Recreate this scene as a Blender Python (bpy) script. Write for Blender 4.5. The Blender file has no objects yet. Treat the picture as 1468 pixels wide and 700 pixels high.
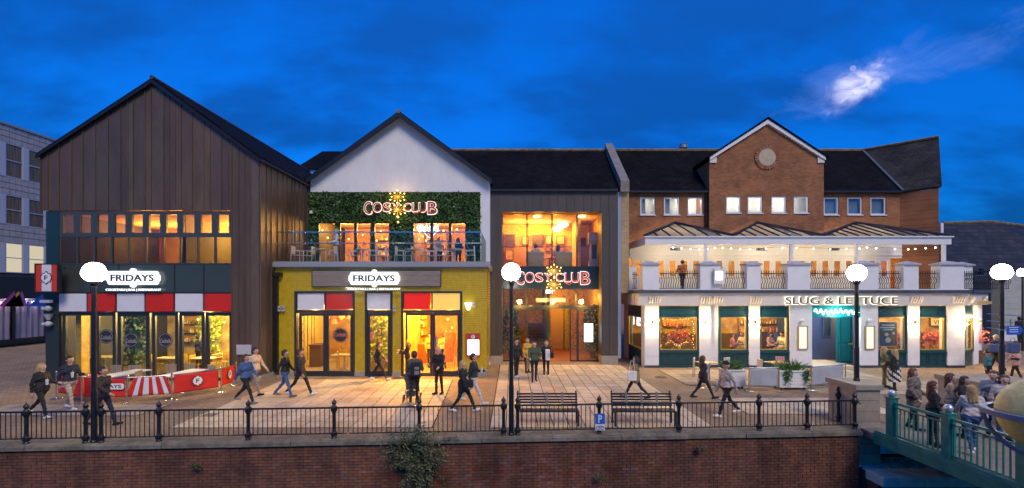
import bpy, math, random
import numpy as np
from mathutils import Vector, Matrix
random.seed(7)
R = math.radians
# ---- survey of the place: metres; the viewer stands at the origin, 3.8 m above the plaza, facing +Y
FL, CX, HY, EYE = 660.0, 734.0, 420.0, 3.8
def X(px, D): return (px - CX) / FL * D          # bearing -> metres across at distance D
def Z(py, D): return EYE + (HY - py) / FL * D    # elevation -> metres up at distance D
def DG(py): return EYE * FL / (py - HY)          # distance of a point on the ground
S = bpy.context.scene
COL = S.collection
# ---------------------------------------------------------------- camera
cd = bpy.data.cameras.new('camera'); cam = bpy.data.objects.new('camera', cd); COL.objects.link(cam)
cam.location = (0, 0, EYE); cam.rotation_euler = (R(90), 0, 0)
cd.sensor_width = 36; cd.lens = 36 * FL / 1468; cd.shift_y = 70 / 1468; cd.clip_end = 5000; cd.clip_start = .1
S.camera = cam
# ---------------------------------------------------------------- sky, dusk with a moon behind broken cloud
W = bpy.data.worlds.new('World'); S.world = W; W.use_nodes = True
wt = W.node_tree; wt.nodes.clear()
SUN_EL, SUN_AZ = 46, 158      # afterglow behind the viewer; degrees, azimuth clockwise from +Y
def wn(t, **k):
    n = wt.nodes.new(t)
    for a, v in k.items(): setattr(n, a, v)
    return n
def wl(a, b): wt.links.new(a, b)
def wmath(op, a, b=None, clamp=False):
    n = wn('ShaderNodeMath', operation=op); n.use_clamp = clamp
    for i, v in enumerate((a, b)):
        if v is None: continue
        if isinstance(v, (int, float)): n.inputs[i].default_value = v
        else: wl(v, n.inputs[i])
    return n.outputs[0]
def wramp(v, a, b):
    n = wn('ShaderNodeMapRange', interpolation_type='SMOOTHSTEP'); wl(v, n.inputs[0])
    n.inputs[1].default_value = a; n.inputs[2].default_value = b
    return n.outputs[0]
def wmix(f, a, b):
    n = wn('ShaderNodeMix', data_type='RGBA')
    for i, v in ((0, f), (6, a), (7, b)):
        if isinstance(v, (int, float, tuple)): n.inputs[i].default_value = v
        else: wl(v, n.inputs[i])
    return n.outputs[2]
sky = wn('ShaderNodeTexSky', sky_type='NISHITA'); sky.sun_disc = False
sky.sun_elevation = R(SUN_EL); sky.sun_rotation = R(SUN_AZ); sky.ozone_density = 4; sky.dust_density = .3; sky.air_density = 1.0
tint = wn('ShaderNodeMix', data_type='RGBA', blend_type='MULTIPLY'); tint.inputs[0].default_value = 1
wl(sky.outputs[0], tint.inputs[6]); tint.inputs[7].default_value = (.0012, .045, .120, 1)
tc = wn('ShaderNodeTexCoord'); sep = wn('ShaderNodeSeparateXYZ'); wl(tc.outputs[0], sep.inputs[0])
den = wmath('ADD', wmath('MAXIMUM', sep.outputs[2], 0.0), .34)
cmb = wn('ShaderNodeCombineXYZ'); wl(wmath('DIVIDE', sep.outputs[0], den), cmb.inputs[0]); wl(wmath('DIVIDE', sep.outputs[1], den), cmb.inputs[1])
mp = wn('ShaderNodeMapping'); mp.inputs['Scale'].default_value = (.75, 1.3, 1); mp.inputs['Rotation'].default_value = (0, 0, R(-14)); wl(cmb.outputs[0], mp.inputs[0])
nz = wn('ShaderNodeTexNoise'); nz.inputs['Scale'].default_value = 2.1; nz.inputs['Detail'].default_value = 7; nz.inputs['Roughness'].default_value = .55; wl(mp.outputs[0], nz.inputs[0])
cl = wramp(nz.outputs[0], .38, .60)
base = wmix(wmath('MULTIPLY', cl, .7), tint.outputs[2], (.0025, .043, .20, 1))
gr = wn('ShaderNodeMapRange'); wl(sep.outputs[2], gr.inputs[0]); gr.inputs[1].default_value = .02; gr.inputs[2].default_value = .52; gr.inputs[3].default_value = .50; gr.inputs[4].default_value = 1.3   # thicker cloud low down
gm = wn('ShaderNodeVectorMath', operation='SCALE'); wl(base, gm.inputs[0]); wl(gr.outputs[0], gm.inputs['Scale']); base = gm.outputs[0]
mo = Vector((502 / FL, 1, 308 / FL)).normalized()
dv = wn('ShaderNodeVectorMath', operation='SUBTRACT'); wl(tc.outputs[0], dv.inputs[0]); dv.inputs[1].default_value = mo
# stretched distance to the moon, in a frame across the line of sight
ax = Vector((mo.y, -mo.x, 0)).normalized(); up = ax.cross(mo)
def wdot(v, w):
    n = wn('ShaderNodeVectorMath', operation='DOT_PRODUCT'); wl(v, n.inputs[0]); n.inputs[1].default_value = w; return n.outputs['Value']
du, dw = wdot(dv.outputs[0], ax), wdot(dv.outputs[0], up)
nz2 = wn('ShaderNodeTexNoise'); nz2.inputs['Scale'].default_value = 13; nz2.inputs['Detail'].default_value = 8; nz2.inputs['Roughness'].default_value = .6; nz2.inputs['Distortion'].default_value = .5
mp2 = wn('ShaderNodeMapping'); mp2.inputs['Scale'].default_value = (1, 1, 1.7); mp2.inputs['Rotation'].default_value = (0, R(14), 0); wl(tc.outputs[0], mp2.inputs[0]); wl(mp2.outputs[0], nz2.inputs[0])
nz3 = wn('ShaderNodeTexNoise'); nz3.inputs['Scale'].default_value = 34; nz3.inputs['Detail'].default_value = 6; nz3.inputs['Distortion'].default_value = .8; wl(mp2.outputs[0], nz3.inputs[0])
n2 = wmath('SUBTRACT', nz2.outputs[0], .5)
def blob(cu, cw, su, sw, sk, na):
    a = wmath('DIVIDE', wmath('SUBTRACT', du, cu), su)
    b = wmath('DIVIDE', wmath('SUBTRACT', wmath('SUBTRACT', dw, cw), wmath('MULTIPLY', du, sk)), sw)
    d = wmath('SQRT', wmath('ADD', wmath('MULTIPLY', a, a), wmath('MULTIPLY', b, b)))
    return wmath('ADD', d, wmath('MULTIPLY', n2, na))
core = wmath('SUBTRACT', 1.0, wramp(blob(.002, -.008, .034, .022, .32, 3.4), .05, 1.5))
wide = wmath('SUBTRACT', 1.0, wramp(blob(.030, .000, .115, .034, .12, 3.6), .0, 1.5))
disc = wmath('SUBTRACT', 1.0, wramp(blob(-.012, .018, .0045, .0045, 0, 0), .8, 1.1))
base = wmix(wmath('MULTIPLY', wide, .30), base, (.16, .26, .66, 1))
base = wmix(wmath('MULTIPLY', core, wmath('ADD', wmath('MULTIPLY', wramp(nz3.outputs[0], .35, .62), .62), .33)), base, (.55, .55, .76, 1))
base = wmix(wmath('MULTIPLY', disc, .2), base, (.7, .7, .75, 1))
bg = wn('ShaderNodeBackground'); bg.inputs[1].default_value = 1.0; wl(base, bg.inputs[0])
wo = wn('ShaderNodeOutputWorld'); wl(bg.outputs[0], wo.inputs[0])
SKYN = tint
# ---------------------------------------------------------------- afterglow (the one sun lamp), exposure
sd = bpy.data.lights.new('sun', 'SUN'); so = bpy.data.objects.new('sun', sd); COL.objects.link(so)
sd.energy = 1.42; sd.angle = R(26); sd.color = (1, .81, .52)
so.rotation_euler = (R(90 - SUN_EL), 0, R(180 - SUN_AZ) + R(0))
S.view_settings.view_transform = 'Standard'; S.view_settings.look = 'None'
S.view_settings.exposure = 0.65; S.view_settings.gamma = 1; S.view_settings.use_curve_mapping = False
S.cycles.max_bounces = 6; S.cycles.diffuse_bounces = 3; S.cycles.glossy_bounces = 3; S.cycles.transparent_max_bounces = 12
S.cycles.sample_clamp_indirect = 4; S.cycles.caustics_reflective = False; S.cycles.caustics_refractive = False
# ================================================================ helpers
WL = {}                                            # world position of every object that may parent others
def tag(o, label=None, cat=None, group=None, kind=None):
    for k, v in (('label', label), ('category', cat), ('group', group), ('kind', kind)):
        if v: o[k] = v
    return o
def thing(name, label, cat, loc=(0, 0, 0), rz=0, group=None, kind=None):
    o = bpy.data.objects.new(name, None); COL.objects.link(o); o.empty_display_size = .2
    o.location = loc; o.rotation_euler = (0, 0, rz); WL[o.name] = Vector(loc)
    return tag(o, label, cat, group, kind)
def link(name, me, parent=None, loc=(0, 0, 0), m=None):
    o = bpy.data.objects.new(name, me); COL.objects.link(o)
    o.location = loc
    WL[o.name] = Vector(loc) + (WL[parent.name] if parent else Vector())
    if parent: o.parent = parent
    if m is not None:
        if not me.materials: me.materials.append(m)
    return o
def copy_tree(o, parent=None):
    c = o.copy(); COL.objects.link(c); c.parent = parent
    if c.type == 'MESH': pass
    for ch in o.children: copy_tree(ch, c)
    WL[c.name] = WL.get(o.name, Vector())
    return c
class MB:
    """collects shapes and links them as one mesh"""
    def __init__(s, xf=None): s.v = []; s.f = []; s.m = []; s.xf = xf; s.cur = 0; s.smooth = False
    def add(s, vs, fs):
        b = len(s.v)
        if s.xf is not None: vs = [tuple(s.xf @ Vector(p)) for p in vs]
        s.v += [tuple(p) for p in vs]; s.f += [tuple(b + i for i in f) for f in fs]; s.m += [s.cur] * len(fs)
        return s
    def box(s, x0, x1, y0, y1, z0, z1):
        if x0 > x1: x0, x1 = x1, x0
        if y0 > y1: y0, y1 = y1, y0
        if z0 > z1: z0, z1 = z1, z0
        return s.add([(x0,y0,z0),(x1,y0,z0),(x1,y1,z0),(x0,y1,z0),(x0,y0,z1),(x1,y0,z1),(x1,y1,z1),(x0,y1,z1)],
              [(0,3,2,1),(4,5,6,7),(0,1,5,4),(1,2,6,5),(2,3,7,6),(3,0,4,7)])
    def poly(s, pts, d):
        """a polygon swept along vector d (pts counter-clockwise seen against d)"""
        n = len(pts); d = Vector(d); p2 = [tuple(Vector(p) + d) for p in pts]
        return s.add([tuple(p) for p in pts] + p2, [tuple(range(n))[::-1], tuple(range(n, 2*n))] + [(i, (i+1) % n, n + (i+1) % n, n + i) for i in range(n)])
    def xz(s, pts, y0, y1): return s.poly([(x, y1, z) for x, z in pts], (0, y0 - y1, 0))
    def tube(s, p0, p1, r0, r1=None, n=8):
        r1 = r0 if r1 is None else r1
        p0, p1 = Vector(p0), Vector(p1); a = (p1 - p0).normalized()
        u = a.orthogonal().normalized(); w = a.cross(u)
        vs = []
        for p, r in ((p0, r0), (p1, r1)):
            vs += [tuple(p + (u*math.cos(2*math.pi*i/n) + w*math.sin(2*math.pi*i/n))*r) for i in range(n)]
        return s.add(vs, [tuple(range(n))[::-1], tuple(range(n, 2*n))] + [(i, (i+1) % n, n+(i+1) % n, n+i) for i in range(n)])
    def path(s, pts, r, n=6):
        for a, b in zip(pts, pts[1:]): s.tube(a, b, r, r, n)
        return s
    def lathe(s, prof, c=(0, 0, 0), n=14):
        vs, fs = [], []
        for r, z in prof: vs += [(c[0]+r*math.cos(2*math.pi*i/n), c[1]+r*math.sin(2*math.pi*i/n), c[2]+z) for i in range(n)]
        for j in range(len(prof)-1):
            fs += [(j*n+i, j*n+(i+1) % n, (j+1)*n+(i+1) % n, (j+1)*n+i) for i in range(n)]
        fs += [tuple(range(n))[::-1], tuple((len(prof)-1)*n+i for i in range(n))]
        return s.add(vs, fs)
    def ball(s, c, r, n=16, k=10, sz=1.0, z0=-1, z1=1):
        a0, a1 = math.asin(z0), math.asin(z1)
        return s.lathe([(max(1e-4, r*math.cos(a0+(a1-a0)*j/k)), r*sz*math.sin(a0+(a1-a0)*j/k)) for j in range(k+1)], c, n)
    def leaves(s, fn, count, size, seed=1):
        rd = random.Random(seed)
        for _ in range(count):
            p = Vector(fn(rd)); a = Vector((rd.gauss(0,1), rd.gauss(0,1), rd.gauss(0,1))).normalized(); b = a.orthogonal().normalized()
            b = (Matrix.Rotation(rd.uniform(0, 6.28), 3, a) @ b); l = size*rd.uniform(.6, 1.4); w = l*.42
            s.add([p, p + a*l*.5 + b*w, p + a*l, p + a*l*.5 - b*w], [(0, 1, 2, 3)])
        return s
    def mesh(s, name, mats):
        me = bpy.data.meshes.new(name); me.from_pydata(s.v, [], s.f)
        for m in (mats if isinstance(mats, (list, tuple)) else [mats]): me.materials.append(m)
        if isinstance(mats, (list, tuple)): me.polygons.foreach_set('material_index', s.m)
        if s.smooth: me.polygons.foreach_set('use_smooth', [True]*len(me.polygons))
        me.update(); return me
    def build(s, name, mats, parent=None):
        me = s.mesh(name, mats)
        if parent is not None:
            o = WL[parent.name]; me.transform(Matrix.Translation(-o))
        return link(name, me, parent)
def prop(name, mb, mats, label, cat, loc=None, group=None, kind=None):
    """a thing that is one mesh, its origin at the base"""
    v = np.array(mb.v); lo, hi = v.min(0), v.max(0)
    o = Vector(((lo[0]+hi[0])/2, (lo[1]+hi[1])/2, lo[2])); me = mb.mesh(name, mats); me.transform(Matrix.Translation(-o))
    return tag(link(name, me, None, o), label, cat, group, kind)
# ---------------------------------------------------------------- materials
MATS = {}
def M(name, col=(.5, .5, .5), rough=.6, metal=0, var=0, vs=3, bump=0, bs=20, emit=None, es=1, spec=.5, var2=0, v2s=30, stretch=None, wp=False):
    if name in MATS: return MATS[name]
    m = bpy.data.materials.new(name); m.use_nodes = True; t = m.node_tree; b = t.nodes['Principled BSDF']
    b.inputs['Base Color'].default_value = (*col, 1); b.inputs['Roughness'].default_value = rough; b.inputs['Metallic'].default_value = metal
    b.inputs['Specular IOR Level'].default_value = spec
    tcn = t.nodes.new('ShaderNodeTexCoord'); src = tcn.outputs['Object'] if not wp else t.nodes.new('ShaderNodeNewGeometry').outputs['Position']
    if stretch:
        mpn = t.nodes.new('ShaderNodeMapping'); mpn.inputs['Scale'].default_value = stretch; t.links.new(src, mpn.inputs[0]); src = mpn.outputs[0]
    out = None
    for amt, sc in ((var, vs), (var2, v2s)):
        if not amt: continue
        n = t.nodes.new('ShaderNodeTexNoise'); n.inputs['Scale'].default_value = sc; n.inputs['Detail'].default_value = 5; t.links.new(src, n.inputs[0])
        r = t.nodes.new('ShaderNodeMapRange'); r.inputs[1].default_value = .25; r.inputs[2].default_value = .75; r.inputs[3].default_value = 1-amt; r.inputs[4].default_value = 1+amt; t.links.new(n.outputs[0], r.inputs[0])
        v = t.nodes.new('ShaderNodeVectorMath'); v.operation = 'SCALE'
        if out is None: v.inputs[0].default_value = col
        else: t.links.new(out, v.inputs[0])
        t.links.new(r.outputs[0], v.inputs['Scale']); out = v.outputs[0]
    if out is not None: t.links.new(out, b.inputs['Base Color'])
    if bump:
        n = t.nodes.new('ShaderNodeTexNoise'); n.inputs['Scale'].default_value = bs; n.inputs['Detail'].default_value = 4; t.links.new(src, n.inputs[0])
        u = t.nodes.new('ShaderNodeBump'); u.inputs['Strength'].default_value = bump; u.inputs['Distance'].default_value = .02; t.links.new(n.outputs[0], u.inputs['Height']); t.links.new(u.outputs[0], b.inputs['Normal'])
    if emit: b.inputs['Emission Color'].default_value = (*emit, 1); b.inputs['Emission Strength'].default_value = es
    MATS[name] = m; return m
def RM(name, col, hv=.08, vv=.35, rough=.6, var=.15, vs=8, bump=.2, bs=30, spec=.5, sv=.2, wp=False, var2=0, v2s=30, stretch=None, spots=0):
    """like M, and every object (brick, slab, panel) gets its own shade"""
    if name in MATS: return MATS[name]
    m = M(name, col, rough, var=var, vs=vs, bump=bump, bs=bs, spec=spec, wp=wp, var2=var2, v2s=v2s, stretch=stretch); t = m.node_tree; b = t.nodes['Principled BSDF']
    src = b.inputs['Base Color'].links[0].from_socket if b.inputs['Base Color'].links else None
    oi = t.nodes.new('ShaderNodeObjectInfo'); hs = t.nodes.new('ShaderNodeHueSaturation')
    def rng(lo, hi, mul):
        a = t.nodes.new('ShaderNodeMath'); a.operation = 'MULTIPLY'; a.inputs[1].default_value = mul; t.links.new(oi.outputs['Random'], a.inputs[0])
        f = t.nodes.new('ShaderNodeMath'); f.operation = 'FRACT'; t.links.new(a.outputs[0], f.inputs[0])
        r = t.nodes.new('ShaderNodeMapRange'); r.inputs[3].default_value = lo; r.inputs[4].default_value = hi; t.links.new(f.outputs[0], r.inputs[0]); return r.outputs[0]
    t.links.new(rng(.5-hv/8, .5+hv/8, 7.3), hs.inputs['Hue']); t.links.new(rng(1-sv, 1+sv, 13.7), hs.inputs['Saturation']); t.links.new(rng(1-vv, 1+vv, 1), hs.inputs['Value'])
    if src: t.links.new(src, hs.inputs['Color'])
    else: hs.inputs['Color'].default_value = (*col, 1)
    oc = hs.outputs[0]
    if spots:      # trodden-in gum and drips
        vo = t.nodes.new('ShaderNodeTexVoronoi'); vo.inputs['Scale'].default_value = spots; ps = t.nodes.new('ShaderNodeNewGeometry'); t.links.new(ps.outputs['Position'], vo.inputs['Vector'])
        rg = t.nodes.new('ShaderNodeMapRange'); rg.inputs[1].default_value = .05; rg.inputs[2].default_value = .11; rg.inputs[3].default_value = .55; t.links.new(vo.outputs['Distance'], rg.inputs[0])
        sc = t.nodes.new('ShaderNodeVectorMath'); sc.operation = 'SCALE'; t.links.new(oc, sc.inputs[0]); t.links.new(rg.outputs[0], sc.inputs['Scale']); oc = sc.outputs[0]
    t.links.new(oc, b.inputs['Base Color']); return m
def BM(name, c1, c2, mortar, bw=.225, bh=.075, axes='XZ', ms=.012, rough=.8, bump=.5, var=.25, vs=1.2, spec=.3, off=.5):
    """courses of brick, slate or pavers too fine to pick apart"""
    if name in MATS: return MATS[name]
    m = bpy.data.materials.new(name); m.use_nodes = True; t = m.node_tree; b = t.nodes['Principled BSDF']; L = t.links.new
    g = t.nodes.new('ShaderNodeNewGeometry'); sp = t.nodes.new('ShaderNodeSeparateXYZ'); L(g.outputs['Position'], sp.inputs[0])
    cb = t.nodes.new('ShaderNodeCombineXYZ')
    if axes == 'SZ':
        a = t.nodes.new('ShaderNodeMath'); L(sp.outputs[0], a.inputs[0]); L(sp.outputs[1], a.inputs[1]); L(a.outputs[0], cb.inputs[0]); L(sp.outputs[2], cb.inputs[1])
    else:
        L(sp.outputs['XYZ'.index(axes[0])], cb.inputs[0]); L(sp.outputs['XYZ'.index(axes[1])], cb.inputs[1])
    k = t.nodes.new('ShaderNodeTexBrick'); L(cb.outputs[0], k.inputs['Vector']); k.offset = off
    k.inputs['Color1'].default_value = (*c1, 1); k.inputs['Color2'].default_value = (*c2, 1); k.inputs['Mortar'].default_value = (*mortar, 1)
    k.inputs['Scale'].default_value = 1; k.inputs['Mortar Size'].default_value = ms; k.inputs['Mortar Smooth'].default_value = .2; k.inputs['Bias'].default_value = 0
    k.inputs['Brick Width'].default_value = bw; k.inputs['Row Height'].default_value = bh
    n = t.nodes.new('ShaderNodeTexNoise'); n.inputs['Scale'].default_value = vs; n.inputs['Detail'].default_value = 6; L(g.outputs['Position'], n.inputs[0])
    r = t.nodes.new('ShaderNodeMapRange'); r.inputs[1].default_value = .25; r.inputs[2].default_value = .75; r.inputs[3].default_value = 1-var; r.inputs[4].default_value = 1+var; L(n.outputs[0], r.inputs[0])
    v = t.nodes.new('ShaderNodeVectorMath'); v.operation = 'SCALE'; L(k.outputs[0], v.inputs[0]); L(r.outputs[0], v.inputs['Scale']); L(v.outputs[0], b.inputs['Base Color'])
    b.inputs['Roughness'].default_value = rough; b.inputs['Specular IOR Level'].default_value = spec
    u = t.nodes.new('ShaderNodeBump'); u.invert = True; u.inputs['Strength'].default_value = bump; u.inputs['Distance'].default_value = .01; L(k.outputs['Fac'], u.inputs['Height']); L(u.outputs[0], b.inputs['Normal'])
    MATS[name] = m; return m
def GLASS(name, tintc=(.92, .95, .95), refl=1.0, ior=1.5):
    if name in MATS: return MATS[name]
    m = bpy.data.materials.new(name); m.use_nodes = True; t = m.node_tree; t.nodes.clear()
    tr = t.nodes.new('ShaderNodeBsdfTransparent'); tr.inputs[0].default_value = (*tintc, 1)
    gl = t.nodes.new('ShaderNodeBsdfGlossy'); gl.inputs['Roughness'].default_value = .02; gl.inputs[0].default_value = (refl, refl, refl, 1)
    fr = t.nodes.new('ShaderNodeFresnel'); ge = t.nodes.new('ShaderNodeNewGeometry'); mr_ = t.nodes.new('ShaderNodeMapRange')   # leaving the pane again: the ray is not bent, so no total reflection
    mr_.inputs[3].default_value = ior; mr_.inputs[4].default_value = 1/ior; t.links.new(ge.outputs['Backfacing'], mr_.inputs[0]); t.links.new(mr_.outputs[0], fr.inputs[0])
    mx = t.nodes.new('ShaderNodeMixShader'); t.links.new(fr.outputs[0], mx.inputs[0]); t.links.new(tr.outputs[0], mx.inputs[1]); t.links.new(gl.outputs[0], mx.inputs[2])
    o = t.nodes.new('ShaderNodeOutputMaterial'); t.links.new(mx.outputs[0], o.inputs[0]); MATS[name] = m; return m
def EM(name, col, s):
    if name in MATS: return MATS[name]
    m = bpy.data.materials.new(name); m.use_nodes = True; t = m.node_tree; t.nodes.clear()
    e = t.nodes.new('ShaderNodeEmission'); e.inputs[0].default_value = (*col, 1); e.inputs[1].default_value = s
    o = t.nodes.new('ShaderNodeOutputMaterial'); t.links.new(e.outputs[0], o.inputs[0]); MATS[name] = m; return m
clad = RM('brown_cladding', (.105, .070, .046), vv=.16, sv=.12, rough=.42, var=.22, vs=1.1, bump=.08, bs=2.5, wp=True, var2=.12, v2s=9, stretch=(2.5, 2.5, .5))
cladg = RM('taupe_cladding', (.068, .056, .046), vv=.10, sv=.1, rough=.5, var=.1, vs=2, bump=.05, bs=3)
dark = M('charcoal_frame', (.025, .029, .032), .4)
black = M('black_iron', (.012, .012, .014), .38, var=.3, vs=6, bump=.15, bs=25)
white = M('white_render', (.72, .71, .70), .8, var=.07, vs=.9, bump=.08, bs=40, var2=.04, v2s=4, stretch=(1.5, 1.5, .6))
cream = M('cream_paint', (.72, .66, .55), .55, var=.05, vs=2)
wpaint = M('white_paint', (.76, .75, .72), .5, var=.05, vs=2, bump=.05, bs=30)
slate_x = BM('slate', (.011, .011, .013), (.0065, .0065, .008), (.003, .003, .003), .3, .16, 'XZ', .012, .8, .6, .45, .8, .06)
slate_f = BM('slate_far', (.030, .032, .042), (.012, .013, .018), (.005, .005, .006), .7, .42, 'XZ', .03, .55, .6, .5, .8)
slate_y = BM('slate_side', (.011, .011, .013), (.0065, .0065, .008), (.003, .003, .003), .3, .16, 'YZ', .012, .8, .6, .45, .8, .06)
lichen = BM('lichen_slate', (.06, .05, .03), (.03, .03, .03), (.014, .014, .014), .3, .16, 'XZ', .012, .7, .6, .8, .7)
rbrick = BM('red_brick', (.40, .14, .05), (.23, .075, .028), (.27, .16, .09), .225, .075, 'SZ', .014, .85, .5, .3, 1.1)
bbrick = BM('buff_brick', (.50, .36, .17), (.40, .27, .12), (.35, .28, .2), .225, .075, 'SZ', .011, .85, .4, .2, .8)
ybrick = M('yellow_glaze', (.52, .36, .003), .13, var=.18, vs=5, bump=.1, bs=9, spec=.6)
mortar = M('mortar', (.56, .44, .12), .9)
glass = GLASS('clear_glass'); dglass = GLASS('dark_glass', (.45, .5, .5)); bglass = GLASS('balcony_glass', (.93, .96, .96), .4)
red = M('red_panel', (.62, .025, .012), .3, var=.05); whitep = M('white_panel', (.70, .70, .71), .35, var=.06, vs=2)
redc = M('red_canvas', (.60, .022, .014), .75, var=.1, vs=6, bump=.3, bs=6); whitec = M('white_canvas', (.72, .72, .74), .75, var=.06)
chrome = M('brushed_steel', (.6, .6, .6), .25, 1); stone = RM('pale_stone', (.33, .28, .215), vv=.12, sv=.15, rough=.85, var=.14, vs=6, bump=.3, bs=30)
wood = M('weathered_board', (.22, .19, .16), .7, var=.3, vs=4, stretch=(.6, 4, 9), bump=.3, bs=8)
tealp = M('teal_paint', (.008, .055, .062), .35, var=.1, vs=3); tealb = M('bridge_teal', (.014, .19, .155), .4, var=.28, vs=5, var2=.2, v2s=30, bump=.1, bs=30)
gold = M('gold_frame', (.62, .40, .10), .35, .6); leaf = M('leaf_green', (.045, .10, .028), .55, var=.5, vs=2.5, var2=.3, v2s=20)
leafd = M('leaf_dark', (.075, .095, .038), .6, var=.5, vs=4); wleaf = M('wall_leaf', (.085, .17, .05), .5, var=.45, vs=1.5, var2=.4, v2s=14)
bark = M('twig', (.10, .075, .05), .8)
lampw = EM('globe_glow', (1, .95, .84), 50); bulb = EM('bulb_glow', (1, .55, .13), 4); bulbw = EM('warm_white_glow', (1, .80, .50), 9)
signw = EM('sign_glow', (.93, .97, 1), 1.1); neonw = EM('neon_white', (.85, .9, 1), 3); neong = EM('neon_mint', (.55, 1, .95), 6)
cafe = M('pale_metal', (.62, .60, .57), .45, .2)
LK = 2.6
def point(name, loc, e, col=(1, .56, .17), r=.12, parent=None):
    d = bpy.data.lights.new(name, 'POINT'); d.energy = e*LK; d.color = col; d.shadow_soft_size = r
    o = bpy.data.objects.new(name, d); COL.objects.link(o); o.location = Vector(loc) - (WL[parent.name] if parent else Vector())
    if parent: o.parent = parent
    return o
def text(body, name, m, parent, x0, x1, zb, zt, y, ext=.02, off=0.0, fit=True):
    """raised lettering facing the plaza, filling x0..x1, zb..zt"""
    cu = bpy.data.curves.new(name, 'FONT'); cu.body = body; cu.size = 1; cu.extrude = .001; cu.offset = off; cu.resolution_u = 3
    o = bpy.data.objects.new(name, cu); COL.objects.link(o); dg = bpy.context.evaluated_depsgraph_get()
    me = bpy.data.meshes.new_from_object(o.evaluated_get(dg)); bpy.data.objects.remove(o)
    n = len(me.vertices); a = np.empty(n*3); me.vertices.foreach_get('co', a); a = a.reshape(-1, 3)
    lo, hi = a.min(0), a.max(0)
    b = np.empty_like(a); b[:, 0] = x0 + (a[:, 0]-lo[0])/(hi[0]-lo[0])*(x1-x0); b[:, 2] = zb + (a[:, 1]-lo[1])/(hi[1]-lo[1])*(zt-zb)
    b[:, 1] = np.where(a[:, 2] > 0, y-ext, y)
    if parent is not None: b -= np.array(WL[parent.name])
    me.vertices.foreach_set('co', b.ravel()); me.materials.clear(); me.materials.append(m); me.update()
    return link(name, me, parent)
def frame(mb, x0, x1, z0, z1, y0, y1, w):
    mb.box(x0, x0+w, y0, y1, z0, z1); mb.box(x1-w, x1, y0, y1, z0, z1); mb.box(x0+w, x1-w, y0, y1, z1-w, z1); mb.box(x0+w, x1-w, y0, y1, z0, z0+w); return mb
def window(parent, x0, x1, z0, z1, y, fw=.05, fd=.08, mf=None, mg=None, bars=(), name='window'):
    mb = frame(MB(), x0, x1, z0, z1, y-fd/2, y+fd/2, fw)
    for b in bars:
        if b[0] == 'v': mb.box(b[1]-fw*.35, b[1]+fw*.35, y-fd/3, y+fd/3, z0+fw, z1-fw)
        else: mb.box(x0+fw, x1-fw, y-fd/3-.004, y+fd/3+.004, b[1]-fw*.35, b[1]+fw*.35)
    w = mb.build(name, mf or dark, parent)
    MB().box(x0+fw*.8, x1-fw*.8, y-.005, y+.005, z0+fw*.8, z1-fw*.8).build('pane', mg or glass, w)
    return w
def courses(x0, x1, z0, z1, holes, bw, bh, gap, seed=3):
    """bricks of a wall in running bond, cut round its openings"""
    out = []; z = z0; r = 0
    while z + bh*.5 < z1:
        zt = min(z+bh, z1); x = x0 - (bw/2 if r % 2 else 0)
        while x < x1:
            segs = [(max(x, x0), min(x+bw, x1))]
            for hx0, hx1, hz0, hz1 in holes:
                if hz0 < (z+zt)/2 < hz1:
                    n = []
                    for a, b in segs:
                        if b <= hx0 or a >= hx1: n.append((a, b))
                        else:
                            if a < hx0: n.append((a, hx0))
                            if b > hx1: n.append((hx1, b))
                    segs = n
            for a, b in segs:
                if b-a > .03: out.append((a+gap/2, b-gap/2, z+gap/2, zt-gap/2))
            x += bw
        z += bh; r += 1
    return out
ORD = ['leftmost', 'second from the left', 'third from the left', 'fourth from the left', 'fifth from the left', 'sixth from the left', 'seventh from the left', 'eighth from the left', 'ninth from the left', 'tenth from the left', 'eleventh from the left', 'twelfth from the left']
# ================================================================ ground, paving, quay, river
def QY(x): return 12.12 + .0576*x          # line of the quay edge
pav = BM('brick_pavers', (.33, .23, .145), (.24, .165, .105), (.12, .09, .06), .21, .105, 'XY', .008, .8, .4, .28, .6)
pavl = BM('left_pavers', (.24, .19, .16), (.18, .14, .12), (.10, .085, .075), .21, .105, 'YX', .008, .8, .4, .25, .5)
g = MB()
g.add([(-400, QY(-40), 0), (-40, QY(-40), 0), (9.6, QY(9.6), 0), (9.6, 13.5, 0), (17, 13.5, 0), (400, 13.5, 0), (400, 900, 0), (-400, 900, 0)], [(0, 1, 2, 3, 4, 5, 6, 7)])
ground = tag(g.build('ground', pav), 'brown brick paved plaza in front of the restaurants', None, kind='structure')
water = M('river_water', (.01, .014, .016), .08, bump=.25, bs=3)
tag(MB().add([(-400, -80, -2.6), (400, -80, -2.6), (400, 14, -2.6), (-400, 14, -2.6)], [(0, 1, 2, 3)]).build('river', water), 'dark river below the quay wall', None, kind='structure')
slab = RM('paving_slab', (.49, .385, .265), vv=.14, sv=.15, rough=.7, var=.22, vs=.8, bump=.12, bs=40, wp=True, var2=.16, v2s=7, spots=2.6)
slabd = RM('paving_slab_grey', (.36, .285, .20), vv=.12, sv=.15, rough=.75, var=.22, vs=.8, bump=.12, bs=40, wp=True, var2=.16, v2s=7)
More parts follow.
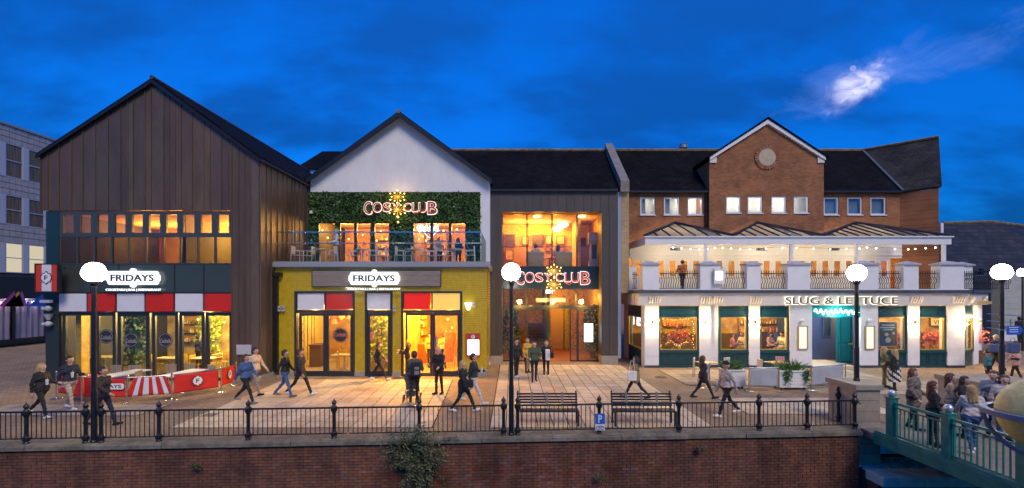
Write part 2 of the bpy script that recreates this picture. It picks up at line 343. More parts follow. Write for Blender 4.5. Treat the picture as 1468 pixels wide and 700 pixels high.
def paving(label, x0, x1, y0, y1, sw, sl, m, sk=0.0, group=None):
    t = thing('paving', label, None, ((x0+x1)/2, (y0+y1)/2, 0), kind='structure')
    MB().add([(x0-.03, y0-.03, .003), (x1+.03, y0-.03, .003), (x1+.03+sk, y1+.03, .003), (x0-.03+sk, y1+.03, .003)], [(0, 1, 2, 3)]).build('joint_bed', M('paving_joint', (.045, .036, .028), .95), t)
    me = MB().box(-sw/2+.014, sw/2-.014, -sl/2+.014, sl/2-.014, .0, .018).mesh('slab', m)
    nx, ny = round((x1-x0)/sw), round((y1-y0)/sl); o = WL[t.name]
    for j in range(ny):
        for i in range(nx):
            s = link('slab', me, t, (x0+(i+.5)*(x1-x0)/nx+sk*(j+.5)/ny-o.x, y0+(j+.5)*(y1-y0)/ny-o.y, random.uniform(-.002, .003)))
            s.rotation_euler = (random.uniform(-.003, .003), random.uniform(-.003, .003), 0); s.scale = ((x1-x0)/nx/sw, (y1-y0)/ny/sl, 1)
paving('pale stone slabs in front of the yellow brick restaurant', -9.6, -2.25, 12.95, 20.15, .46, .60, slab, sk=-.35)
paving('pale stone slabs before the taupe entrance', -.62, 5.7, 12.95, 24.2, .46, .62, slab)
paving('pale slab panel near the planters', 7.4, 12.2, 14.4, 16.6, .6, .55, slab)
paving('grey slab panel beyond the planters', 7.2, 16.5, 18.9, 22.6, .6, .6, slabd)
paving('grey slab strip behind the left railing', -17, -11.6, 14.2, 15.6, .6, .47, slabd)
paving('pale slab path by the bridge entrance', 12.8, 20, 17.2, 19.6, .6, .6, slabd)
for px, py, lb in ((948, 541, 'round iron drain cover on the pavers near the pub corner'), (300, 596, 'round iron drain cover on the pavers behind the left railing')):
    D = DG(py); x = X(px, D); b = MB(); b.lathe([(.30, 0), (.30, .012), (.27, .016)], (x, D, .0), 24)
    for i in range(-3, 4): b.box(x-.2, x+.2, D+i*.06-.012, D+i*.06+.012, .0161, .022)
    prop('drain_cover', b, M('cast_iron', (.06, .055, .05), .6, var=.3), lb, 'drain cover')
# quay wall
qstone = M('coping_stone', (.15, .128, .095), .9, var=.45, vs=1.6, bump=.6, bs=14, var2=.35, v2s=7, wp=True)
qbrick = RM('quay_brick', (.143, .056, .034), vv=.2, hv=.10, rough=.85, var=.55, vs=.9, bump=.4, bs=30, wp=True, var2=.35, v2s=2.5, stretch=(1.6, 1, .5))
qb2 = [M('quay_brick_%d' % i, c, .85, var=.55, vs=.9, var2=.35, v2s=2.5, bump=.4, bs=30, wp=True, stretch=(1.6, 1, .5)) for i, c in enumerate(((.145, .056, .034), (.16, .063, .036), (.125, .048, .03), (.145, .065, .04), (.11, .047, .032), (.165, .067, .034)))]
qw = thing('quay_wall', 'long red brick river wall with worn stone coping', 'wall', (0, QY(0), -2.6))
rot = Matrix.Translation((0, QY(0)+.03, 0)) @ Matrix.Rotation(math.atan(.0576), 4, 'Z')
MB(rot).box(-26, 9.62, .04, .5, -2.6, -.125).build('wall_core', M('quay_mortar', (.15, .10, .07), .95, var=.4, vs=2), qw)
cp = []
xx = -26
while xx < 9.6:
    x2 = min(9.66, xx + random.uniform(1.3, 1.9)); d = random.uniform(-.012, .012)
    mb = MB(rot); a = -.10+d; mb.poly([(xx+.006, a+.03, -.12), (xx+.006, .55, -.12), (xx+.006, .55, .018), (xx+.006, a+.10, .018), (xx+.006, a+.04, -.03)][::-1], (x2-xx-.012, 0, 0))
    mb.build('coping_stone', qstone, qw); xx = x2
bl = courses(-26, 9.6, -2.05, -.125, [], .228, .078, .012)
bl.sort(key=lambda b: (b[0]+b[1])**2/4 + 140 + abs((b[2]+b[3])/2+.9)*60 if b[2] > -1.32 and b[0] > -13.2 else 1e6)
vis = [b for b in bl]
full = [b for b in vis if abs(b[1]-b[0]-.216) < .003 and b[3]-b[2] > .06]
near = full[:290]; ns = set(near)
bme = MB().box(-.108, .108, -.055, .055, -.033, .033).mesh('brick', qbrick); qa = math.atan(.0576)
for b in near:
    p = rot @ Vector(((b[0]+b[1])/2, .055+random.uniform(-.006, .006), (b[2]+b[3])/2)); o = link('brick', bme, qw, p - WL[qw.name]); o.rotation_euler = (random.uniform(-.02, .02), 0, qa+random.uniform(-.012, .012))
mb = MB(rot)
for b in vis:
    if b in ns: continue
    mb.cur = random.randrange(6); d = random.uniform(-.006, .006); mb.box(b[0], b[1], d, .1, b[2], b[3])
mb.build('brickwork', qb2, qw)['kind'] = 'stuff'
# landing below the bridge
ld = thing('landing', 'cobbled lower landing under the bridge', None, (13, 12.4, -1.02), kind='structure')
MB().box(9.62, 18, 12.55, 13.9, -1.6, -1.06).build('landing_bed', M('wet_mortar', (.04, .04, .042), .7), ld)
mb = MB(); wc = RM('cobble', (.55, .48, .38), vv=.3, rough=.5, var=.3)
cme = [MB().poly([(-.07, -.05, -.08), (.07, -.05, -.08), (.07, .05, -.08), (-.07, .05, -.08)], (0, 0, .06)).add([(-.07, -.05, -.02), (.07, -.05, -.02), (.07, .05, -.02), (-.07, .05, -.02), (-.045, -.03, .012), (.045, -.03, .012), (.045, .03, .012), (-.045, .03, .012)], [(4, 5, 6, 7), (0, 1, 5, 4), (1, 2, 6, 5), (2, 3, 7, 6), (3, 0, 4, 7)]).mesh('cobble', wc)][0]
for j in range(8):
    for i in range(17):
        o = link('cobble', cme, ld, (9.74+i*.155+(j % 2)*.077-13, 12.66+j*.115-12.4, random.uniform(-.008, .006))); o.rotation_euler = (random.uniform(-.06, .06), random.uniform(-.06, .06), random.uniform(-.05, .05))
for i in range(6): MB().box(9.64+i*1.1, 9.64+(i+1)*1.1-.015, 11.95, 12.56, -1.25, -1.0).build('edge_stone', M('lifted_stone', (.70, .62, .50), .6, var=.3, vs=3), ld)  # stone colour lifted to make up for the missing light under the deck
MB().box(9.62, 18, 12.1, 12.5, -2.6, -1.26).build('landing_wall', M('landing_brick', (.10, .045, .03), .85, var=.4), ld)
# ================================================================ brown clad gable building
D1 = 19.75
B1 = thing('gable_building', 'brown metal-clad gable building with red and white panels over its glazed shopfront', 'building', (X(216, D1), D1, 0))
AX, AZ, LX, LZ, RX, RZ = X(222, D1), Z(117, D1), X(60, D1), Z(222, D1), X(372, D1), Z(226, D1)
def gz(x): return AZ + (LZ-AZ)*(AX-x)/(AX-LX) if x < AX else AZ + (RZ-AZ)*(x-AX)/(RX-AX)
zc = Z(302, D1)                                  # underside of the cladding
x = LX; xr = X(333, D1); rd = random.Random(5); k = 0
while x < RX-.05:
    w = rd.choice([.24, .26, .48, .5, .30, .54]); x2 = min(x+w, RX)
    if RX-x2 < .12: x2 = RX
    if x < xr < x2: x2 = xr if xr-x > .1 else x2
    z0 = .25 if x >= xr-.01 else zc
    pts = [(x+.012, z0), (x2-.012, z0), (x2-.012, gz(x2)-.06)] + ([(AX, AZ-.06)] if x < AX < x2 else []) + [(x+.012, gz(x)-.06)]
    mb = MB(); mb.xz(pts, D1-.03, D1+.02); mb.xz([(x-.014, z0), (x+.014, z0), (x+.014, gz(x+.014)-.07), (x-.014, gz(x-.014)-.07)], D1-.065, D1-.0305)
    mb.build('panel', clad, B1); x = x2
y = D1+.02
while y < 25.2:
    y2 = y + rd.choice([.3, .5, .55, .4]); mb = MB(); mb.box(RX-.03, RX+.02, y+.004, y2-.004, .25, RZ-.08); mb.box(RX+.0205, RX+.055, y-.014, y+.014, .25, RZ-.08)
    mb.build('panel', clad, B1); y = y2
MB().box(RX-.3, RX+.06, D1-.05, 21.0, 0, .25).build('plinth', stone, B1); MB().box(xr, RX-.31, D1-.05, D1+.3, 0, .25).build('plinth', stone, B1)
w = MB(); w.box(RX-.3, RX-.031, D1+.3, 34, 0, RZ-.1); w.box(LX+.02, LX+.25, D1+.25, 34, 0, LZ-.1); w.box(LX+.26, RX-.31, 33.5, 34, 0, LZ)
w.xz([(LX+.02, Z(303, D1)+.31), (RX-.02, Z(303, D1)+.31), (RX-.02, gz(RX-.02)-.1), (AX, AZ-.1), (LX+.02, gz(LX+.02)-.1)], D1+.021, D1+.24); w.build('wall', M('backing', (.05, .045, .04), .8), B1)
for sx, ex, ez in ((-1, LX-.12, LZ-.09), (1, RX+.12, RZ-.1)):
    mb = MB(); mb.poly([(AX, D1-.14, AZ-.02), (ex, D1-.14, ez), (ex, D1-.14, ez+.1), (AX, D1-.14, AZ+.12)], (0, 15.2, 0)); rf = mb.build('roof', slate_y, B1)
    MB().poly([(AX, D1-.19, AZ-.14), (ex-sx*.02, D1-.19, ez-.1), (ex-sx*.02, D1-.19, ez+.02), (AX, D1-.19, AZ+.02)], (0, .049, 0)).build('verge', black, rf)
MB().tube((AX, D1-.2, AZ+.1), (AX, D1+15, AZ+.1), .09, n=8).build('ridge', M('ridge_tile', (.05, .05, .055), .8), B1)
MB().tube((RX+.1, D1-.15, RZ-.14), (RX+.1, 25, RZ-.14), .075, n=8).build('gutter', black, B1)
# upper windows: two rows
zA, zB, zC, zD = Z(303, D1), Z(338.5, D1), Z(378.5, D1), Z(419.5, D1)
xs = [X(66, D1), X(85, D1)] + [X(85+24.75*i, D1) for i in range(1, 11)]
fr = M('grey_green_frame', (.055, .068, .068), .4)
for i in range(11):
    a, b = xs[i], xs[i+1]
    if i == 0: MB().box(a, b-.01, D1, D1+.05, zC, zA).build('dark_panel', M('dark_glaze', (.02, .04, .038), .12), B1)
    else:
        window(B1, a, b, zB, zA, D1+.06, .14, .10, fr, glass); window(B1, a, b, zC, zB-.005, D1+.06, .035, .09, fr, dglass)
sp = M('spandrel_glass', (.05, .062, .06), .1, var=.1, vs=.6)
cuts = [85, 130, 170, 250, 292, 332.5]
for a, b in zip(cuts, cuts[1:]): MB().box(X(a, D1)+.02, X(b, D1)-.02, D1+.02, D1+.06, zD+.02, zC-.02).build('spandrel', sp, B1)
fm = MB(); fm.box(xs[0], xr, D1+.061, D1+.12, zD-.02, zC-.001)
for c in cuts: fm.box(X(c, D1)-.02, X(c, D1)+.02, D1-.01, D1+.0605, zD, zC)
fm.box(xs[1], xr, D1-.012, D1+.018, zD-.025, zD+.02); fm.build('spandrel_frame', dark, B1)
zE = Z(447.5, D1)
for i, (a, b) in enumerate(((84, 124.5), (125.5, 166), (167, 207.5), (208.5, 249.5), (250.5, 291.5), (292.5, 332.5))):
    MB().box(X(a, D1)+.03, X(b, D1)-.03, D1-.01, D1+.04, zE+.03, zD-.05).build('panel', red if i % 2 else whitep, B1)
MB().box(xs[0], xr, D1+.041, D1+.11, zE, zD-.021).build('panel_backing', dark, B1)
MB().box(xs[0], xs[1]-.01, D1-.02, D1+.3, 0, zC-.01).build('corner_column', M('dark_column', (.028, .036, .036), .3), B1)
# ground floor glazing
zF = Z(452, D1)
gs = [(87, 133), (135, 164), (166, 213), (216, 254), (255, 292), (293, 332)]
for i, (a, b) in enumerate(gs):
    bars = [('v', X((a+b)/2, D1)), ('h', 1.9)] if i > 2 else []
    window(B1, X(a, D1)+.01, X(b, D1)-.01, .02, zF+.1, D1+.12, .13 if i != 2 else .16, .1, dark, glass, (), 'shop_window')
MB().box(xs[1], xr, D1+.02, D1+.2, zF+.1, zE-.005).build('door_head', dark, B1)
deck = M('dark_floor', (.12, .085, .06), .4)
zfl = Z(379, D1) - .55
inn = MB(); inn.box(xs[0]+.1, RX-.35, D1+.25, 27, .002, .03); inn.build('floor', deck, B1)
MB().box(xs[0]+.1, RX-.35, D1+.25, 27, zE+.1, zfl).build('floor_slab', M('ceiling_dark', (.10, .085, .07), .8), B1)
MB().box(xs[0]+.1, RX-.35, D1+.13, 27, zA+.03, zA+.3).build('ceiling', M('ceiling_plum', (.35, .22, .16), .8), B1)
MB().box(LX+.26, RX-.31, 26.6, 26.9, .03, zE+.08).build('back_wall', M('dining_wall', (.55, .40, .13), .8, var=.5, vs=1.8), B1)
for a, b, m in ((LX+.26, -21.5, M('upper_glow_green', (.10, .24, .07), .8, var=.4, vs=1.5)), (-21.495, -19.6, M('upper_glow_red', (.36, .09, .05), .8, var=.3, vs=1.5)), (-19.595, RX-.31, M('upper_wall', (.36, .20, .09), .8, var=.3, vs=1.5))):  # green and red wall colours imitate the mixed glows in the upper windows
    if b > a: MB().box(a, b, 26.0, 26.3, zfl+.01, zA+.04).build('back_wall', m, B1)
MB().box(X(222, D1), X(222, D1)+.2, D1+1.6, 26, zfl+.01, zA+.04).build('partition', M('partition_green', (.10, .11, .09), .8), B1)
MB().box(X(93, D1), X(101, D1), D1+.5, D1+.9, .03, zE+.09).build('brick_pillar', M('ochre', (.55, .33, .05), .7, var=.3, vs=6), B1)
for px, yy, e in ((315, 21.0, 300), (272, 21.0, 300), (300, 24.4, 700), (262, 25.4, 500), (240, 23.5, 260), (205, 22, 70), (150, 22.5, 110), (108, 21.3, 90)): point('dining_light', (X(px, D1), yy, 3.1), e, (1, .66, .20), .2, B1)
for px, yy, e in ((322, 24.2, 330), (290, 24.4, 280), (255, 24.2, 150), (150, 24.2, 150), (105, 23.8, 130)): point('upper_light', (X(px, D1), yy, zA-.7), e, (1, .36, .035), .4, B1)
# badge shape used on the signs
def badge(mb, cx, cz, w, h, y0, y1):
    q = [(1, .28), (.78, .42), (.72, .72), (.34, .72), (.26, .86), (.12, 1)]
    q = q + [(-a, b) for a, b in q[::-1]]; q = q + [(-a, -b) for a, b in q]
    pts = [(cx+a*w/2, cz+b*h/2) for a, b in q]
    mb.xz(pts, y0, y1); return mb
ink = M('sign_ink', (.02, .022, .025), .5)
def f_badge(parent, cx, cz, s, y):
    badge(MB(), cx, cz, s, s*1.15, y-.012, y).build('badge_border', ink, parent); badge(MB(), cx, cz, s*.84, s*.97, y-.02, y-.0125).build('badge', M('badge_white', (.8, .8, .8), .5), parent)
    text('F', 'lettering', ink, parent, cx-s*.15, cx+s*.15, cz-s*.2, cz+s*.2, y-.0205, .006, .015)
def hang_sign(x0, x1, z0, z1, y, label):
    t = thing('projecting_sign', label, 'sign', ((x0+x1)/2, y, z0))
    MB().box(x0, x1, y, y+.14, z0, z1).build('box', M('sign_red', (.66, .05, .02), .35), t); w = (x1-x0)
    MB().box(x0+w*.28, x1-w*.28, y-.004, y-.0005, z0+.01, z1-.01).build('stripe', whitep, t); f_badge(t, (x0+x1)/2, (z0+z1)/2, w*.52, y-.006)
    frame(MB(), x0-.03, x1+.03, z0-.03, z1+.03, y-.03, y+.15, .028).build('sign_frame', dark, t); MB().box(x1+.031, x1+.25, y+.04, y+.1, z1-.2, z1-.12).build('bracket', dark, t)
hang_sign(X(53, D1-.5), X(84, D1-.5), Z(418, D1-.5), Z(379, D1-.5), D1-.55, 'red and white striped projecting sign with an F badge on the building corner')
def fridays(x0, x1, z0, z1, y, label, strip):
    t = thing('light_box_sign', label, 'sign', ((x0+x1)/2, y, z0)); w, h = x1-x0, z1-z0; c = h*.22
    pts = [(x0+c, z0), (x1-c, z0), (x1-c*.5, z0+c*.5), (x1-c*.5, z0+c), (x1, z0+c*1.4), (x1, z1-c*1.4), (x1-c*.5, z1-c), (x1-c*.5, z1-c*.5), (x1-c, z1), (x0+c, z1), (x0+c*.5, z1-c*.5), (x0+c*.5, z1-c), (x0, z1-c*1.4), (x0, z0+c*1.4), (x0+c*.5, z0+c), (x0+c*.5, z0+c*.5)]
    MB().xz(pts, y-.16, y-.05).build('light_box', signw, t)
    xm = (x0+x1)/2
    for zz in (z0, z1):
        MB().tube((xm, y-.16, zz), (xm, y-.05, zz), h*.2, n=16).build('boss', signw, t)
    text('FRIDAYS', 'lettering', M('letter_teal', (.012, .022, .028), .5), t, x0+w*.09, x1-w*.09, z0+h*.25, z1-h*.25, y-.1605, .012, .028)
    s0, s1, sz = strip; sb = MB().box(s0, s1, y-.12, y-.06, sz-.09, sz-.06).build('strip_rail', dark, t)
    text('COCKTAILS | BAR | RESTAURANT', 'strapline', signw, t, s0, s1, sz-.06, sz+.06, y-.09, .02, .03)
    MB().box(x0+.2, x1-.2, y-.05, y+.02, z0+.1, z1-.1).build('bracket', dark, t)
    return t
fridays(X(157, D1), X(232, D1), Z(408.5, D1), Z(389, D1), D1-.02, 'glowing white FRIDAYS sign above the brown building shopfront', (X(155, D1), X(234, D1), Z(416, D1)))
# plaque on the corner wall
pq = MB().box(X(341, D1), X(362, D1), D1-.11, D1-.07, Z(508, D1), Z(494, D1)); prop('wall_plaque', pq, M('plaque', (.45, .45, .44), .5, var=.1), 'blank grey information plaque low on the brown wall', 'plaque')
# window stickers
for i, (px, py) in enumerate(((149, 483), (185, 488), (234.5, 488))):
    t = thing('window_sticker', 'round black decal stuck on the shopfront glass, %s' % (('beside the lamp post', 'middle of three', 'nearest the lit dining room')[i]), 'decal', (X(px, D1), D1+.1, Z(py, D1)-.3))
    MB().tube((X(px, D1), D1+.112, Z(py, D1)), (X(px, D1), D1+.106, Z(py, D1)), .31, n=28).build('disc', M('decal_black', (.025, .025, .03), .6), t)
    MB().path([(X(px, D1)+.27*math.cos(a*.2618), D1+.103, Z(py, D1)+.27*math.sin(a*.2618)) for a in range(25)], .008, 4).build('ring', M('decal_grey', (.4, .4, .4), .6), t)
    text('Cocktails', 'lettering', MATS['decal_grey'], t, X(px, D1)-.22, X(px, D1)+.22, Z(py, D1)-.12, Z(py, D1)+.06, D1+.1055, .004)
# cameras and flood lights on the corner column
for i, (py, kind) in enumerate(((432, 0), (442, 1), (454, 2), (464, 1))):
    z0 = Z(py, D1); x0 = X(76, D1); mb = MB()
    if kind == 0: mb.box(x0-.22, x0+.2, D1-.35, D1-.2, z0-.06, z0+.06)
    elif kind == 1: mb.ball((x0, D1-.2, z0), .12, 12, 8); mb.tube((x0, D1-.2, z0), (x0-.2, D1-.25, z0-.02), .07, n=10)
    else: mb.lathe([(.05, -.14), (.16, .1), (.18, .12)], (x0, D1-.2, z0), 12)
    mb.box(x0-.03, x0+.03, D1-.2, D1-.021, z0-.04, z0+.04)
    prop('security_fitting', mb, M('fitting_grey', (.45, .46, .46), .5), ('boxy grey flood lamp topmost on the dark corner column', 'grey dome camera under the boxy lamp on the corner column', 'white cone lamp on the dark corner column', 'small bullet camera lowest on the dark corner column')[i], ('lamp', 'camera', 'lamp', 'camera')[i])
# ================================================================ yellow glazed-brick restaurant with roof terrace
D2 = 21.0; YX0, YX1 = X(388, D2), X(697.5, D2); zt2 = Z(384.5, D2)
B2 = thing('glazed_brick_restaurant', 'yellow glazed brick restaurant with white gable and leafy roof terrace behind', 'building', ((YX0+YX1)/2, D2, 0))
bays = [(422, 508.5), (523, 562.5), (575, 662.5)]
zo = Z(417.5, D2)
holes = [(X(a, D2), X(b, D2), 0, zo) for a, b in bays]
MB().box(YX0, YX1, D2+.25, D2+.3, zo, zt2).build('wall', mortar, B2)
for a, b in ((388, 422), (508.5, 523), (562.5, 575), (662.5, 697.5)):
    MB().box(X(a, D2)+.006, X(b, D2)-.006, D2+.012, D2+.25, .2, zo-.002).build('wall', mortar, B2); MB().box(X(a, D2)-.0, X(b, D2)+.0, D2-.04, D2+.25, 0, .2).build('plinth', stone, B2)
MB().box(YX0+.01, YX1-.012, D2+.012, D2+.249, zo+.002, zt2).build('lintel', mortar, B2)
MB().box(YX1-.3, YX1-.012, D2+.26, 25.0, .2, zt2).build('side_wall', mortar, B2)
mb = MB()
for (a, b, c, d) in courses(YX0, YX1, .24, zt2, holes, .225, .0815, .016):
    cx, cz = (a+b)/2, (c+d)/2; tx, tz = random.uniform(-.012, .012), random.uniform(-.02, .02); q = random.uniform(-.001, .001)
    f = lambda x, z: D2 + q + (x-cx)*tx + (z-cz)*tz
    mb.add([(a, f(a, c), c), (b, f(b, c), c), (b, f(b, d), d), (a, f(a, d), d), (a, D2+.02, c), (b, D2+.02, c), (b, D2+.02, d), (a, D2+.02, d)], [(0, 1, 2, 3), (0, 4, 5, 1), (1, 5, 6, 2), (2, 6, 7, 3), (3, 7, 4, 0)])
for (a, b, c, d) in courses(D2+.01, 24.6, .24, zt2, [], .225, .0815, .012):
    mb.box(YX1-.013, YX1+.002, a, b, c, d)
mb.build('brickwork', ybrick, B2)['kind'] = 'stuff'
edge = M('slab_edge', (.16, .17, .19), .45, var=.1)
MB().box(YX0-.02, YX1+.12, D2-.18, 24.5, zt2+.002, Z(377, D2)).build('terrace_slab', edge, B2)
MB().box(YX0-.02, YX1+.16, D2-.22, D2-.181, zt2+.05, Z(375.5, D2)).build('slab_trim', M('slab_trim', (.26, .28, .31), .4), B2)
zT = Z(377, D2)
# shopfront bays
ypan = M('yellow_panel', (.75, .55, .10), .3)
for bi, (bays_, pan, doors) in enumerate(((bays[0], [(425.5, 464.5, whitep), (466.5, 507, red)], [(428, 466.5), (466.8, 508)]), (bays[1], [(525, 561.5, whitep)], [(523.5, 562)]), (bays[2], [(578.5, 617.5, M('lit_red_panel', (.6, .02, .01), .3, emit=(1, .02, .005), es=.22)), (619.5, 660, M('lit_yellow_panel', (.7, .5, .1), .3, emit=(1, .62, .12), es=.32))], [(577.5, 619.5), (619.8, 662)]))):
    a, b = bays_
    frame(MB(), X(a, D2)+.004, X(b, D2)-.004, .0, zo-.004, D2-.02, D2+.2, .09).build('bay_frame', dark, B2)
    MB().box(X(a, D2)+.1, X(b, D2)-.1, D2+.03, D2+.15, Z(449, D2), Z(444.5, D2)).build('transom', dark, B2)
    for p0, p1, m in pan:
        MB().box(X(p0, D2)+.02, X(p1, D2)-.02, D2+.04, D2+.08, Z(444.2, D2), zo-.095).build('panel', m, B2)
        MB().box(X(p0, D2)-.03, X(p0, D2)+.019, D2+.0, D2+.1, Z(444.2, D2), zo-.095).build('mullion', dark, B2)
    for d0, d1 in doors:
        if bi == 2 and d0 < 600: continue
        window(B2, max(X(d0, D2), X(a, D2)+.1), min(X(d1, D2), X(b, D2)-.1), .1, Z(449.2, D2), D2+.09, .12, .08, dark, glass, (), 'glass_door')
mb = frame(MB(), X(577.5, D2)+.1, X(619.5, D2), .03, Z(449.2, D2), D2+.05, D2+.13, .1).build('door_frame', dark, B2)
hd = MB().box(X(623, D2), X(626, D2), D2-.01, D2+.03, 1.3, 1.8).build('door_handle', chrome, B2)
# wood sign board
for i in range(3):
    zz0 = Z(410.5, D2)+i*.232; MB().box(X(449.5, D2), X(632, D2), D2-.12, D2-.04, zz0+.004, zz0+.228).build('plank', wood, B2)
frame(MB(), X(448.5, D2), X(632.8, D2), Z(411.4, D2), Z(387.6, D2), D2-.13, D2-.02, .03).build('board_frame', dark, B2)
fridays(X(503, D2), X(575, D2), Z(408.5, D2), Z(390.5, D2), D2-.14, 'glowing white FRIDAYS sign on grey boards over the yellow brick', (X(501, D2), X(576, D2), Z(415, D2)))
# drainpipe, flood lamps, menu case
mb = MB(); mb.box(X(398, D2)-.08, X(398, D2)+.08, D2-.2, D2-.06, .2, Z(392, D2)); mb.box(X(388, D2), X(406, D2), D2-.26, D2-.03, Z(397, D2), Z(391, D2)); mb.build('downpipe', black, B2)
for i, (px, py) in enumerate(((402.5, 442.5), (408, 442.5), (566, 442.5), (672, 438), (680, 437))):
    mb = MB(); x0, z0 = X(px, D2), Z(py, D2)
    if i == 3: mb.lathe([(.05, -.2), (.15, .08), (.17, .12)], (x0, D2-.25, z0), 12)
    else: mb.box(x0-.055, x0+.055, D2-.16, D2-.05, z0-.12, z0+.12)
    mb.box(x0-.03, x0+.03, D2-.16, D2-.012, z0-.04, z0+.04)
    prop('wall_lamp', mb, MATS['fitting_grey'] if i != 3 else EM('flood_glow', (1, .95, .85), 3), ('unlit grey wall lamp beside the drainpipe on yellow brick', 'unlit grey wall lamp right of its twin near the drainpipe', 'unlit grey wall lamp between the middle window and the entrance', 'glowing white cone lamp above the menu case', 'grey sensor box beside the glowing cone lamp')[i], 'lamp')
t = thing('menu_case', 'red framed lit white menu case on the yellow brick pier', 'menu case', (X(678, D2), D2-.1, Z(511, D2)))
MB().box(X(668, D2), X(688.5, D2), D2-.1, D2-.01, Z(511, D2), Z(478, D2)).build('case', M('case_red', (.45, .05, .03), .4), t); MB().box(X(670.5, D2), X(687, D2), D2-.108, D2-.1005, Z(508.5, D2), Z(487, D2)).build('menu', EM('menu_glow', (1, .98, .95), 2.2), t)
f_badge(t, X(678.5, D2), Z(482.6, D2), .2, D2-.101)
# lit interior, ground floor
warm = M('warm_plaster', (.62, .42, .10), .8, var=.25, vs=1.3); YI0, YI1 = YX0+.1, YX1-.32
MB().box(YI0, YI1, D2+.3, 27.4, .004, .03).build('floor', M('pale_floor', (.42, .33, .22), .4, var=.15), B2)
MB().box(YI0, YI1, D2+.31, 27.4, Z(449, D2)+.35, zt2-.002).build('ceiling', M('ceiling_brown', (.20, .13, .07), .8), B2)
MB().box(YI0, YI1, 27.0, 27.2, .03, zt2-.2).build('back_wall', M('kitchen_wall', (.40, .22, .07), .8, var=.4, vs=2), B2)
MB().box(YI0, YI0+.1, D2+.31, 27, .03, zt2-.3).build('side_wall', warm, B2)
MB().box(X(515, D2), X(515, D2)+.15, D2+.9, 26.5, .03, zt2-.3).build('partition', warm, B2); MB().box(X(568, D2), X(568, D2)+.15, D2+.9, 25.5, .03, zt2-.3).build('partition', warm, B2)
for px, py_, e in ((440, 21.9, 170), (455, 24.5, 200), (490, 22.2, 130), (480, 25, 220), (535, 21.75, 110), (555, 21.75, 110), (545, 24.5, 150), (592, 22.0, 420), (605, 24.2, 330), (640, 22.1, 330), (648, 24.6, 330)):
    point('ceiling_light', (X(px, D2), py_, 3.25), e, (1, .64, .17) if px < 570 else (1, .46, .06), .12, B2)
t = thing('bunting', 'white, red and yellow bunting flags hanging inside the left window', 'bunting', (X(480, 23), 23, 2.55)); cols_ = [M('flag_cream', (.75, .62, .42), .7), M('flag_red', (.6, .06, .02), .7), M('flag_yellow', (.75, .5, .05), .7)]
for i in range(9):
    x = X(470+3.7*i, 23); z = 2.62-.16*math.sin(i*.7); MB().box(x-.09, x+.09, 23, 23.01, z-.22, z).build('flag', cols_[i % 3], t)
MB().path([(X(468+3.7*i, 23), 23.005, 2.64-.16*math.sin(max(0, i-.5)*.7)) for i in range(10)], .006, 4).build('cord', black, t)
for i in range(4):
    z = 2.4-.42*i; y = 23.6; t = thing('picture', 'small pale frame on the yellow side wall, %s' % ('topmost', 'second from the top', 'third from the top', 'lowest')[i], 'picture', (YI0+.12, y, z-.3)); MB().box(YI0+.101, YI0+.12, y-.3, y+.3, z-.17, z+.17).build('sheet', M('sheet_pale', (.8, .62, .3), .6), t); frame(MB(Matrix.Translation((YI0+.13, y, 0)) @ Matrix.Rotation(R(90), 4, 'Z')), -.32, .32, z-.19, z+.19, -.02, .0, .03).build('frame', gold, t)
t = thing('window_sticker', 'round black cocktail decal on the left window of the yellow restaurant', 'decal', (X(487, D2), D2+.08, Z(482, D2)-.3)); c_ = (X(487, D2), Z(481, D2))
MB().tube((c_[0], D2+.084, c_[1]), (c_[0], D2+.078, c_[1]), .33, n=28).build('disc', M('decal_black', (.025, .025, .03), .6), t); MB().path([(c_[0]+.3*math.cos(a*.2618), D2+.075, c_[1]+.3*math.sin(a*.2618)) for a in range(25)], .01, 4).build('ring', M('decal_red', (.6, .2, .14), .6), t); text('Cocktails', 'lettering', MATS['decal_red'], t, c_[0]-.26, c_[0]+.26, c_[1]-.06, c_[1]+.13, D2+.0775, .004, .01)
prop('window_notice', MB().box(X(527, D2), X(534, D2), D2+.07, D2+.08, Z(488, D2), Z(477, D2)), M('notice', (.65, .18, .14), .6, var=.5, vs=8), 'small red and white notice on the middle window glass', 'notice')
MB().box(X(596, 24.5), X(598, 24.5), 24.3, 25.4, .03, 2.6).build('kitchen_pillar', M('tile_cream', (.7, .5, .2), .4), B2); MB().box(X(584, 24.8), X(612, 24.8), 24.6, 25.2, .03, 1.05).build('bar_counter', M('counter_red', (.4, .07, .03), .4), B2); MB().box(X(583, 24.8), X(613, 24.8), 24.55, 25.25, 1.051, 1.1).build('counter_top', M('counter_steel', (.5, .42, .3), .3, .5), B2)
point('door_light', (X(600, D2), D2+.22, 2.75), 360, (1, .42, .02), .08, B2)
# ---------------------------------------------------------------- terrace level: leaf wall, white gable
D3 = 24.4; GX0, GX1 = X(445, D3), X(702.5, D3); AX2, AZ2 = X(574, D3), Z(166, D3); GZ = Z(259, D3)
hz0, hz1 = Z(275.5, D3), zT
w3 = [(455, 481), (485.5, 508.5), (509.5, 532), (535, 559), (591, 618), (619, 644.5), (645.5, 668.5)]
wz0, wz1 = zT+.02, Z(318.5, D3)
MB().xz([(GX0, hz0), (GX1, hz0), (GX1, GZ), (AX2, AZ2-.05), (GX0, GZ)], D3, D3+.25).build('gable_wall', white, B2)
MB().box(X(688.5, D3), GX1, D3+.001, D3+.25, 0, hz0-.002).build('wall', white, B2)
lw = MB(); px = 441
for a, b in w3 + [(688.5, 688.5)]:
    if a-px > .5: lw.box(X(px, D3), X(a, D3), D3+.05, D3+.2, hz1, wz1)
    px = b
lw.box(X(441, D3), X(688.5, D3), D3+.05, D3+.2, wz1+.001, hz0-.002); lw.build('leaf_wall_backing', M('leaf_backing', (.02, .035, .014), .9), B2)
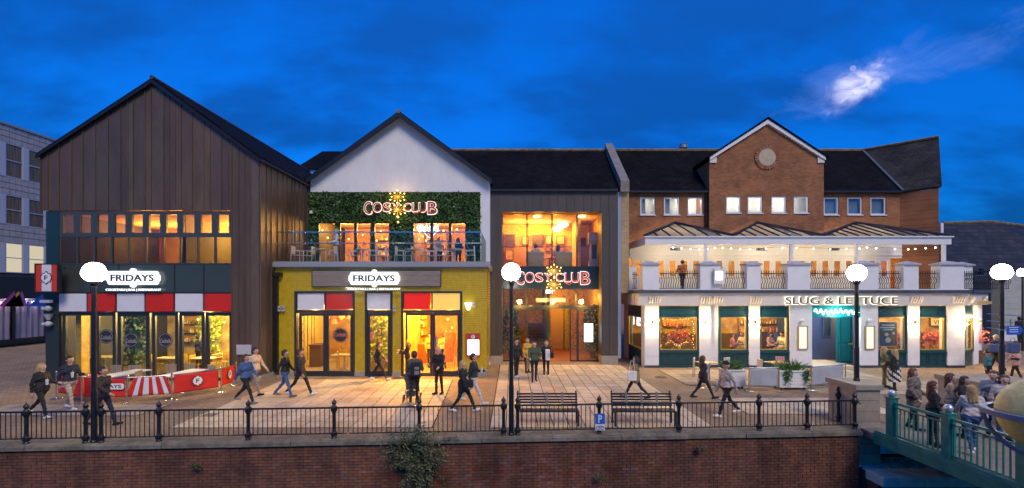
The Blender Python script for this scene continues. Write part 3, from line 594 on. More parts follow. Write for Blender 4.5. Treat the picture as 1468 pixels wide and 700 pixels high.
rd = random.Random(11); mb = MB(); hx0, hx1 = X(441, D3), X(688.5, D3); n = 0
wr = [(X(a, D3), X(b, D3)) for a, b in w3]
while n < 13000:
    x, z = rd.uniform(hx0, hx1), rd.uniform(hz1, hz0-.03)
    if z < wz1 and any(a-.03 < x < b+.03 for a, b in wr): continue
    n += 1; a = Vector((rd.gauss(0, .7), -rd.uniform(.25, 1), rd.gauss(-.25, .7))).normalized(); b = Matrix.Rotation(rd.uniform(0, 6.28), 3, a) @ a.orthogonal().normalized()
    p = Vector((x, D3+.04-.14*rd.random()**2*(.6+.4*math.sin(x*2.3)*math.sin(z*3.1+x)), z)); l = rd.uniform(.05, .15); mb.add([p, p+a*l*.5+b*l*.4, p+a*l, p+a*l*.5-b*l*.4], [(0, 1, 2, 3)])
mb.build('leaf_wall', wleaf, B2)['kind'] = 'stuff'
for i, (a, b) in enumerate(w3): window(B2, X(a, D3), X(b, D3), wz0, wz1, D3+.12, .06, .12, dark, glass)
slx = X(443, D3); srx = X(704, D3)
for ex, ez, s in ((GX0-.12, GZ-.1, -1), (GX1+.12, GZ-.1, 1)):
    rf = MB().poly([(AX2, D3-.35, AZ2-.03), (ex, D3-.35, ez), (ex, D3-.35, ez+.12), (AX2, D3-.35, AZ2+.12)], (0, 8, 0)).build('roof', slate_y, B2)
    MB().poly([(AX2, D3-.42, AZ2-.22), (ex, D3-.42, ez-.18), (ex, D3-.42, ez+.06), (AX2, D3-.42, AZ2+.06)], (0, .069, 0)).build('verge', black, rf)
MB().tube((AX2, D3-.44, AZ2+.07), (AX2, D3+7.6, AZ2+.07), .1, n=8).build('ridge', M('ridge_lichen', (.22, .15, .06), .9, var=.5), B2)
mb = MB(); x0 = X(440, D3)-.1; mb.box(x0-.1, x0+.12, D3-.5, D3-.25, zT, Z(262, D3)); mb.box(x0-.2, x0+.2, D3-.6, D3-.2, Z(270, D3), Z(250, D3)); mb.build('downpipe', black, B2)
prop('wall_alarm', MB().box(X(448, D3)-.07, X(448, D3)+.07, D3-.2, D3-.05, Z(305, D3)-.07, Z(305, D3)+.07), whitep, 'tiny white alarm box on the leaf wall', 'alarm box')
# rear range with hipped slate roof seen between the two gables
MB().add([(X(425, 34), 34, Z(245, 34)), (X(560, 34), 34, Z(245, 34)), (X(560, 38), 38, Z(217, 38)), (X(462, 38), 38, Z(217, 38)), (X(425, 38), 38, Z(240, 38))], [(0, 1, 2, 3), (0, 3, 4)]).build('rear_roof', slate_x, B2)
MB().box(X(428, 34), X(560, 34), 34.1, 37.8, 0, Z(245, 34)-.02).build('rear_wall', white, B2)
# upper room
MB().box(hx0+.1, GX1-.3, D3+.3, 30, zT-.05, zT).build('floor', deck, B2); MB().box(hx0+.1, GX1-.3, D3+.3, 30, wz1+.35, wz1+.6).build('ceiling', M('ceiling_tan', (.5, .33, .17), .8), B2)
MB().box(hx0+.1, GX1-.3, 29.6, 29.9, zT+.001, wz1+.34).build('back_wall', M('bar_wall', (.50, .24, .07), .8, var=.35, vs=1.6), B2)
MB().box(X(574, D3)-.6, X(574, D3)+.6, D3+.3, 28, zT+.001, wz1+.34).build('partition', M('partition_brown', (.20, .09, .03), .8), B2)
for px, e in ((468, 120), (520, 110), (550, 60), (610, 110), (655, 90)): point('bar_light', (X(px, D3), 26.8, wz1-.1), e, (1, .46, .09), .2, B2)
# terrace balustrade: glass, top rail, hand rail, posts
t = thing('terrace_balustrade', 'frameless glass balustrade with steel rails along the roof terrace', 'balustrade', ((YX0+YX1)/2, D2-.05, zT))
xa, xb = X(397, D2), X(690.5, D2); n = 7
for i in range(n):
    a, b = xa+(xb-xa)*i/n, xa+(xb-xa)*(i+1)/n
    MB().box(a+.008, b-.008, D2-.056, D2-.044, zT+.03, Z(334, D2)).build('pane', bglass, t)
MB().box(xa, xb, D2-.075, D2-.025, Z(334, D2)+.001, Z(332.3, D2)).build('top_rail', chrome, t)
MB().tube((xa-.02, D2-.13, Z(349.3, D2)), (xb, D2-.13, Z(349.3, D2)), .022, n=8).build('hand_rail', chrome, t)
for i in range(n+1):
    x = xa+(xb-xa)*i/n; MB().box(x-.015, x+.015, D2-.115, D2-.06, Z(351, D2), Z(348, D2)).build('clamp', chrome, t)
MB().box(xa, xb, D2-.08, D2-.02, zT, zT+.028).build('base_channel', dark, t)
MB().box(xb-.006, xb+.006, D2-.03, D3, zT+.03, Z(334, D2)).build('pane', bglass, t)
# COSY CLUB signs: red letters with white edges
cred = M('letter_red', (.50, .035, .015), .4); cwh = EM('letter_edge', (1, .80, .74), 1.3)
def cosy(label, xc, zc, w, y):
    t = thing('club_sign', label, 'sign', (xc, y, zc)); k = w/106.0
    for ch, a, b, z0, z1 in (('C', -52, -41, -9, 9), ('O', -39, -26.5, -6, 8), ('S', -24, -14, -5, 7), ('Y', -12, -1, -4.5, 6.5), ('C', 5, 15, -4.5, 6.5), ('L', 17.5, 25, -5, 7), ('U', 27, 37.5, -6, 7.5), ('B', 40, 53, -9, 9)):
        o = text(ch, 'letter', cred, t, xc+a*k, xc+b*k, zc+z0*k, zc+z1*k, y-.03, .03, .006)
        text(ch, 'letter_edge', cwh, o, xc+(a-.7)*k, xc+(b+.7)*k, zc+(z0-.8)*k, zc+(z1+.8)*k, y, .02, .022)
        if ch in 'OLUBYC':
            pass
    MB().path([(xc+(18+i*2.2)*k, y-.05, zc+(-6-3*math.sin(i*.7))*k) for i in range(10)], .6*k, 5).build('swash', cred, t)
    return t
def starburst(label, xc, zc, r, y, seed):
    t = thing('starburst_lamp', label, 'lamp', (xc, y, zc)); rd = random.Random(seed)
    MB().ball((xc, y, zc), r*.16, 12, 8).build('hub', gold, t)
    MB().tube((xc, y, zc), (xc, y+.35, zc), .02).build('bracket', gold, t)
    for i in range(12):
        a = i/12*6.283; d = Vector((math.cos(a)*1.0, -.25, math.sin(a)*.78)); d = d*(r*(1 if i % 2 else .72)); p = Vector((xc, y, zc))
        MB().tube(p, p+d, .008, n=5).build('arm', gold, t)
        b = MB(); b.smooth = True; b.ball(p+d, .035, 8, 6); b.build('bulb', bulb, t)
    point('lamp_light', (xc, y-.25, zc), 5, (1, .6, .15), .2, t)
    return t
cosy('red and white COSY CLUB lettering on the leafy terrace wall', X(574.5, D3), Z(299, D3), X(627, D3)-X(522, D3), D3-.1)
starburst('upper starburst lamp with orange bulbs on the leaf wall', X(573, D3), Z(285, D3), .42, D3-.4, 1)
starburst('lower starburst lamp with orange bulbs on the leaf wall', X(573, D3), Z(303, D3), .46, D3-.4, 2)
for i, py in enumerate((313, 320)):
    b = MB(); b.ball((X(573, D3), D3-.35, Z(py, D3)), .05, 10, 8); b.cur = 1; b.tube((X(573, D3), D3-.35, Z(py, D3)+.06), (X(573, D3), D3-.35, Z(py, D3)+.25), .008); prop('pendant_bulb', b, [bulb, gold], 'small orange bulb hanging below the starburst lamps, %s' % ('upper one', 'lower one')[i], 'lamp')
# neon script in the window
t = thing('neon_sign', 'blue-white neon script inside the terrace window', 'sign', (X(615, D3), D3+.5, Z(332, D3))); pts = []
for i in range(60):
    u = i/59; pts.append((X(595+32*u, D3)+.05*math.sin(i*1.5), D3+.5, Z(326, D3)+.17*math.sin(i*.95)+.08*math.sin(i*2.3)))
MB().path(pts, .017, 5).build('tube', neonw, t); MB().path([(X(602+24*i/16, D3), D3+.5, Z(325+14*math.sin(3.14*i/16), D3)) for i in range(17)], .015, 5).build('tube', neonw, t)
# ================================================================ taupe entrance block
D4 = 24.6; CX0, CX1 = X(703, D4), X(885, D4)
B4 = thing('entrance_block', 'taupe clad entrance block with tall lit glazing and slate roof', 'building', ((CX0+CX1)/2, D4, 0))
ox0, ox1 = X(720, D4), X(862.5, D4); zh4 = Z(272.5, D4); zo4 = Z(304, D4)
def cpanels(x0, x1, z0, z1, n):
    for i in range(n):
        a, b = x0+(x1-x0)*i/n, x0+(x1-x0)*(i+1)/n; mb = MB(); mb.box(a+.004, b-.004, D4-.02, D4+.2, z0, z1); mb.box(a-.012, a+.012, D4-.045, D4-.0205, z0, z1); mb.build('panel', cladg, B4)
cpanels(CX0+.01, CX1, zo4, zh4, 15); cpanels(CX0+.01, ox0, .45, zo4-.003, 2); cpanels(ox1, CX1, .45, zo4-.003, 2)
for a, b in ((CX0+.01, ox0), (ox1, CX1)): MB().box(a-.0, b+.02, D4-.06, D4+.9, 0, .44).build('plinth', stone, B4)
MB().box(ox0-.02, ox0, D4+.21, D4+1.1, .45, zo4).build('reveal', cladg, B4); MB().box(ox1, ox1+.02, D4+.21, D4+1.1, .45, zo4).build('reveal', cladg, B4)
D5 = D4+.85
zs1, zs0 = Z(383, D5), Z(414, D5)
vb = [720+35.7*i for i in range(5)]
for a, b in zip(vb, vb[1:]):
    window(B4, X(a, D5)+.01, X(b, D5)-.01, zs1, zo4+.05, D5, .04, .12, dark, glass)
MB().box(ox0, ox1+.2, D5-.05, D5+.1, zs0, zs1-.002).build('sign_band', M('sign_band', (.022, .034, .042), .15), B4)
ub = [720, 755, 790, 826, 864]
for a, b in zip(ub, ub[1:]): window(B4, X(a, D5)+.01, X(b, D5)-.01, Z(439, D5), zs0-.003, D5, .04, .1, dark, glass)
MB().box(ox0, ox1+.2, D5-.06, D5+.08, Z(442.5, D5), Z(439.2, D5)).build('transom', dark, B4)
for a, b, nm in ((720, 756, 'glass_screen'), (756, 786, 'glass_door'), (817, 828, 'glass_screen'), (828, 864, 'glass_screen')):
    window(B4, X(a, D5)+.005, X(b, D5)-.005, .03, Z(442.8, D5), D5, .05, .1, dark, glass, (), nm)
cosy('red and white COSY CLUB lettering above the taupe entrance', X(792, D5), Z(399, D5), X(846, D5)-X(740, D5), D5-.12)
starburst('upper starburst lamp with orange bulbs over the entrance sign', X(793, D5), Z(389, D5), .42, D5-.5, 3)
starburst('lower starburst lamp with orange bulbs over the entrance sign', X(793, D5), Z(408, D5), .44, D5-.5, 4)
# lobby
lob = M('lobby_paper', (.55, .30, .08), .8, var=.6, vs=9, var2=.3, v2s=30)
MB().box(ox0-.1, ox1+.4, D5+.1, 33, .004, .02).build('floor', M('red_carpet', (.30, .10, .05), .7, var=.2, vs=6), B4)
MB().box(ox0-.1, ox1+.4, D5+.1, 33, zs0+.1, zs1-.1).build('floor_slab', M('lobby_ceiling', (.40, .24, .10), .8), B4)
MB().box(ox0-.2, ox0-.05, D5+.11, 32, .02, zo4).build('side_wall', lob, B4); MB().box(ox1+.2, ox1+.35, D5+.11, 32, .02, zo4).build('side_wall', lob, B4)
MB().box(ox0-.04, ox1+.19, 31, 31.2, .02, zs0+.09).build('back_wall', lob, B4)
MB().box(X(784, 27), X(786, 27)+.08, 27, 31, .02, zs0+.09).build('partition', M('green_wall', (.10, .11, .04), .8, var=.5, vs=8), B4)
dr = MB().box(X(790, 30.9), X(808, 30.9), 30.85, 30.95, .03, Z(440, 30.9)).build('inner_door', M('panelled_door', (.52, .30, .09), .5), B4)
for zz in (.5, 1.5, 2.2): frame(MB(), X(791.5, 30.9), X(806.5, 30.9), zz, zz+.55 if zz != 1.5 else zz+.4, 30.82, 30.849, .05).build('moulding', MATS['panelled_door'], dr)
for px, yy, e in ((765, 28, 20), (803, 28, 24), (843, 27.6, 18), (800, 29.8, 20)): point('lobby_light', (X(px, D5), yy, 3.5), e, (1, .5, .10), .15, B4)
point('entrance_downlight', (X(793, D5), D5-.4, 3.3), 36, (1, .55, .12), .15, B4); point('entrance_downlight', (X(835, D5), D5-.4, 3.3), 30, (1, .55, .12), .15, B4); point('entrance_downlight', (X(745, D5), D5-.4, 3.3), 40, (1, .55, .12), .15, B4)
for i in range(10): MB().box(X(758, 27.5), X(783, 27.5), 27.4+i*.28, 27.4+i*.28+.3, .02, .02+.18*(i+1)).build('stair_step', M('stair_dark', (.09, .05, .025), .6), B4)
MB().box(X(809, 30.6), X(815, 30.6), 30.5, 30.9, .03, 3.2).build('green_drape', M('drape_pattern', (.30, .26, .08), .8, var=.7, vs=10), B4)
for z in (1.1, 1.55): MB().tube((X(757, 27.3), 27.3, z-.3), (X(757, 27.3), 30.0, z+1.5), .03).build('stair_rail', gold, B4)
# first-floor lounge
paper = M('damask_paper', (.62, .36, .08), .8, var=.5, vs=12, var2=.3, v2s=40)
zl = zs1-.1
MB().box(ox0-.1, ox1+.4, D5+.1, 30.2, zo4+.1, zo4+.4).build('ceiling', M('lounge_ceiling', (.62, .40, .26), .8), B4)
MB().box(ox0-.04, ox1+.19, 29.8, 30, zl, zo4+.09).build('back_wall', paper, B4)
MB().box(ox0-.04, ox1+.19, 29.72, 29.799, zl, zl+1.75).build('wainscot', M('wainscot', (.32, .17, .05), .6, var=.2), B4); MB().box(ox0-.04, ox1+.19, 29.68, 29.719, zl+1.70, zl+1.78).build('dado_rail', M('dado', (.5, .3, .1), .5), B4)
MB().box(X(828, 27), X(828, 27)+.15, 26.8, 29.7, zl, zo4+.09).build('partition', paper, B4)
for px, yy, e in ((744, 28.6, 50), (775, 28.8, 60), (806, 28.9, 60), (843, 27.2, 14)): point('lounge_light', (X(px, D5), yy, zo4-.45), e, (1, .44, .06), .15, B4)
for i, (px, py, D) in enumerate(((770, 309, 26.6), (834, 309, 26.4), (807, 323.5, 28.6), (799, 329.5, 29.2))):
    t = thing('ceiling_lamp', 'tiered glowing glass ceiling lamp in the upper lounge, %s' % ('near the window, second pane', 'in the end pane', 'third pane, higher of the far pair', 'third pane, lower of the far pair')[i], 'lamp', (X(px, D), D, Z(py, D)))
    x0, z0 = X(px, D), Z(py, D)
    for k, (r, dz) in enumerate(((.30, .10), (.36, 0), (.22, -.10))): MB().lathe([(r*.9, 0), (r, .04), (r*.85, .075)], (x0, D, z0+dz), 18).build('glass_tier', EM('lamp_amber', (1, .66, .24), 7), t)
    MB().tube((x0, D, z0+.1), (x0, D, zo4+.1), .02).build('rod', gold, t)
pf = M('picture_frame', (.10, .05, .02), .4); pics = [(M('canvas_dark', (.05, .032, .014), .6, var=.5, vs=4)), M('canvas_gold', (.6, .42, .15), .6, var=.3, vs=5), M('canvas_red', (.4, .10, .05), .6, var=.4, vs=5), M('canvas_tan', (.5, .3, .12), .6, var=.5, vs=5)]
for i, (a, b, c, d, k) in enumerate(((723, 739, 336, 354, 0), (748, 758, 338, 352, 1), (763, 779, 336, 353, 0), (782, 791, 337, 351, 3), (797, 810, 338, 351, 3), (782, 789, 354, 361, 2), (796, 809, 354, 361, 2), (724, 736, 358, 374, 3), (830, 840, 341, 354, 0))):
    D = 29.66; lb = ('wide dark landscape painting over the sofa side', 'small gilt picture left of the portrait', 'dark framed portrait in the middle of the lounge wall', 'pale print right of the portrait', 'pale print above the red one near the corner', 'small red picture under the pale print', 'small red picture nearest the corner', 'brown poster low on the lounge wall', 'dark picture near the tall clock')[i]
    t = thing('picture', lb, 'picture', (X((a+b)/2, D), D, Z(d, D))); frame(MB(), X(a, D), X(b, D), Z(d, D), Z(c, D), D-.05, D, .06).build('frame', pf, t); MB().box(X(a, D)+.05, X(b, D)-.05, D-.03, D-.01, Z(d, D)+.05, Z(c, D)-.05).build('canvas', pics[k], t)
# tall clock, armchairs
cw = M('clock_cream', (.6, .5, .36), .5); D = 26.3; x0 = X(851, D)
t = thing('longcase_clock', 'pale longcase clock standing in the lounge corner', 'clock', (x0, D, zl)); MB().box(x0-.28, x0+.28, D-.2, D+.2, zl, zl+.5).build('base', cw, t); MB().box(x0-.2, x0+.2, D-.15, D+.15, zl+.5, zl+1.5).build('trunk', cw, t); MB().box(x0-.12, x0+.12, D-.17, D-.151, zl+.6, zl+1.4).build('door', pf, t)
MB().box(x0-.3, x0+.3, D-.2, D+.2, zl+1.5, zl+2.1).build('hood', cw, t); MB().tube((x0, D-.2, zl+1.8), (x0, D-.22, zl+1.8), .19, n=20).build('face', whitep, t)
def armchair(label, x, y, z, rz, m):
    t = thing('armchair', label, 'armchair', (x, y, z), rz); 
    def p(nm, *b): 
        mb = MB(); mb.box(*b); me = mb.mesh(nm, m); o = link(nm, me, t); bv = o.modifiers.new('bevel', 'BEVEL'); bv.width = .06; bv.segments = 3
    p('seat', -.36, .36, -.38, .3, .18, .45); p('backrest', -.48, .48, .3, .5, .1, .98); p('arm', -.5, -.365, -.4, .295, .1, .66); p('arm', .365, .5, -.4, .295, .1, .66)
    for sx in (-.4, .4):
        for sy in (-.3, .4): o = MB().box(sx-.03, sx+.03, sy-.03, sy+.03, 0, .1).build('leg', pf); o.parent = t
lea = M('tan_leather', (.34, .20, .06), .45, var=.2, vs=4)
armchair('tan leather armchair with its back to the window, left one', X(767, 26.2), 26.2, zl, R(180), lea); armchair('tan leather armchair with its back to the window, right one', X(807, 26.2), 26.2, zl, R(180), lea)
tb = thing('side_table', 'small dark pedestal table between the two armchairs', 'table', (X(788, 26.4), 26.4, zl)); MB().lathe([(.33, .6), (.35, .62), (.33, .64)], WL[tb.name], 18).build('table_top', pf, tb); MB().tube(WL[tb.name]+Vector((0, 0, .03)), WL[tb.name]+Vector((0, 0, .6)), .04).build('stem', pf, tb); MB().lathe([(.22, 0), (.2, .03)], WL[tb.name], 14).build('base', pf, tb)
# lit menu board in the entrance glass
t = thing('menu_board', 'bright blue-white lit menu board inside the entrance glass', 'menu board', (X(844, D5), D5+.3, Z(490, D5))); MB().box(X(838, D5), X(851, D5), D5+.2, D5+.26, Z(491, D5), Z(464, D5)).build('screen', EM('menu_blue', (.72, .9, 1), 3), t); frame(MB(), X(837.3, D5), X(851.7, D5), Z(491.6, D5), Z(463.4, D5), D5+.16, D5+.28, .03).build('frame', dark, t)
prop('exit_sign', MB().box(X(783, D5), X(793, D5), D5+.25, D5+.3, Z(421, D5), Z(415.5, D5)), EM('exit_glow', (.85, .9, .8), 2.5), 'small lit white box sign hanging over the entrance', 'sign')
prop('air_curtain', MB().box(X(769, D5), X(812, D5), D5+.3, D5+.55, Z(433.5, D5), Z(427.5, D5)), M('heater_cream', (.6, .52, .4), .5), 'long cream heater box above the entrance door', 'heater')
# slate roof of the middle block, party wall
rz0, ry1 = Z(272.5, D4)+.02, 28.5; rz1 = Z(216, ry1)
MB().poly([(CX0-1.5, D4-.1, rz0), (CX1+.1, D4-.1, rz0), (CX1+.1, ry1, rz1), (CX0-1.5, ry1, rz1)], (0, .06, -.1)).build('roof', slate_x, B4)
MB().poly([(CX0-3.6, ry1, rz1), (CX1+.1, ry1, rz1), (CX1+.1, ry1+4, rz0), (CX0-3.6, ry1+4, rz0)], (0, 0, -.1)).build('roof', slate_x, B4)
MB().poly([(CX0-3.6, D4+1.5, rz0+1.2), (CX0-1.501, D4+1.5, rz0+1.2), (CX0-1.501, ry1, rz1), (CX0-3.6, ry1, rz1)], (0, .06, -.1)).build('roof', slate_x, B4)
MB().tube((CX0-3.6, ry1, rz1+.02), (CX1+.1, ry1, rz1+.02), .1).build('ridge', MATS['ridge_lichen'], B4)
MB().box(CX0, CX1, D4-.2, D4-.06, rz0-.12, rz0-.01).build('gutter', black, B4)
pw = M('party_stone', (.22, .20, .18), .9, var=.3, vs=3, bump=.4)
MB().poly([(CX1+.12, D4-.25, rz0-.15), (CX1+.12, D4-.25, rz0+.42), (CX1+.12, ry1, rz1+.45), (CX1+.12, ry1, rz0-.15)][::-1], (.46, 0, 0)).build('party_wall', pw, B4)
xp0, xp1 = X(890.5, D4), X(900, D4)
MB().box(xp0, xp1+.06, D4-.0, D4+.5, Z(420, D4), rz0-.16).build('brick_pilaster', bbrick, B4); MB().box(X(885.5, D4), xp0-.01, D4-.02, D4+.3, .3, rz0-.16).build('downpipe_casing', M('zinc', (.32, .34, .38), .4, .3), B4)
MB().box(CX0+.02, CX1-.02, D4+.25, D4+.9, zo4+.25, zh4-.01).build('wall', MATS['backing'], B4)
MB().box(CX1-.25, CX1-.01, D4+.95, 33, 0, zh4).build('wall', rbrick, B4)
# ================================================================ corner pub
D6 = 23.4; P0, P1 = X(921, D6), X(1381, D6)
B6 = thing('corner_pub', 'white and teal corner pub with balustraded terrace and red brick upper floors', 'building', ((P0+P1)/2, D6, 0))
zp = Z(438, D6); zw1, zw0, zhd = Z(454.5, D6), Z(503.5, D6), Z(439, D6)
stone_w = RM('painted_block', (.74, .72, .68), vv=.04, sv=.1, rough=.55, var=.06, vs=4, bump=.1, bs=30)
piers = [(924, 944, 0), (1002, 1018, 0), (1018, 1031, .16), (1073, 1088.5, 0), (1131.5, 1163, 0), (1233, 1257.5, 0), (1300, 1317, 0), (1357, 1381, 0)]
for a, b, rc in piers:
    x0, x1 = X(a, D6), X(b, D6); n = 7; h = (zp-.12)/n
    for i in range(n): MB().box(x0, x1, D6-.06+rc, D6+.4, .12+i*h+.006, .12+(i+1)*h-.006).build('block', stone_w, B6)
    MB().box(x0+.012, x1-.012, D6-.048+rc, D6+.39, 0, zp-.001).build('pier_core', wpaint, B6)
    MB().box(x0-.02, x1+.02, D6-.08+rc, D6+.3, .0, .115).build('pier_base', M('plinth_dark', (.05, .05, .055), .6), B6)
wins = [(944, 1002), (1031, 1073), (1088.5, 1131.5), (1257.5, 1300), (1317, 1357)]
def pubwin(a, b):
    x0, x1 = X(a, D6)+.004, X(b, D6)-.004; xm = (x0+x1)/2
    mb = MB(); mb.box(x0, x1, D6+.02, D6+.3, .1, zw0-.1); mb.box(x0, x1, D6-.05, D6+.2, zw0-.099, zw0-.02); mb.box(x0, x1, D6-.03, D6+.25, .0, .099); st = mb.build('stallriser', tealp, B6)
    n = max(2, round((x1-x0)/.5))
    for i in range(n): a_, b_ = x0+.06+(x1-x0-.12)*i/n+.03, x0+.06+(x1-x0-.12)*(i+1)/n-.03; frame(MB(), a_, b_, .2, zw0-.18, D6+.0, D6+.019, .04).build('moulding', tealp, st)
    hd = MB().box(x0, x1, D6+.03, D6+.3, zw1+.06, zhd).build('head_panel', tealp, B6)
    r = (x1-x0)/2-.05
    MB().path([(xm+r*math.cos(3.1416*i/14), D6+.02, zw1+.12+(zhd-zw1-.2)*math.sin(3.1416*i/14)) for i in range(15)], .018, 5).build('arch_moulding', tealp, hd)
    frame(MB(), x0, x1, zw0-.019, zw1+.059, D6-.0, D6+.16, .07).build('window_surround', tealp, B6)
    window(B6, x0+.071, x1-.071, zw0+.052, zw1-.012, D6+.06, .045, .07, gold, glass)
for a, b in wins: pubwin(a, b)
# fascia, dentil brackets, slab edge
lead = M('lead_edge', (.07, .075, .08), .6, var=.3)
MB().box(P0-.25, P1+.05, D6-.2, D6+.5, zp+.001, Z(421, D6)).build('fascia', cream, B6)
MB().box(P0-.28, P1+.08, D6-.26, D6-.201, Z(423, D6), Z(420.2, D6)).build('cornice', cream, B6)
MB().box(P0-.35, P1+.1, D6-.36, D6+.5, Z(420, D6)+.002, Z(416, D6)).build('slab_edge', lead, B6)
zT6 = Z(416, D6)
MB().box(P0+.1, P1-.1, D6+.51, 27.7, zT6-.25, zT6).build('terrace_floor', M('terrace_deck', (.22, .19, .16), .8), B6)
for px in (937, 1010, 1025, 1080, 1308, 1368):
    for i in range(5):
        x = X(px, D6)+(i-2)*.13; mb = MB(); mb.poly([(x-.03, D6-.201, Z(435, D6)), (x-.03, D6-.34, Z(427, D6)), (x-.03, D6-.34, Z(425, D6)), (x-.03, D6-.201, Z(425, D6))], (.06, 0, 0)); mb.build('bracket', cream, B6)
t = thing('pub_sign', 'gold halo-lit SLUG & LETTUCE lettering on the cream fascia', 'sign', (X(1200, D6), D6-.3, Z(437, D6)))
hw = EM('halo', (1, .96, .86), 1.1)
text('SLUG & LETTUCE', 'lettering', M('gold_letter', (.24, .15, .04), .4, .3), t, X(1121, D6), X(1280, D6), Z(436, D6), Z(426, D6), D6-.30, .03, .006)
text('SLUG & LETTUCE', 'halo_backing', hw, t, X(1120, D6), X(1281, D6), Z(437, D6), Z(425, D6), D6-.25, .012, .03)
# entrance: teal soffit sign, recessed lobby, blue doors
ex0, ex1 = X(1163, D6), X(1233, D6)
tl = M('teal_bright', (.01, .19, .20), .35); navy = M('door_navy', (.035, .055, .13), .4, var=.1)
MB().box(ex0, ex1, D6-.03, D6+.2, Z(455, D6), zp-.002).build('entrance_header', tl, B6)
t = thing('neon_sign', 'mint neon script over the pub entrance', 'sign', ((ex0+ex1)/2, D6-.1, Z(452, D6)))
pts = [(ex0+.12+(ex1-ex0-.24)*i/90, D6-.08, Z(447, D6)+.10*math.sin(i*.62)*(1.5 if i % 13 < 5 else .7)+.03*math.sin(i*1.7)) for i in range(91)]
MB().path(pts, .022, 5).build('tube', neong, t)
point('neon_light', ((ex0+ex1)/2, D6-.35, Z(450, D6)), 14, (.6, 1, .95), .3, t)
MB().box(ex0+.002, ex1, D6+.2, 26.4, .004, .03).build('porch_floor', M('porch_tile', (.62, .50, .36), .5), B6)
MB().box(ex0, ex0+.06, D6+.41, 26.4, .03, zp-.01).build('porch_wall', navy, B6); MB().box(ex0+.07, X(1200, 26), 26, 26.2, .03, zp-.01).build('porch_wall', navy, B6)
iw = window(B6, X(1180, 25.95), X(1192, 25.95), 1.3, 2.9, 25.95, .06, .06, navy, glass)
dd = Matrix.Translation((X(1199, 24.9), 24.9, 0)) @ Matrix.Rotation(R(-18), 4, 'Z')
pd = MB(dd).box(0, 1.45, 0, .08, .03, zp-.3).build('door', M('door_teal', (.008, .14, .15), .35), B6)
for a in (.12, .78):
    for z0, z1 in ((.15, 1.0), (1.15, 2.75)): mb = MB(dd); frame(mb, a, a+.52, z0, z1, -.03, -.001, .05); mb.build('moulding', MATS['door_teal'], pd)
MB(dd).box(.55, .9, -.05, -.031, 1.02, 1.12).build('letter_plate', gold, pd)
MB().box(X(1199, 24.9)+1.3, ex1, D6+.41, D6+.5, .03, zp-.01).build('porch_wall', navy, B6); MB().box(ex0+.06, ex1, D6+.41, 26.4, zp-.2, zp-.1).build('porch_ceiling', wpaint, B6)
point('porch_light', ((ex0+ex1)/2-.3, D6+1.2, zp-.4), 60, (.8, .9, 1), .15, B6)
# returns at both ends
ml = Matrix.Translation((P0+.08, D6, 0)) @ Matrix.Rotation(R(90), 4, 'Z')     # local x runs back along +Y
def retwall(mat, L, w0, w1, nm):
    MB(mat).box(-.02, w0, .0, .3, 0, zp).build('return_pier', wpaint, B6); MB(mat).box(w1, L, .0, .3, 0, zp).build('return_pier', wpaint, B6)
    MB(mat).box(w0+.002, w1-.002, .05, .25, 0, zw0-.1).build('stallriser', tealp, B6); MB(mat).box(w0+.002, w1-.002, .05, .25, zw1+.05, zp).build('head_panel', tealp, B6)
    f = frame(MB(mat), w0+.003, w1-.003, zw0-.098, zw1+.048, .0, .2, .08).build('window_surround', tealp, B6)
    w = frame(MB(mat), w0+.085, w1-.085, zw0, zw1-.035, .03, .1, .05).build('window', gold, B6); MB(mat).box(w0+.12, w1-.12, .06, .07, zw0+.04, zw1-.07).build('pane', glass, w)
retwall(ml @ Matrix.Diagonal((1, -1, 1, 1)), 4.2, .5, 3.3, 'left')
MB().box(P0-.3, P0+.1, D6+.52, 27.6, zp+.002, Z(421, D6)).build('fascia', cream, B6); MB().box(P0-.4, P0+.1, D6+.52, 27.6, Z(420, D6)+.003, zT6).build('slab_edge', lead, B6)
mr = Matrix.Translation((P1, D6-.04, 0)) @ Matrix.Rotation(math.atan2(1.9, 2.9), 4, 'Z')
retwall(mr, 3.3, .12, 1.75, 'right')
MB(mr).box(.1, 3.5, -.2, .4, zp+.003, Z(421, D6)-.004).build('fascia', cream, B6); MB(mr).box(.1, 3.6, -.36, .4, Z(420, D6)+.004, zT6-.003).build('slab_edge', lead, B6)
for q, nn in ((.05, 5), (2.2, 5)):
    for i in range(nn): mb = MB(mr); x = q+i*.13; mb.poly([(x-.03, -.201, Z(435, D6)), (x-.03, -.34, Z(427, D6)), (x-.03, -.34, Z(425, D6)), (x-.03, -.201, Z(425, D6))], (.06, 0, 0)); mb.build('bracket', cream, B6)
# neon in left return window
t = thing('neon_sign', 'white neon lettering in the pub side window', 'sign', (P0+.3, 25, 1.9))
for ch, y0 in (('S', 24.5), ('M', 25.1), ('I', 25.8)):
    o = text(ch, 'letter', neonw, None, 0, .42 if ch != 'I' else .1, 0, .55, 0, .02, .01); o.parent = t; o.rotation_euler = (0, 0, R(-90)); o.location = (0, y0-25+.4, .1)
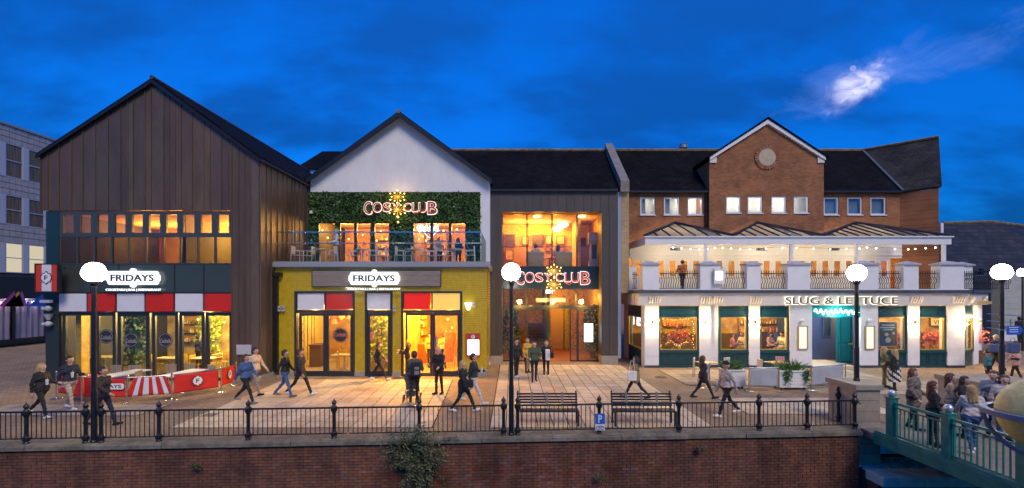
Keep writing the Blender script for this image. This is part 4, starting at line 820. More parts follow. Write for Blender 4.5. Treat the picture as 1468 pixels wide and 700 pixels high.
# pub interior
MB().box(P0+.2, P1-.2, D6+.42, 27.5, .002, .02).build('floor', deck, B6); MB().box(P0+.2, ex0-.02, 27.2, 27.4, .02, zp).build('back_wall', M('pub_wall', (.40, .24, .08), .7, var=.5, vs=2.5), B6); MB().box(ex1+.02, P1+2.6, 26.8, 27.0, .02, zp).build('back_wall', MATS['pub_wall'], B6)
MB().box(P0+.4, P1+2, D6+.52, 27.5, zp+.05, zp+.2).build('ceiling', M('pub_ceiling', (.35, .25, .12), .8), B6)
for px, e in ((972, 75), (1052, 62), (1110, 62), (1280, 60), (1337, 66), (1395, 40)): point('bar_light', (X(px, D6)+.2, 25, 2.75), e, (1, .62, .18), .15, B6)
for a, b in ((P0+.25, ex0-.03), (ex1+.03, P1+1)): MB().box(a, b, 26.7, 26.79, .02, 1.45).build('wainscot', M('pub_wainscot', (.07, .04, .02), .5), B6)
t = thing('picture', 'framed LOVE print on the pub wall', 'picture', (X(1344, 26.6), 26.6, Z(468, 26.6))); frame(MB(), X(1334, 26.6), X(1354, 26.6), Z(468, 26.6), Z(447, 26.6), 26.62, 26.68, .05).build('frame', pf, t); MB().box(X(1335, 26.6), X(1353, 26.6), 26.65, 26.67, Z(467, 26.6), Z(448, 26.6)).build('sheet', M('print_cream', (.7, .55, .28), .6), t)
text('LO', 'lettering', pf, t, X(1339, 26.6), X(1350, 26.6), Z(457, 26.6), Z(451, 26.6), 26.649, .004, .01); text('VE', 'lettering', pf, t, X(1339, 26.6), X(1350, 26.6), Z(465, 26.6), Z(459, 26.6), 26.649, .004, .01)
# terrace balustrade
tp = [(921, 944.5), (1003, 1032), (1070, 1089), (1128, 1160), (1228, 1257.5), (1293.5, 1315), (1346, 1380)]
zc6 = Z(380.5, D6); cap = M('cap_stone', (.40, .40, .43), .7, var=.2)
bt = thing('terrace_balustrade', 'white piers with black wrought iron railings along the pub terrace', 'balustrade', ((P0+P1)/2, D6-.1, zT6))
for a, b in tp + [(1393, 1412)]:
    x0, x1 = X(a, D6-.2), X(b, D6-.2); dy = 0 if a < 1390 else .7
    pr = MB().box(x0, x1, D6-.28+dy, D6+.25+dy, zT6, zc6).build('pier', wpaint, bt); zc = Z(375.5, D6); xm, ym = (x0+x1)/2, D6+dy
    mb = MB(); mb.box(x0-.08, x1+.08, D6-.36+dy, D6+.33+dy, zc6+.001, zc6+.07); mb.add([(x0-.06, D6-.34+dy, zc6+.0701), (x1+.06, D6-.34+dy, zc6+.0701), (x1+.06, D6+.31+dy, zc6+.0701), (x0-.06, D6+.31+dy, zc6+.0701), (xm, ym, zc+.05)], [(0, 1, 4), (1, 2, 4), (2, 3, 4), (3, 0, 4)]); mb.build('cap', cap, pr)
bar = MB(); pp = [(0, 0, .1), (0, 0, .3), (0, -.10, .38), (0, -.14, .48), (0, -.06, .6), (0, 0, .68), (0, 0, .98)]
bar.path([(0, p[1], p[2]) for p in pp], .017, 5); barm = bar.mesh('bar', black)
def railpan(x0, x1, y):
    MB().box(x0, x1, y-.015, y+.015, zT6+.82, zT6+.86).build('rail', black, bt); MB().box(x0, x1, y-.015, y+.015, zT6+.07, zT6+.1).build('rail', black, bt); MB().box(x0, x1, y-.012, y+.012, zT6+.60, zT6+.62).build('rail', black, bt)
    n = max(3, round((x1-x0)/.12)); o = WL[bt.name]
    for i in range(n): link('bar', barm, bt, (x0+(i+.5)*(x1-x0)/n-o.x, y-o.y, 0))
for (a, b), (c, d) in zip(tp, tp[1:]): railpan(X(b, D6-.2), X(c, D6-.2), D6-.02)
railpan(X(1380, D6-.2), X(1393, D6+.5), D6+.35); MB().box(X(900.5, 25), X(911, 25), 24.8, 25.2, zT6, Z(383, 25)).build('pier', wpaint, bt); railpan(P0-.25, P0-.02, 24.4)
railpan(X(1412, 24.6), X(1436, 25.6), 25.2)
MB().box(P0, P1, D6-.3, D6+.2, zT6+.001, zT6+.05).build('kerb', wpaint, bt)
# terrace back wall with glazed doors
D7 = 27.5; zwt = Z(351, D7)
tw = MB(); tw.box(X(902, D7), X(1291, D7), D7-.1, D7, Z(370.5, D7), zwt); tw.box(X(902, D7), X(1291, D7), D7-.1, D7, zT6, zT6+.1); tw.box(X(902, D7), X(1291, D7), D7-.16, D7-.101, Z(367, D7), Z(365.5, D7)); tw.build('terrace_wall', wpaint, B6)
dx = X(905, D7); dw = .70; i = 0
while dx+dw < X(1291, D7):
    w = frame(MB(), dx+.004, dx+dw-.004, zT6+.1, Z(370.7, D7), D7-.09, D7-.02, .16).box(dx+.16, dx+dw-.16, D7-.085, D7-.025, zT6+.26, zT6+.85).build('door', wpaint, B6); MB().box(dx+.15, dx+dw-.15, D7-.06, D7-.05, zT6+.85, Z(370.7, D7)-.15).build('pane', glass, w)
    dx += dw; i += 1
MB().box(X(902, D7), X(1291, D7), D7+.1, 31.5, zT6-.1, zT6).build('floor', deck, B6); MB().box(X(902, D7), X(1291, D7), 30.6, 30.8, zT6, zwt+.5).build('back_wall', M('terrace_room', (.42, .25, .08), .8, var=.4, vs=2), B6)
MB().box(X(902, D7), X(1291, D7), D7+.26, 31.5, Z(362, D7), zwt+.4).build('ceiling', M('dim_ceiling', (.3, .2, .1), .8), B6)
for px, e in ((945, 60), (985, 50), (1060, 22), (1110, 40), (1160, 18), (1200, 36), (1255, 20)): point('room_light', (X(px, D7), 28.7, zwt-.6), e, (1, .55, .14), .15, B6)
# brick upper floors
ze = Z(274, D7); bw = [(918, 939), (952, 974), (986, 1007)]; gw = [(1041, 1062), (1072, 1093), (1106, 1127), (1138, 1159)]; rw = [(1181, 1202), (1215, 1236), (1248, 1270)]
gx0, gx1 = X(1017, 27.2), X(1181, 27.2); gap_, gzz = Z(173, 27.2), Z(231, 27.2); gax = X(1099, 27.2)
def wallwith(x0, x1, z0, z1, y, ws, D, zz0, zz1, m, nm='brick_wall', d=.25):
    mb = MB(); px = x0
    for a, b in ws: mb.box(px, X(a, D), y, y+d, zz0, zz1); px = X(b, D)
    mb.box(px, x1, y, y+d, zz0, zz1); mb.box(x0, x1, y, y+d, z0, zz0-.0005); mb.box(x0, x1, y, y+d, zz1+.0005, z1); return mb.build(nm, m, B6)
wz_0, wz_1 = Z(308, D7), Z(283, D7)
wallwith(xp1-.3, gx0, zwt+.001, ze, D7, bw, D7, wz_0, wz_1, rbrick); wallwith(gx1, X(1290, D7), zwt+.001, ze, D7, rw, D7, wz_0, wz_1, rbrick); MB().box(X(1291, D7)+.01, X(1291, D7)+.4, D7, D7+.2, zT6, zwt).build('brick_wall', rbrick, B6)
wallwith(gx0, gx1, zwt+.1, gzz, 27.2, gw, 27.2, Z(305.5, 27.2), Z(281.5, 27.2), rbrick)
MB().xz([(gx0, gzz+.0005), (gx1, gzz+.0005), (gax, gap_-.1)], 27.2, 27.45).build('brick_gable', rbrick, B6)
for s, ex in ((-1, gx0), (1, gx1)):
    mb = MB(); mb.poly([(gax, 27.05, gap_-.22), (ex+s*.02, 27.05, gzz+.02), (ex+s*.02, 27.05, gzz+.24), (gax, 27.05, gap_+.03)], (0, .149, 0)); mb.build('barge_board', wpaint, B6)
    MB().box(min(ex, ex-s*.4)+.0, max(ex, ex-s*.4), 27.12, 27.199, gzz-.12, gzz+.2).build('kneeler', cream, B6)
    MB().poly([(gax, 27.0, gap_+.04), (ex+s*.16, 27.0, gzz+.12), (ex+s*.16, 27.0, gzz+.22), (gax, 27.0, gap_+.16)], (0, 6.5, 0)).build('roof', slate_y, B6)
MB().tube((X(1099, 27.2), 27.19, Z(226, 27.2)), (X(1099, 27.2), 27.12, Z(226, 27.2)), .5, n=32).build('roundel', M('roundel_stone', (.50, .40, .26), .8, var=.15), B6)
for i in range(28):
    a = i/28*6.283; c = Vector((X(1099, 27.2), 27.15, Z(226, 27.2))); rm = Matrix.Translation(c) @ Matrix.Rotation(-a, 4, 'Y')
    MB(rm).box(.51, .72, -.02, .06, -.055, .055).build('brick', RM('arch_brick', (.30, .10, .04), vv=.25), B6)
MB().box(gx0+.01, gx0+.2, 27.46, D7+5, zwt, gzz).build('bay_side', rbrick, B6)
MB().tube((gx0-.12, 27.4, zwt), (gx0-.12, 27.4, ze+.1), .06).build('downpipe', black, B6)
upf = M('upvc', (.75, .75, .75), .4); lit = M('office_lit', (.85, .84, .78), .8)
for i, (ws, D, yy, a0, a1) in enumerate(((bw, D7, D7, wz_0, wz_1), (gw, 27.2, 27.2, Z(305.5, 27.2), Z(281.5, 27.2)), (rw, D7, D7, wz_0, wz_1))):
    for j, (a, b) in enumerate(ws):
        window(B6, X(a, D)+.005, X(b, D)-.005, a0+.005, a1-.005, yy+.08, .07, .08, upf, glass)
        MB().box(X(a, D)-.04, X(b, D)+.04, yy-.06, yy+.02, a0-.06, a0-.003).build('sill', upf, B6)
        if i == 0 and j < 2: MB().box(X(a, D)+.1, X(b, D)-.1 if i else X(b, D)-.5, yy+.25, yy+.27, a0+.05, a1-.05).build('blind', M('blind_white', (.85, .83, .80), .8) if i else M('blind_grey', (.3, .32, .36), .8), B6)
        if i == 2: MB().box(X(a, D)+.06, X(b, D)-.06, yy+.2, yy+.22, a0+.05, a1-.05).build('blind', M('blind_blue', (.16, .21, .28), .8), B6)
MB().box(xp1, gx0-.01, D7+1.6, D7+1.7, wz_0-.8, wz_1+.6).build('office_wall', lit, B6); MB().box(gx0+.21, gx1+1.6, D7+1.6, D7+1.7, wz_0-.8, wz_1+.6).build('office_wall', lit, B6)
for px, e in ((928, 8), (997, 14)): point('office_light', (X(px, D7), D7+.9, wz_1-.1), e, (1, .95, .82), .1, B6)
for px in (1052, 1083, 1117, 1149): point('office_light', (X(px, D7), D7+.95, wz_1-.05), 9, (1, .95, .85), .25, B6)
# slate roofs
yr = 31.0; zr = Z(216, yr)
MB().poly([(CX1+.59, D7-.15, ze-.05), (X(1291, D7), D7-.15, ze-.05), (X(1236, yr), yr, zr), (CX1+.59, yr, zr)], (0, .08, -.1)).build('roof', slate_x, B6)
E1, E2 = Vector((X(1290, D7), D7-.2, ze-.05)), Vector((X(1348, 26.3), 26.2, Z(267, 26.3))); R1, R2 = Vector((X(1236, yr), yr, zr)), Vector((X(1346, 27.9), 27.9, Z(197, 27.9)))
MB().poly([E1, E2, R2, R1], (0, .1, -.1)).build('roof', lichen, B6)
MB().path([tuple(E1+Vector((0, -.02, .04))), tuple(R1+Vector((0, 0, .06)))], .06).build('valley', M('lead_valley', (.16, .17, .2), .5), B6)
MB().path([(CX1+.6, yr, zr+.02), tuple(R1+Vector((0, 0, .02))), tuple(R2+Vector((0, 0, .02)))], .1).build('ridge', MATS['ridge_lichen'], B6)
mb = MB(); e1, e2 = Vector((X(1290, D7), D7, zT6)), Vector((X(1346, 26.3), 26.3, zT6)); mb.poly([tuple(e1), tuple(e2), tuple(e2+Vector((1.6, 2.2, 0))), tuple(e1+Vector((0, 4, 0)))][::1], (0, 0, ze-.12-zT6)); mb.build('wing_wall', rbrick, B6)
MB().poly([tuple(Vector((e2.x+.02, e2.y, ze-.1))), tuple(Vector((e2.x+1.6, e2.y+2.2, ze-.1))), tuple(R2+Vector((-.02, 0, -.15)))], (-.05, .02, 0)).build('wing_gable', rbrick, B6)
MB().box(xp1, X(1290, D7), D7-.24, D7-.12, ze-.14, ze-.02).build('gutter', black, B6)
MB().box(X(1348, 26.3), X(1351, 26.3)+.02, 26.25, 26.4, Z(345, 26.3), Z(320, 26.3)).build('flue', wpaint, B6)
xv, yv = X(981, 31), 31.2
mb = MB(); mb.tube((xv, yv, zr-.2), (xv, yv, zr+.15), .16, n=14); mb.lathe([(.22, 0), (.28, .08), (.28, .25), (.2, .3), (.24, .34), (.1, .42)], (xv, yv, zr+.15), 14); mb.build('roof_vent', M('galvanised', (.35, .36, .38), .4, .7), B6)
# canopy over the terrace
D8 = 23.95; zf1, zf0 = Z(340.5, D8), Z(350.5, D8)
cy = thing('terrace_canopy', 'white canopy with hipped glass roofs over the pub terrace', 'canopy', (X(1140, D8), D8, zT6))
MB().box(X(925, D8), X(1364, D8), D8, D8+.12, zf0, zf1).build('fascia', wpaint, cy); MB().box(X(924, D8), X(1366, D8), D8-.08, D8+.1, zf1+.001, zf1+.06).build('gutter', wpaint, cy)
MB().poly([(X(925, D8), D8+.121, zf0), (X(925, D8), D8+.121, zf1), (X(902, 26.6), 26.6, zf1), (X(902, 26.6), 26.6, zf0)], (.1, 0, 0)).build('fascia', wpaint, cy)
for px in (1012.5, 1135.5, 1230, 1355): MB().box(X(px, D8)-.07, X(px, D8)+.07, D8+.02, D8+.16, zT6, zf0-.001).build('post', wpaint, cy)
mg = bpy.data.materials.new('milky_glass'); mg.use_nodes = True; nt = mg.node_tree; nt.nodes.clear()
t1 = nt.nodes.new('ShaderNodeBsdfTransparent'); t2 = nt.nodes.new('ShaderNodeBsdfTranslucent'); t2.inputs[0].default_value = (.56, .56, .58, 1); t3 = nt.nodes.new('ShaderNodeBsdfDiffuse'); t3.inputs[0].default_value = (.12, .12, .135, 1)
m1 = nt.nodes.new('ShaderNodeMixShader'); m1.inputs[0].default_value = .5; m2 = nt.nodes.new('ShaderNodeMixShader'); m2.inputs[0].default_value = .8; mo_ = nt.nodes.new('ShaderNodeOutputMaterial')
for a, b in ((t2.outputs[0], m1.inputs[1]), (t3.outputs[0], m1.inputs[2]), (t1.outputs[0], m2.inputs[1]), (m1.outputs[0], m2.inputs[2]), (m2.outputs[0], mo_.inputs[0])): nt.links.new(a, b)
rafter = M('rafter_dark', (.014, .016, .022), .5)
def lerp3(p, q, u): return tuple(Vector(p)*(1-u)+Vector(q)*u)
for xa_, xb_, xm_ in ((X(925, D8), X(1052, D8), X(968, 27)), (X(1052, D8), X(1182, D8), X(1100, 27)-.6), (X(1182, D8), X(1364, D8), X(1226, 27))):
    yb, zb, za = 27.05, zf1+.07, Z(320, 27); ap = (xm_, yb, za)
    def at(x, v):  # v = 0 at the fascia .. up the front slope
        return None
    n = max(6, round((xb_-xa_)/.62))
    def top(x):   # how far up the slope a rafter at x runs before it meets a hip
        return max(.02, (x-xa_)/(xm_-xa_) if x < xm_ else (xb_-x)/(xb_-xm_))
    def fp(x, u, dz=0): return (x, D8+.05+(yb-D8-.05)*u, zb+(za-zb)*u+dz)
    for i in range(n):
        a, b = xa_+(xb_-xa_)*i/n, xa_+(xb_-xa_)*(i+1)/n; ua, ub_ = min(1, top(a)), min(1, top(b))
        ps = [fp(a, 0), fp(b, 0), fp(b, ub_)] + ([fp(xm_, 1)] if a < xm_ < b else []) + [fp(a, ua)]
        MB().add(ps, [tuple(range(len(ps)))]).build('pane', glass if random.random() < .25 else mg, cy)
        if i: MB().tube(fp(a, 0, .03), fp(a, ua, .03), .05, n=5).build('rafter', rafter, cy)
    lx = [(xa_, D8+.05, zb), ap, (xa_, yb, zb)]; rx = [(xb_, D8+.05, zb), (xb_, yb, zb), ap]
    MB().add(lx, [(0, 1, 2)]).build('pane', M('lead_roof', (.06, .07, .10), .4), cy); MB().add(rx, [(0, 1, 2)]).build('pane', mg, cy)
    for q in ((xa_, D8+.05, zb), (xb_, D8+.05, zb)): MB().tube(tuple(Vector(q)+Vector((0, 0, .03))), tuple(Vector(ap)+Vector((0, 0, .03))), .09, n=6).build('hip', rafter, cy)
# festoon lights under the canopy
t = thing('festoon_lights', 'string of warm bulbs hanging under the terrace canopy', 'string lights', (X(1140, D8), D8+.5, zf0-.3)); fx = [965, 977, 990, 1003, 1014, 1025, 1036, 1048, 1061, 1075, 1098, 1122, 1142, 1166, 1190, 1213, 1232, 1243, 1256, 1283, 1302, 1312, 1327, 1341]
pts = []
for i, px in enumerate(fx):
    p = Vector((X(px, D8+.5), D8+.5, zf0-.06-.10*abs(math.sin(i*.55)))); pts.append(p); b = MB(); b.smooth = True; b.ball(p-Vector((0, 0, .05)), .036, 8, 6); b.build('bulb', bulbw, t)
MB().path([tuple(p) for p in pts], .008, 4).build('wire', black, t)
for px in (980, 1060, 1142, 1215, 1290): point('festoon_glow', (X(px, D8), 25.7, zf0-.15), 20, (1, .76, .46), .3, t)
for i, px in enumerate((968, 1091, 1195)): prop('terrace_heater', MB().box(X(px, D8+.8)-.25, X(px, D8+.8)+.25, D8+.7, D8+.85, zf0-.25, zf0-.12), M('heater_steel', (.2, .2, .2), .4, .6), 'slim grey heater under the canopy, %s' % ('over the person in orange', 'above the middle pier', 'between the two right posts')[i], 'heater')
# wall sconces: up-and-down lamps on the piers
for i, px in enumerate((934, 1010, 1080.5, 1308.5)):
    x, z = X(px, D6), Z(462, D6); t = thing('wall_sconce', 'up-and-down brass wall lamp on a pub pier, %s' % ('by the big bay window at the end', 'second pier', 'between the two narrow windows', 'between the poster window and the next')[i], 'lamp', (x, D6-.15, z-.12), group='pub sconces')
    MB().tube((x, D6-.17, z-.1), (x, D6-.17, z+.1), .06, n=14).build('body', gold, t); MB().box(x-.03, x+.03, D6-.17, D6-.061, z-.05, z+.05).build('bracket', gold, t)
    for s in (-1, 1):
        MB().tube((x, D6-.17, z+s*.1005), (x, D6-.17, z+s*.106), .05, n=12).build('lens', EM('lens_glow', (1, .8, .45), 12), t); point('sconce_light', (x, D6-.2, z+s*.2), 18, (1, .72, .36), .05, t)
for i, q in enumerate((.0, 2.0)):
    c = mr @ Vector((q, -.17, Z(462, D6))); t = thing('wall_sconce', 'up-and-down brass wall lamp on the angled pub corner, %s' % ('before the last window', 'after the last window')[i], 'lamp', c-Vector((0, 0, .12)), group='pub sconces')
    MB().tube(c-Vector((0, 0, .1)), c+Vector((0, 0, .1)), .06, n=14).build('body', gold, t)
    for s in (-1, 1): MB().tube(c+Vector((0, 0, s*.1005)), c+Vector((0, 0, s*.106)), .05, n=12).build('lens', EM('lens_glow', (1, .8, .45), 12), t); point('sconce_light', c+Vector((0, -.04, s*.2)), 18, (1, .72, .36), .05, t)
# menu cases and lamps by the entrance, lit box on the terrace pier
for i, (a, b) in enumerate(((1142, 1156), (1238, 1251.5))):
    t = thing('menu_case', 'brass menu case %s the pub entrance' % ('left of', 'right of')[i], 'menu case', (X((a+b)/2, D6), D6-.1, Z(501, D6))); frame(MB(), X(a, D6), X(b, D6), Z(501, D6), Z(467, D6), D6-.13, D6-.061, .05).build('frame', gold, t); MB().box(X(a, D6)+.04, X(b, D6)-.04, D6-.10, D6-.07, Z(501, D6)+.04, Z(467, D6)-.04).build('menu', EM('menu_cream', (1, .93, .75), .75), t)
    prop('security_camera', MB().ball((X(a+5, D6), D6-.2, Z(459, D6)), .09, 12, 8).tube((X(a+5, D6), D6-.2, Z(459, D6)), (X(a+5, D6), D6-.06, Z(459, D6)+.05), .03), wpaint, 'white dome camera %s the pub entrance' % ('left of', 'right of')[i], 'camera')
t = thing('light_box', 'small glowing white box sign on the terrace pier', 'sign', (X(1030, D6-.4), D6-.4, Z(407, D6-.4))); MB().box(X(1023, D6-.4), X(1038, D6-.4), D6-.5, D6-.38, Z(407, D6-.4), Z(385, D6-.4)).build('box', M('box_white', (.7, .7, .68), .5), t); MB().box(X(1025, D6-.4), X(1034, D6-.4), D6-.52, D6-.501, Z(401, D6-.4), Z(390, D6-.4)).build('panel', EM('box_glow', (1, .98, .9), 6), t)
# poster in the pub window
t = thing('poster', 'dark grey drinks poster in the pub window right of the entrance', 'poster', (X(1275, D6), D6+.09, Z(497, D6))); MB().box(X(1261, D6), X(1288, D6), D6+.085, D6+.1, Z(497, D6), Z(462, D6)).build('sheet', M('poster_grey', (.06, .075, .075), .6, var=.5, vs=6), t); frame(MB(), X(1260.5, D6), X(1288.5, D6), Z(497.5, D6), Z(461.5, D6), D6+.075, D6+.084, .03).build('border', M('poster_edge', (.4, .4, .38), .6), t)
for i, (a, b, zz) in enumerate(((1266, 1284, 466.5), (1264, 1285, 470), (1268, 1282, 473))): MB().box(X(a, D6), X(b, D6), D6+.08, D6+.0845, Z(zz, D6)-.03, Z(zz, D6)+.03).build('print', MATS['poster_edge'], t)
for i, (px, py, r) in enumerate(((1273, 480, .14), (1283, 478, .1), (1275, 488, .2))): MB().tube((X(px, D6), D6+.0845, Z(py, D6)), (X(px, D6), D6+.08, Z(py, D6)), r*.7, n=12).build('print', MATS['poster_edge'], t)
# ================================================================ far buildings
XW = -35.0
B8 = thing('office_block', 'pale tiled office block with curtained windows at the far left', 'building', (XW-2, 33, 0))
def DX(px): return XW*FL/(px-CX)
tile = RM('wall_tile', (.42, .40, .38), vv=.1, rough=.5)
bands = [(Z(208, 32.4), 15.4), (Z(281, 32.4), Z(256, 32.4)), (Z(349, 32.4), Z(323, 32.4))]
y0, y1 = 27.5, 42.0
tm = MB()
for z0, z1 in bands:
    n = max(2, round((z1-z0)/.42)); h = (z1-z0)/n; y = y0
    while y < y1:
        for j in range(n): tm.box(XW, XW+random.uniform(.045, .055), y+.02, y+.39, z0+j*h+.02, z0+(j+1)*h-.02)
        y += .412
tm.build('tiling', M('tiles', (.43, .41, .39), .5, var=.15, vs=1.5, var2=.1, v2s=8), B8)['kind'] = 'stuff'
MB().box(XW-8, XW-.001, y0, y1, 4.9, 15.35).build('wall', M('tile_grout', (.06, .058, .055), .9), B8)
MB().box(XW-8.1, XW+.12, y0-.1, y1+.1, 15.4, 15.55).build('parapet', M('parapet_grey', (.3, .3, .3), .7), B8)
col = M('mullion_white', (.5, .52, .56), .5); cur = M('curtain_brown', (.36, .23, .12), .8, var=.5, vs=2, stretch=(1, 5, .3)); curl = M('lit_blind', (.62, .55, .40), .8)
wbands = [(Z(256, 32.4), Z(208, 32.4)), (Z(323, 32.4), Z(281, 32.4)), (5.2, Z(349, 32.4))]
yy = DX(36)
for k in range(-4, 6):
    ya = yy + k*1.52; 
    for j, (z0, z1) in enumerate(wbands):
        w = MB(); w.box(XW-.02, XW+.07, ya-.19, ya+.19, z0, z1); w.build('mullion', col, B8)
        f = MB(); a, b = ya+.2, ya+1.32
        for (c, d, e, g_) in ((a, a+.05, z0, z1), (b-.05, b, z0, z1), (a+.05, b-.05, z0, z0+.06), (a+.05, b-.05, z1-.06, z1), (a+.05, b-.05, (z0+z1)/2-.03, (z0+z1)/2+.03)): f.box(XW+.0, XW+.05, c, d, e, g_)
        f = f.build('window', col, B8); MB().box(XW+.015, XW+.022, a+.05, b-.05, z0+.05, z1-.05).build('pane', GLASS('net_glass', (.95, .95, .95), .3), f)
        MB().box(XW+.001, XW+.008, a+.04, b-.04, z0+.02, z1-.02).build('curtain', (cur if j < 2 else EM('lit_office', (1, .88, .62), .5)), f)
MB().box(XW-.6, XW+.1, y0, y1, 3.4, 4.88).build('shop_fascia', M('shop_black', (.02, .02, .022), .5), B8)
MB().box(XW-8, XW-.5, y0, y1, 0, 3.4).build('shop_wall', MATS['shop_black'], B8)
pink = M('pink_curtain', (.52, .40, .50), .8, var=.15, vs=1)
y = y0; k = 0
while y < y1-1.2:
    cm = MB(); n = 24; c = []
    for i in range(n+1): c.append((XW-.25+.05*math.sin(i*1.4+k), y+.08+(2.3)*i/n))
    for i in range(n): cm.add([(c[i][0], c[i][1], .55), (c[i+1][0], c[i+1][1], .55), (c[i+1][0], c[i+1][1], 3.2), (c[i][0], c[i][1], 3.2)], [(0, 1, 2, 3)])
    cm.build('curtain', pink, B8); MB().box(XW-.1, XW+.02, y-.06, y+.06, 0, 3.4).build('post', black, B8)
    MB().box(XW-.09, XW-.08, y+.06, y+2.38, .45, 3.39).build('pane', glass, B8); MB().box(XW-.1, XW+.02, y+.06, y+2.38, .2, .44).build('sill', black, B8)
    y += 2.44; k += 1
for px in (4, 28, 52): point('shop_light', (XW-.16, DX(px), 3.36), 9, (1, .86, .96), .04, B8)
for i, (px, c) in enumerate(((12, (.35, .05, .25)), (19, (.65, .38, .02)), (24, (.3, .1, .35)), (53, (.02, .10, .5)))):
    D = DX(px); z = Z(437, D); m = MB().add([(XW+.13, D-.7, z-.1), (XW+.13, D+.6, z-.15), (XW+.13, D+.25, z+.95 if i < 3 else z+.8)], [(0, 1, 2)]); m.add([(XW+.11, D-.7, z-.1), (XW+.11, D+.6, z-.15), (XW+.11, D+.25, z+.95 if i < 3 else z+.8)], [(2, 1, 0)])
    prop('sign_triangle', m, M('triangle_%d' % i, c, .5), '%s triangle decoration on the black shop fascia' % ('magenta', 'yellow', 'violet', 'blue')[i], 'sign')
# houses beyond the right end
hb = BM('house_brick', (.34, .28, .13), (.28, .22, .10), (.25, .2, .12), .225, .075, 'SZ', .011, .85, .3)
B9 = thing('far_house', 'long slate-roofed brick house beyond the pub', 'building', (X(1430, 44), 44, 0))
d = 44.0; MB().box(X(1330, d), X(1560, d), d, d+9, 0, Z(388, d)).build('wall', hb, B9)
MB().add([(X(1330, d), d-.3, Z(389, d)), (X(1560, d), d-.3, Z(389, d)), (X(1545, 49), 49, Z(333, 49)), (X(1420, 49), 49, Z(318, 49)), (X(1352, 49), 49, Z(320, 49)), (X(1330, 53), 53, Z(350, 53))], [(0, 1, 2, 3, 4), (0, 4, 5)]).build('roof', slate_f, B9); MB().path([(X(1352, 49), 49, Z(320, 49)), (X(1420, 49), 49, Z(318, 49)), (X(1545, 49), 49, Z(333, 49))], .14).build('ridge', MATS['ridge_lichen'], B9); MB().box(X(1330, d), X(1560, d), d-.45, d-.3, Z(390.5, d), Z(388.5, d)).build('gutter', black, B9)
for a, b, m in ((1410, 1428, 0), (1446, 1463, 1)): window(B9, X(a, d), X(b, d), Z(407, d), Z(391, d), d-.05, .1, .1, upf, dglass)
MB().box(X(1404, d)-.15, X(1404, d)+.15, d-.3, d-.01, Z(420, d), Z(385, d)).build('downpipe', black, B9)
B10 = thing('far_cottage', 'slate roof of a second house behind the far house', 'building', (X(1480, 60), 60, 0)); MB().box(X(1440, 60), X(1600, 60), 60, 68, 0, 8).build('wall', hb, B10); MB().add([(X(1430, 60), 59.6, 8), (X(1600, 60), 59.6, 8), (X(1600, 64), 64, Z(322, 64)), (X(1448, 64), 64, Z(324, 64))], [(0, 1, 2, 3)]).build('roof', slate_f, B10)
B11 = thing('rendered_building', 'pale boarded building wall at the right edge', 'building', (X(1470, 36), 36, 0))
for i in range(9): MB().box(X(1436, 36), X(1600, 36), 36+random.uniform(0, .02), 36.3, 1.2+i*.45, 1.2+i*.45+.44).build('board', M('pale_board', (.40, .41, .36), .7, var=.15, vs=2), B11)
MB().box(X(1436, 36), X(1600, 36), 36.31, 38, 0, 5.3).build('wall', white, B11)
MB().box(X(1421, 34), X(1437, 34), 34, 36.2, 0, Z(395, 34)).build('stair_tower', M('tower_dark', (.10, .10, .09), .8), B11)
for i in range(7): MB().tube((X(1437, 33)+i*.6, 33, .6+i*.18), (X(1437, 33)+i*.6, 33, 1.9+i*.0), .03).build('railing_post', chrome, B11)
for z in (1.1, 1.6, 2.1): MB().tube((X(1415, 33), 33, z+.2), (X(1500, 33), 33, z-.1), .03).build('railing', chrome, B11)
# ================================================================ street furniture
# --- railing along the quay
def post_mesh():
    mb = MB(); mb.lathe([(.07, 0), (.075, .03), (.055, .07), (.085, .10), (.085, .17), (.055, .20), (.045, .24), (.045, .66), (.055, .70), (.085, .74), (.085, .83), (.05, .87), (.035, .89), (.06, .92), (.065, .95), (.045, .99), (.012, 1.02), (.008, 1.05)], n=12); return mb.mesh('post', black)
pm = post_mesh(); brm = MB().tube((0, 0, .14), (0, 0, .79), .011, n=6).mesh('bar', black)
secs = [([-75, 38, 123], 'iron railing at the far left end of the quay'), ([145, 228, 356, 479, 601, 722], 'long iron railing between the two river lamp posts'), ([742, 859, 973, 1088, 1157, 1225], 'iron railing in front of the two benches')]
def on_rail(px):
    k = (px-CX)/FL; D = 12.26/(1-.0576*k); return Vector((k*D, D, 0))
for pxs, lb in secs:
    t = thing('quay_railing', lb, 'railing', on_rail(pxs[0])); o = WL[t.name]; n_ = 0
    for px in pxs: link('post', pm, t, on_rail(px)-o)
    for a, b in zip(pxs, pxs[1:]):
        pa, pb = on_rail(a), on_rail(b); d = (pb-pa); L = d.length; u = d/L; ang = math.atan2(d.y, d.x); mt = Matrix.Translation(pa) @ Matrix.Rotation(ang, 4, 'Z')
        MB(mt).box(.05, L-.05, -.02, .02, .785, .825).build('top_rail', black, t); MB(mt).box(.05, L-.05, -.015, .015, .125, .15).build('bottom_rail', black, t)
        n = round(L/.122)
        for i in range(1, n): p = pa+d*(i/n); link('bar', brm, t, p-o)
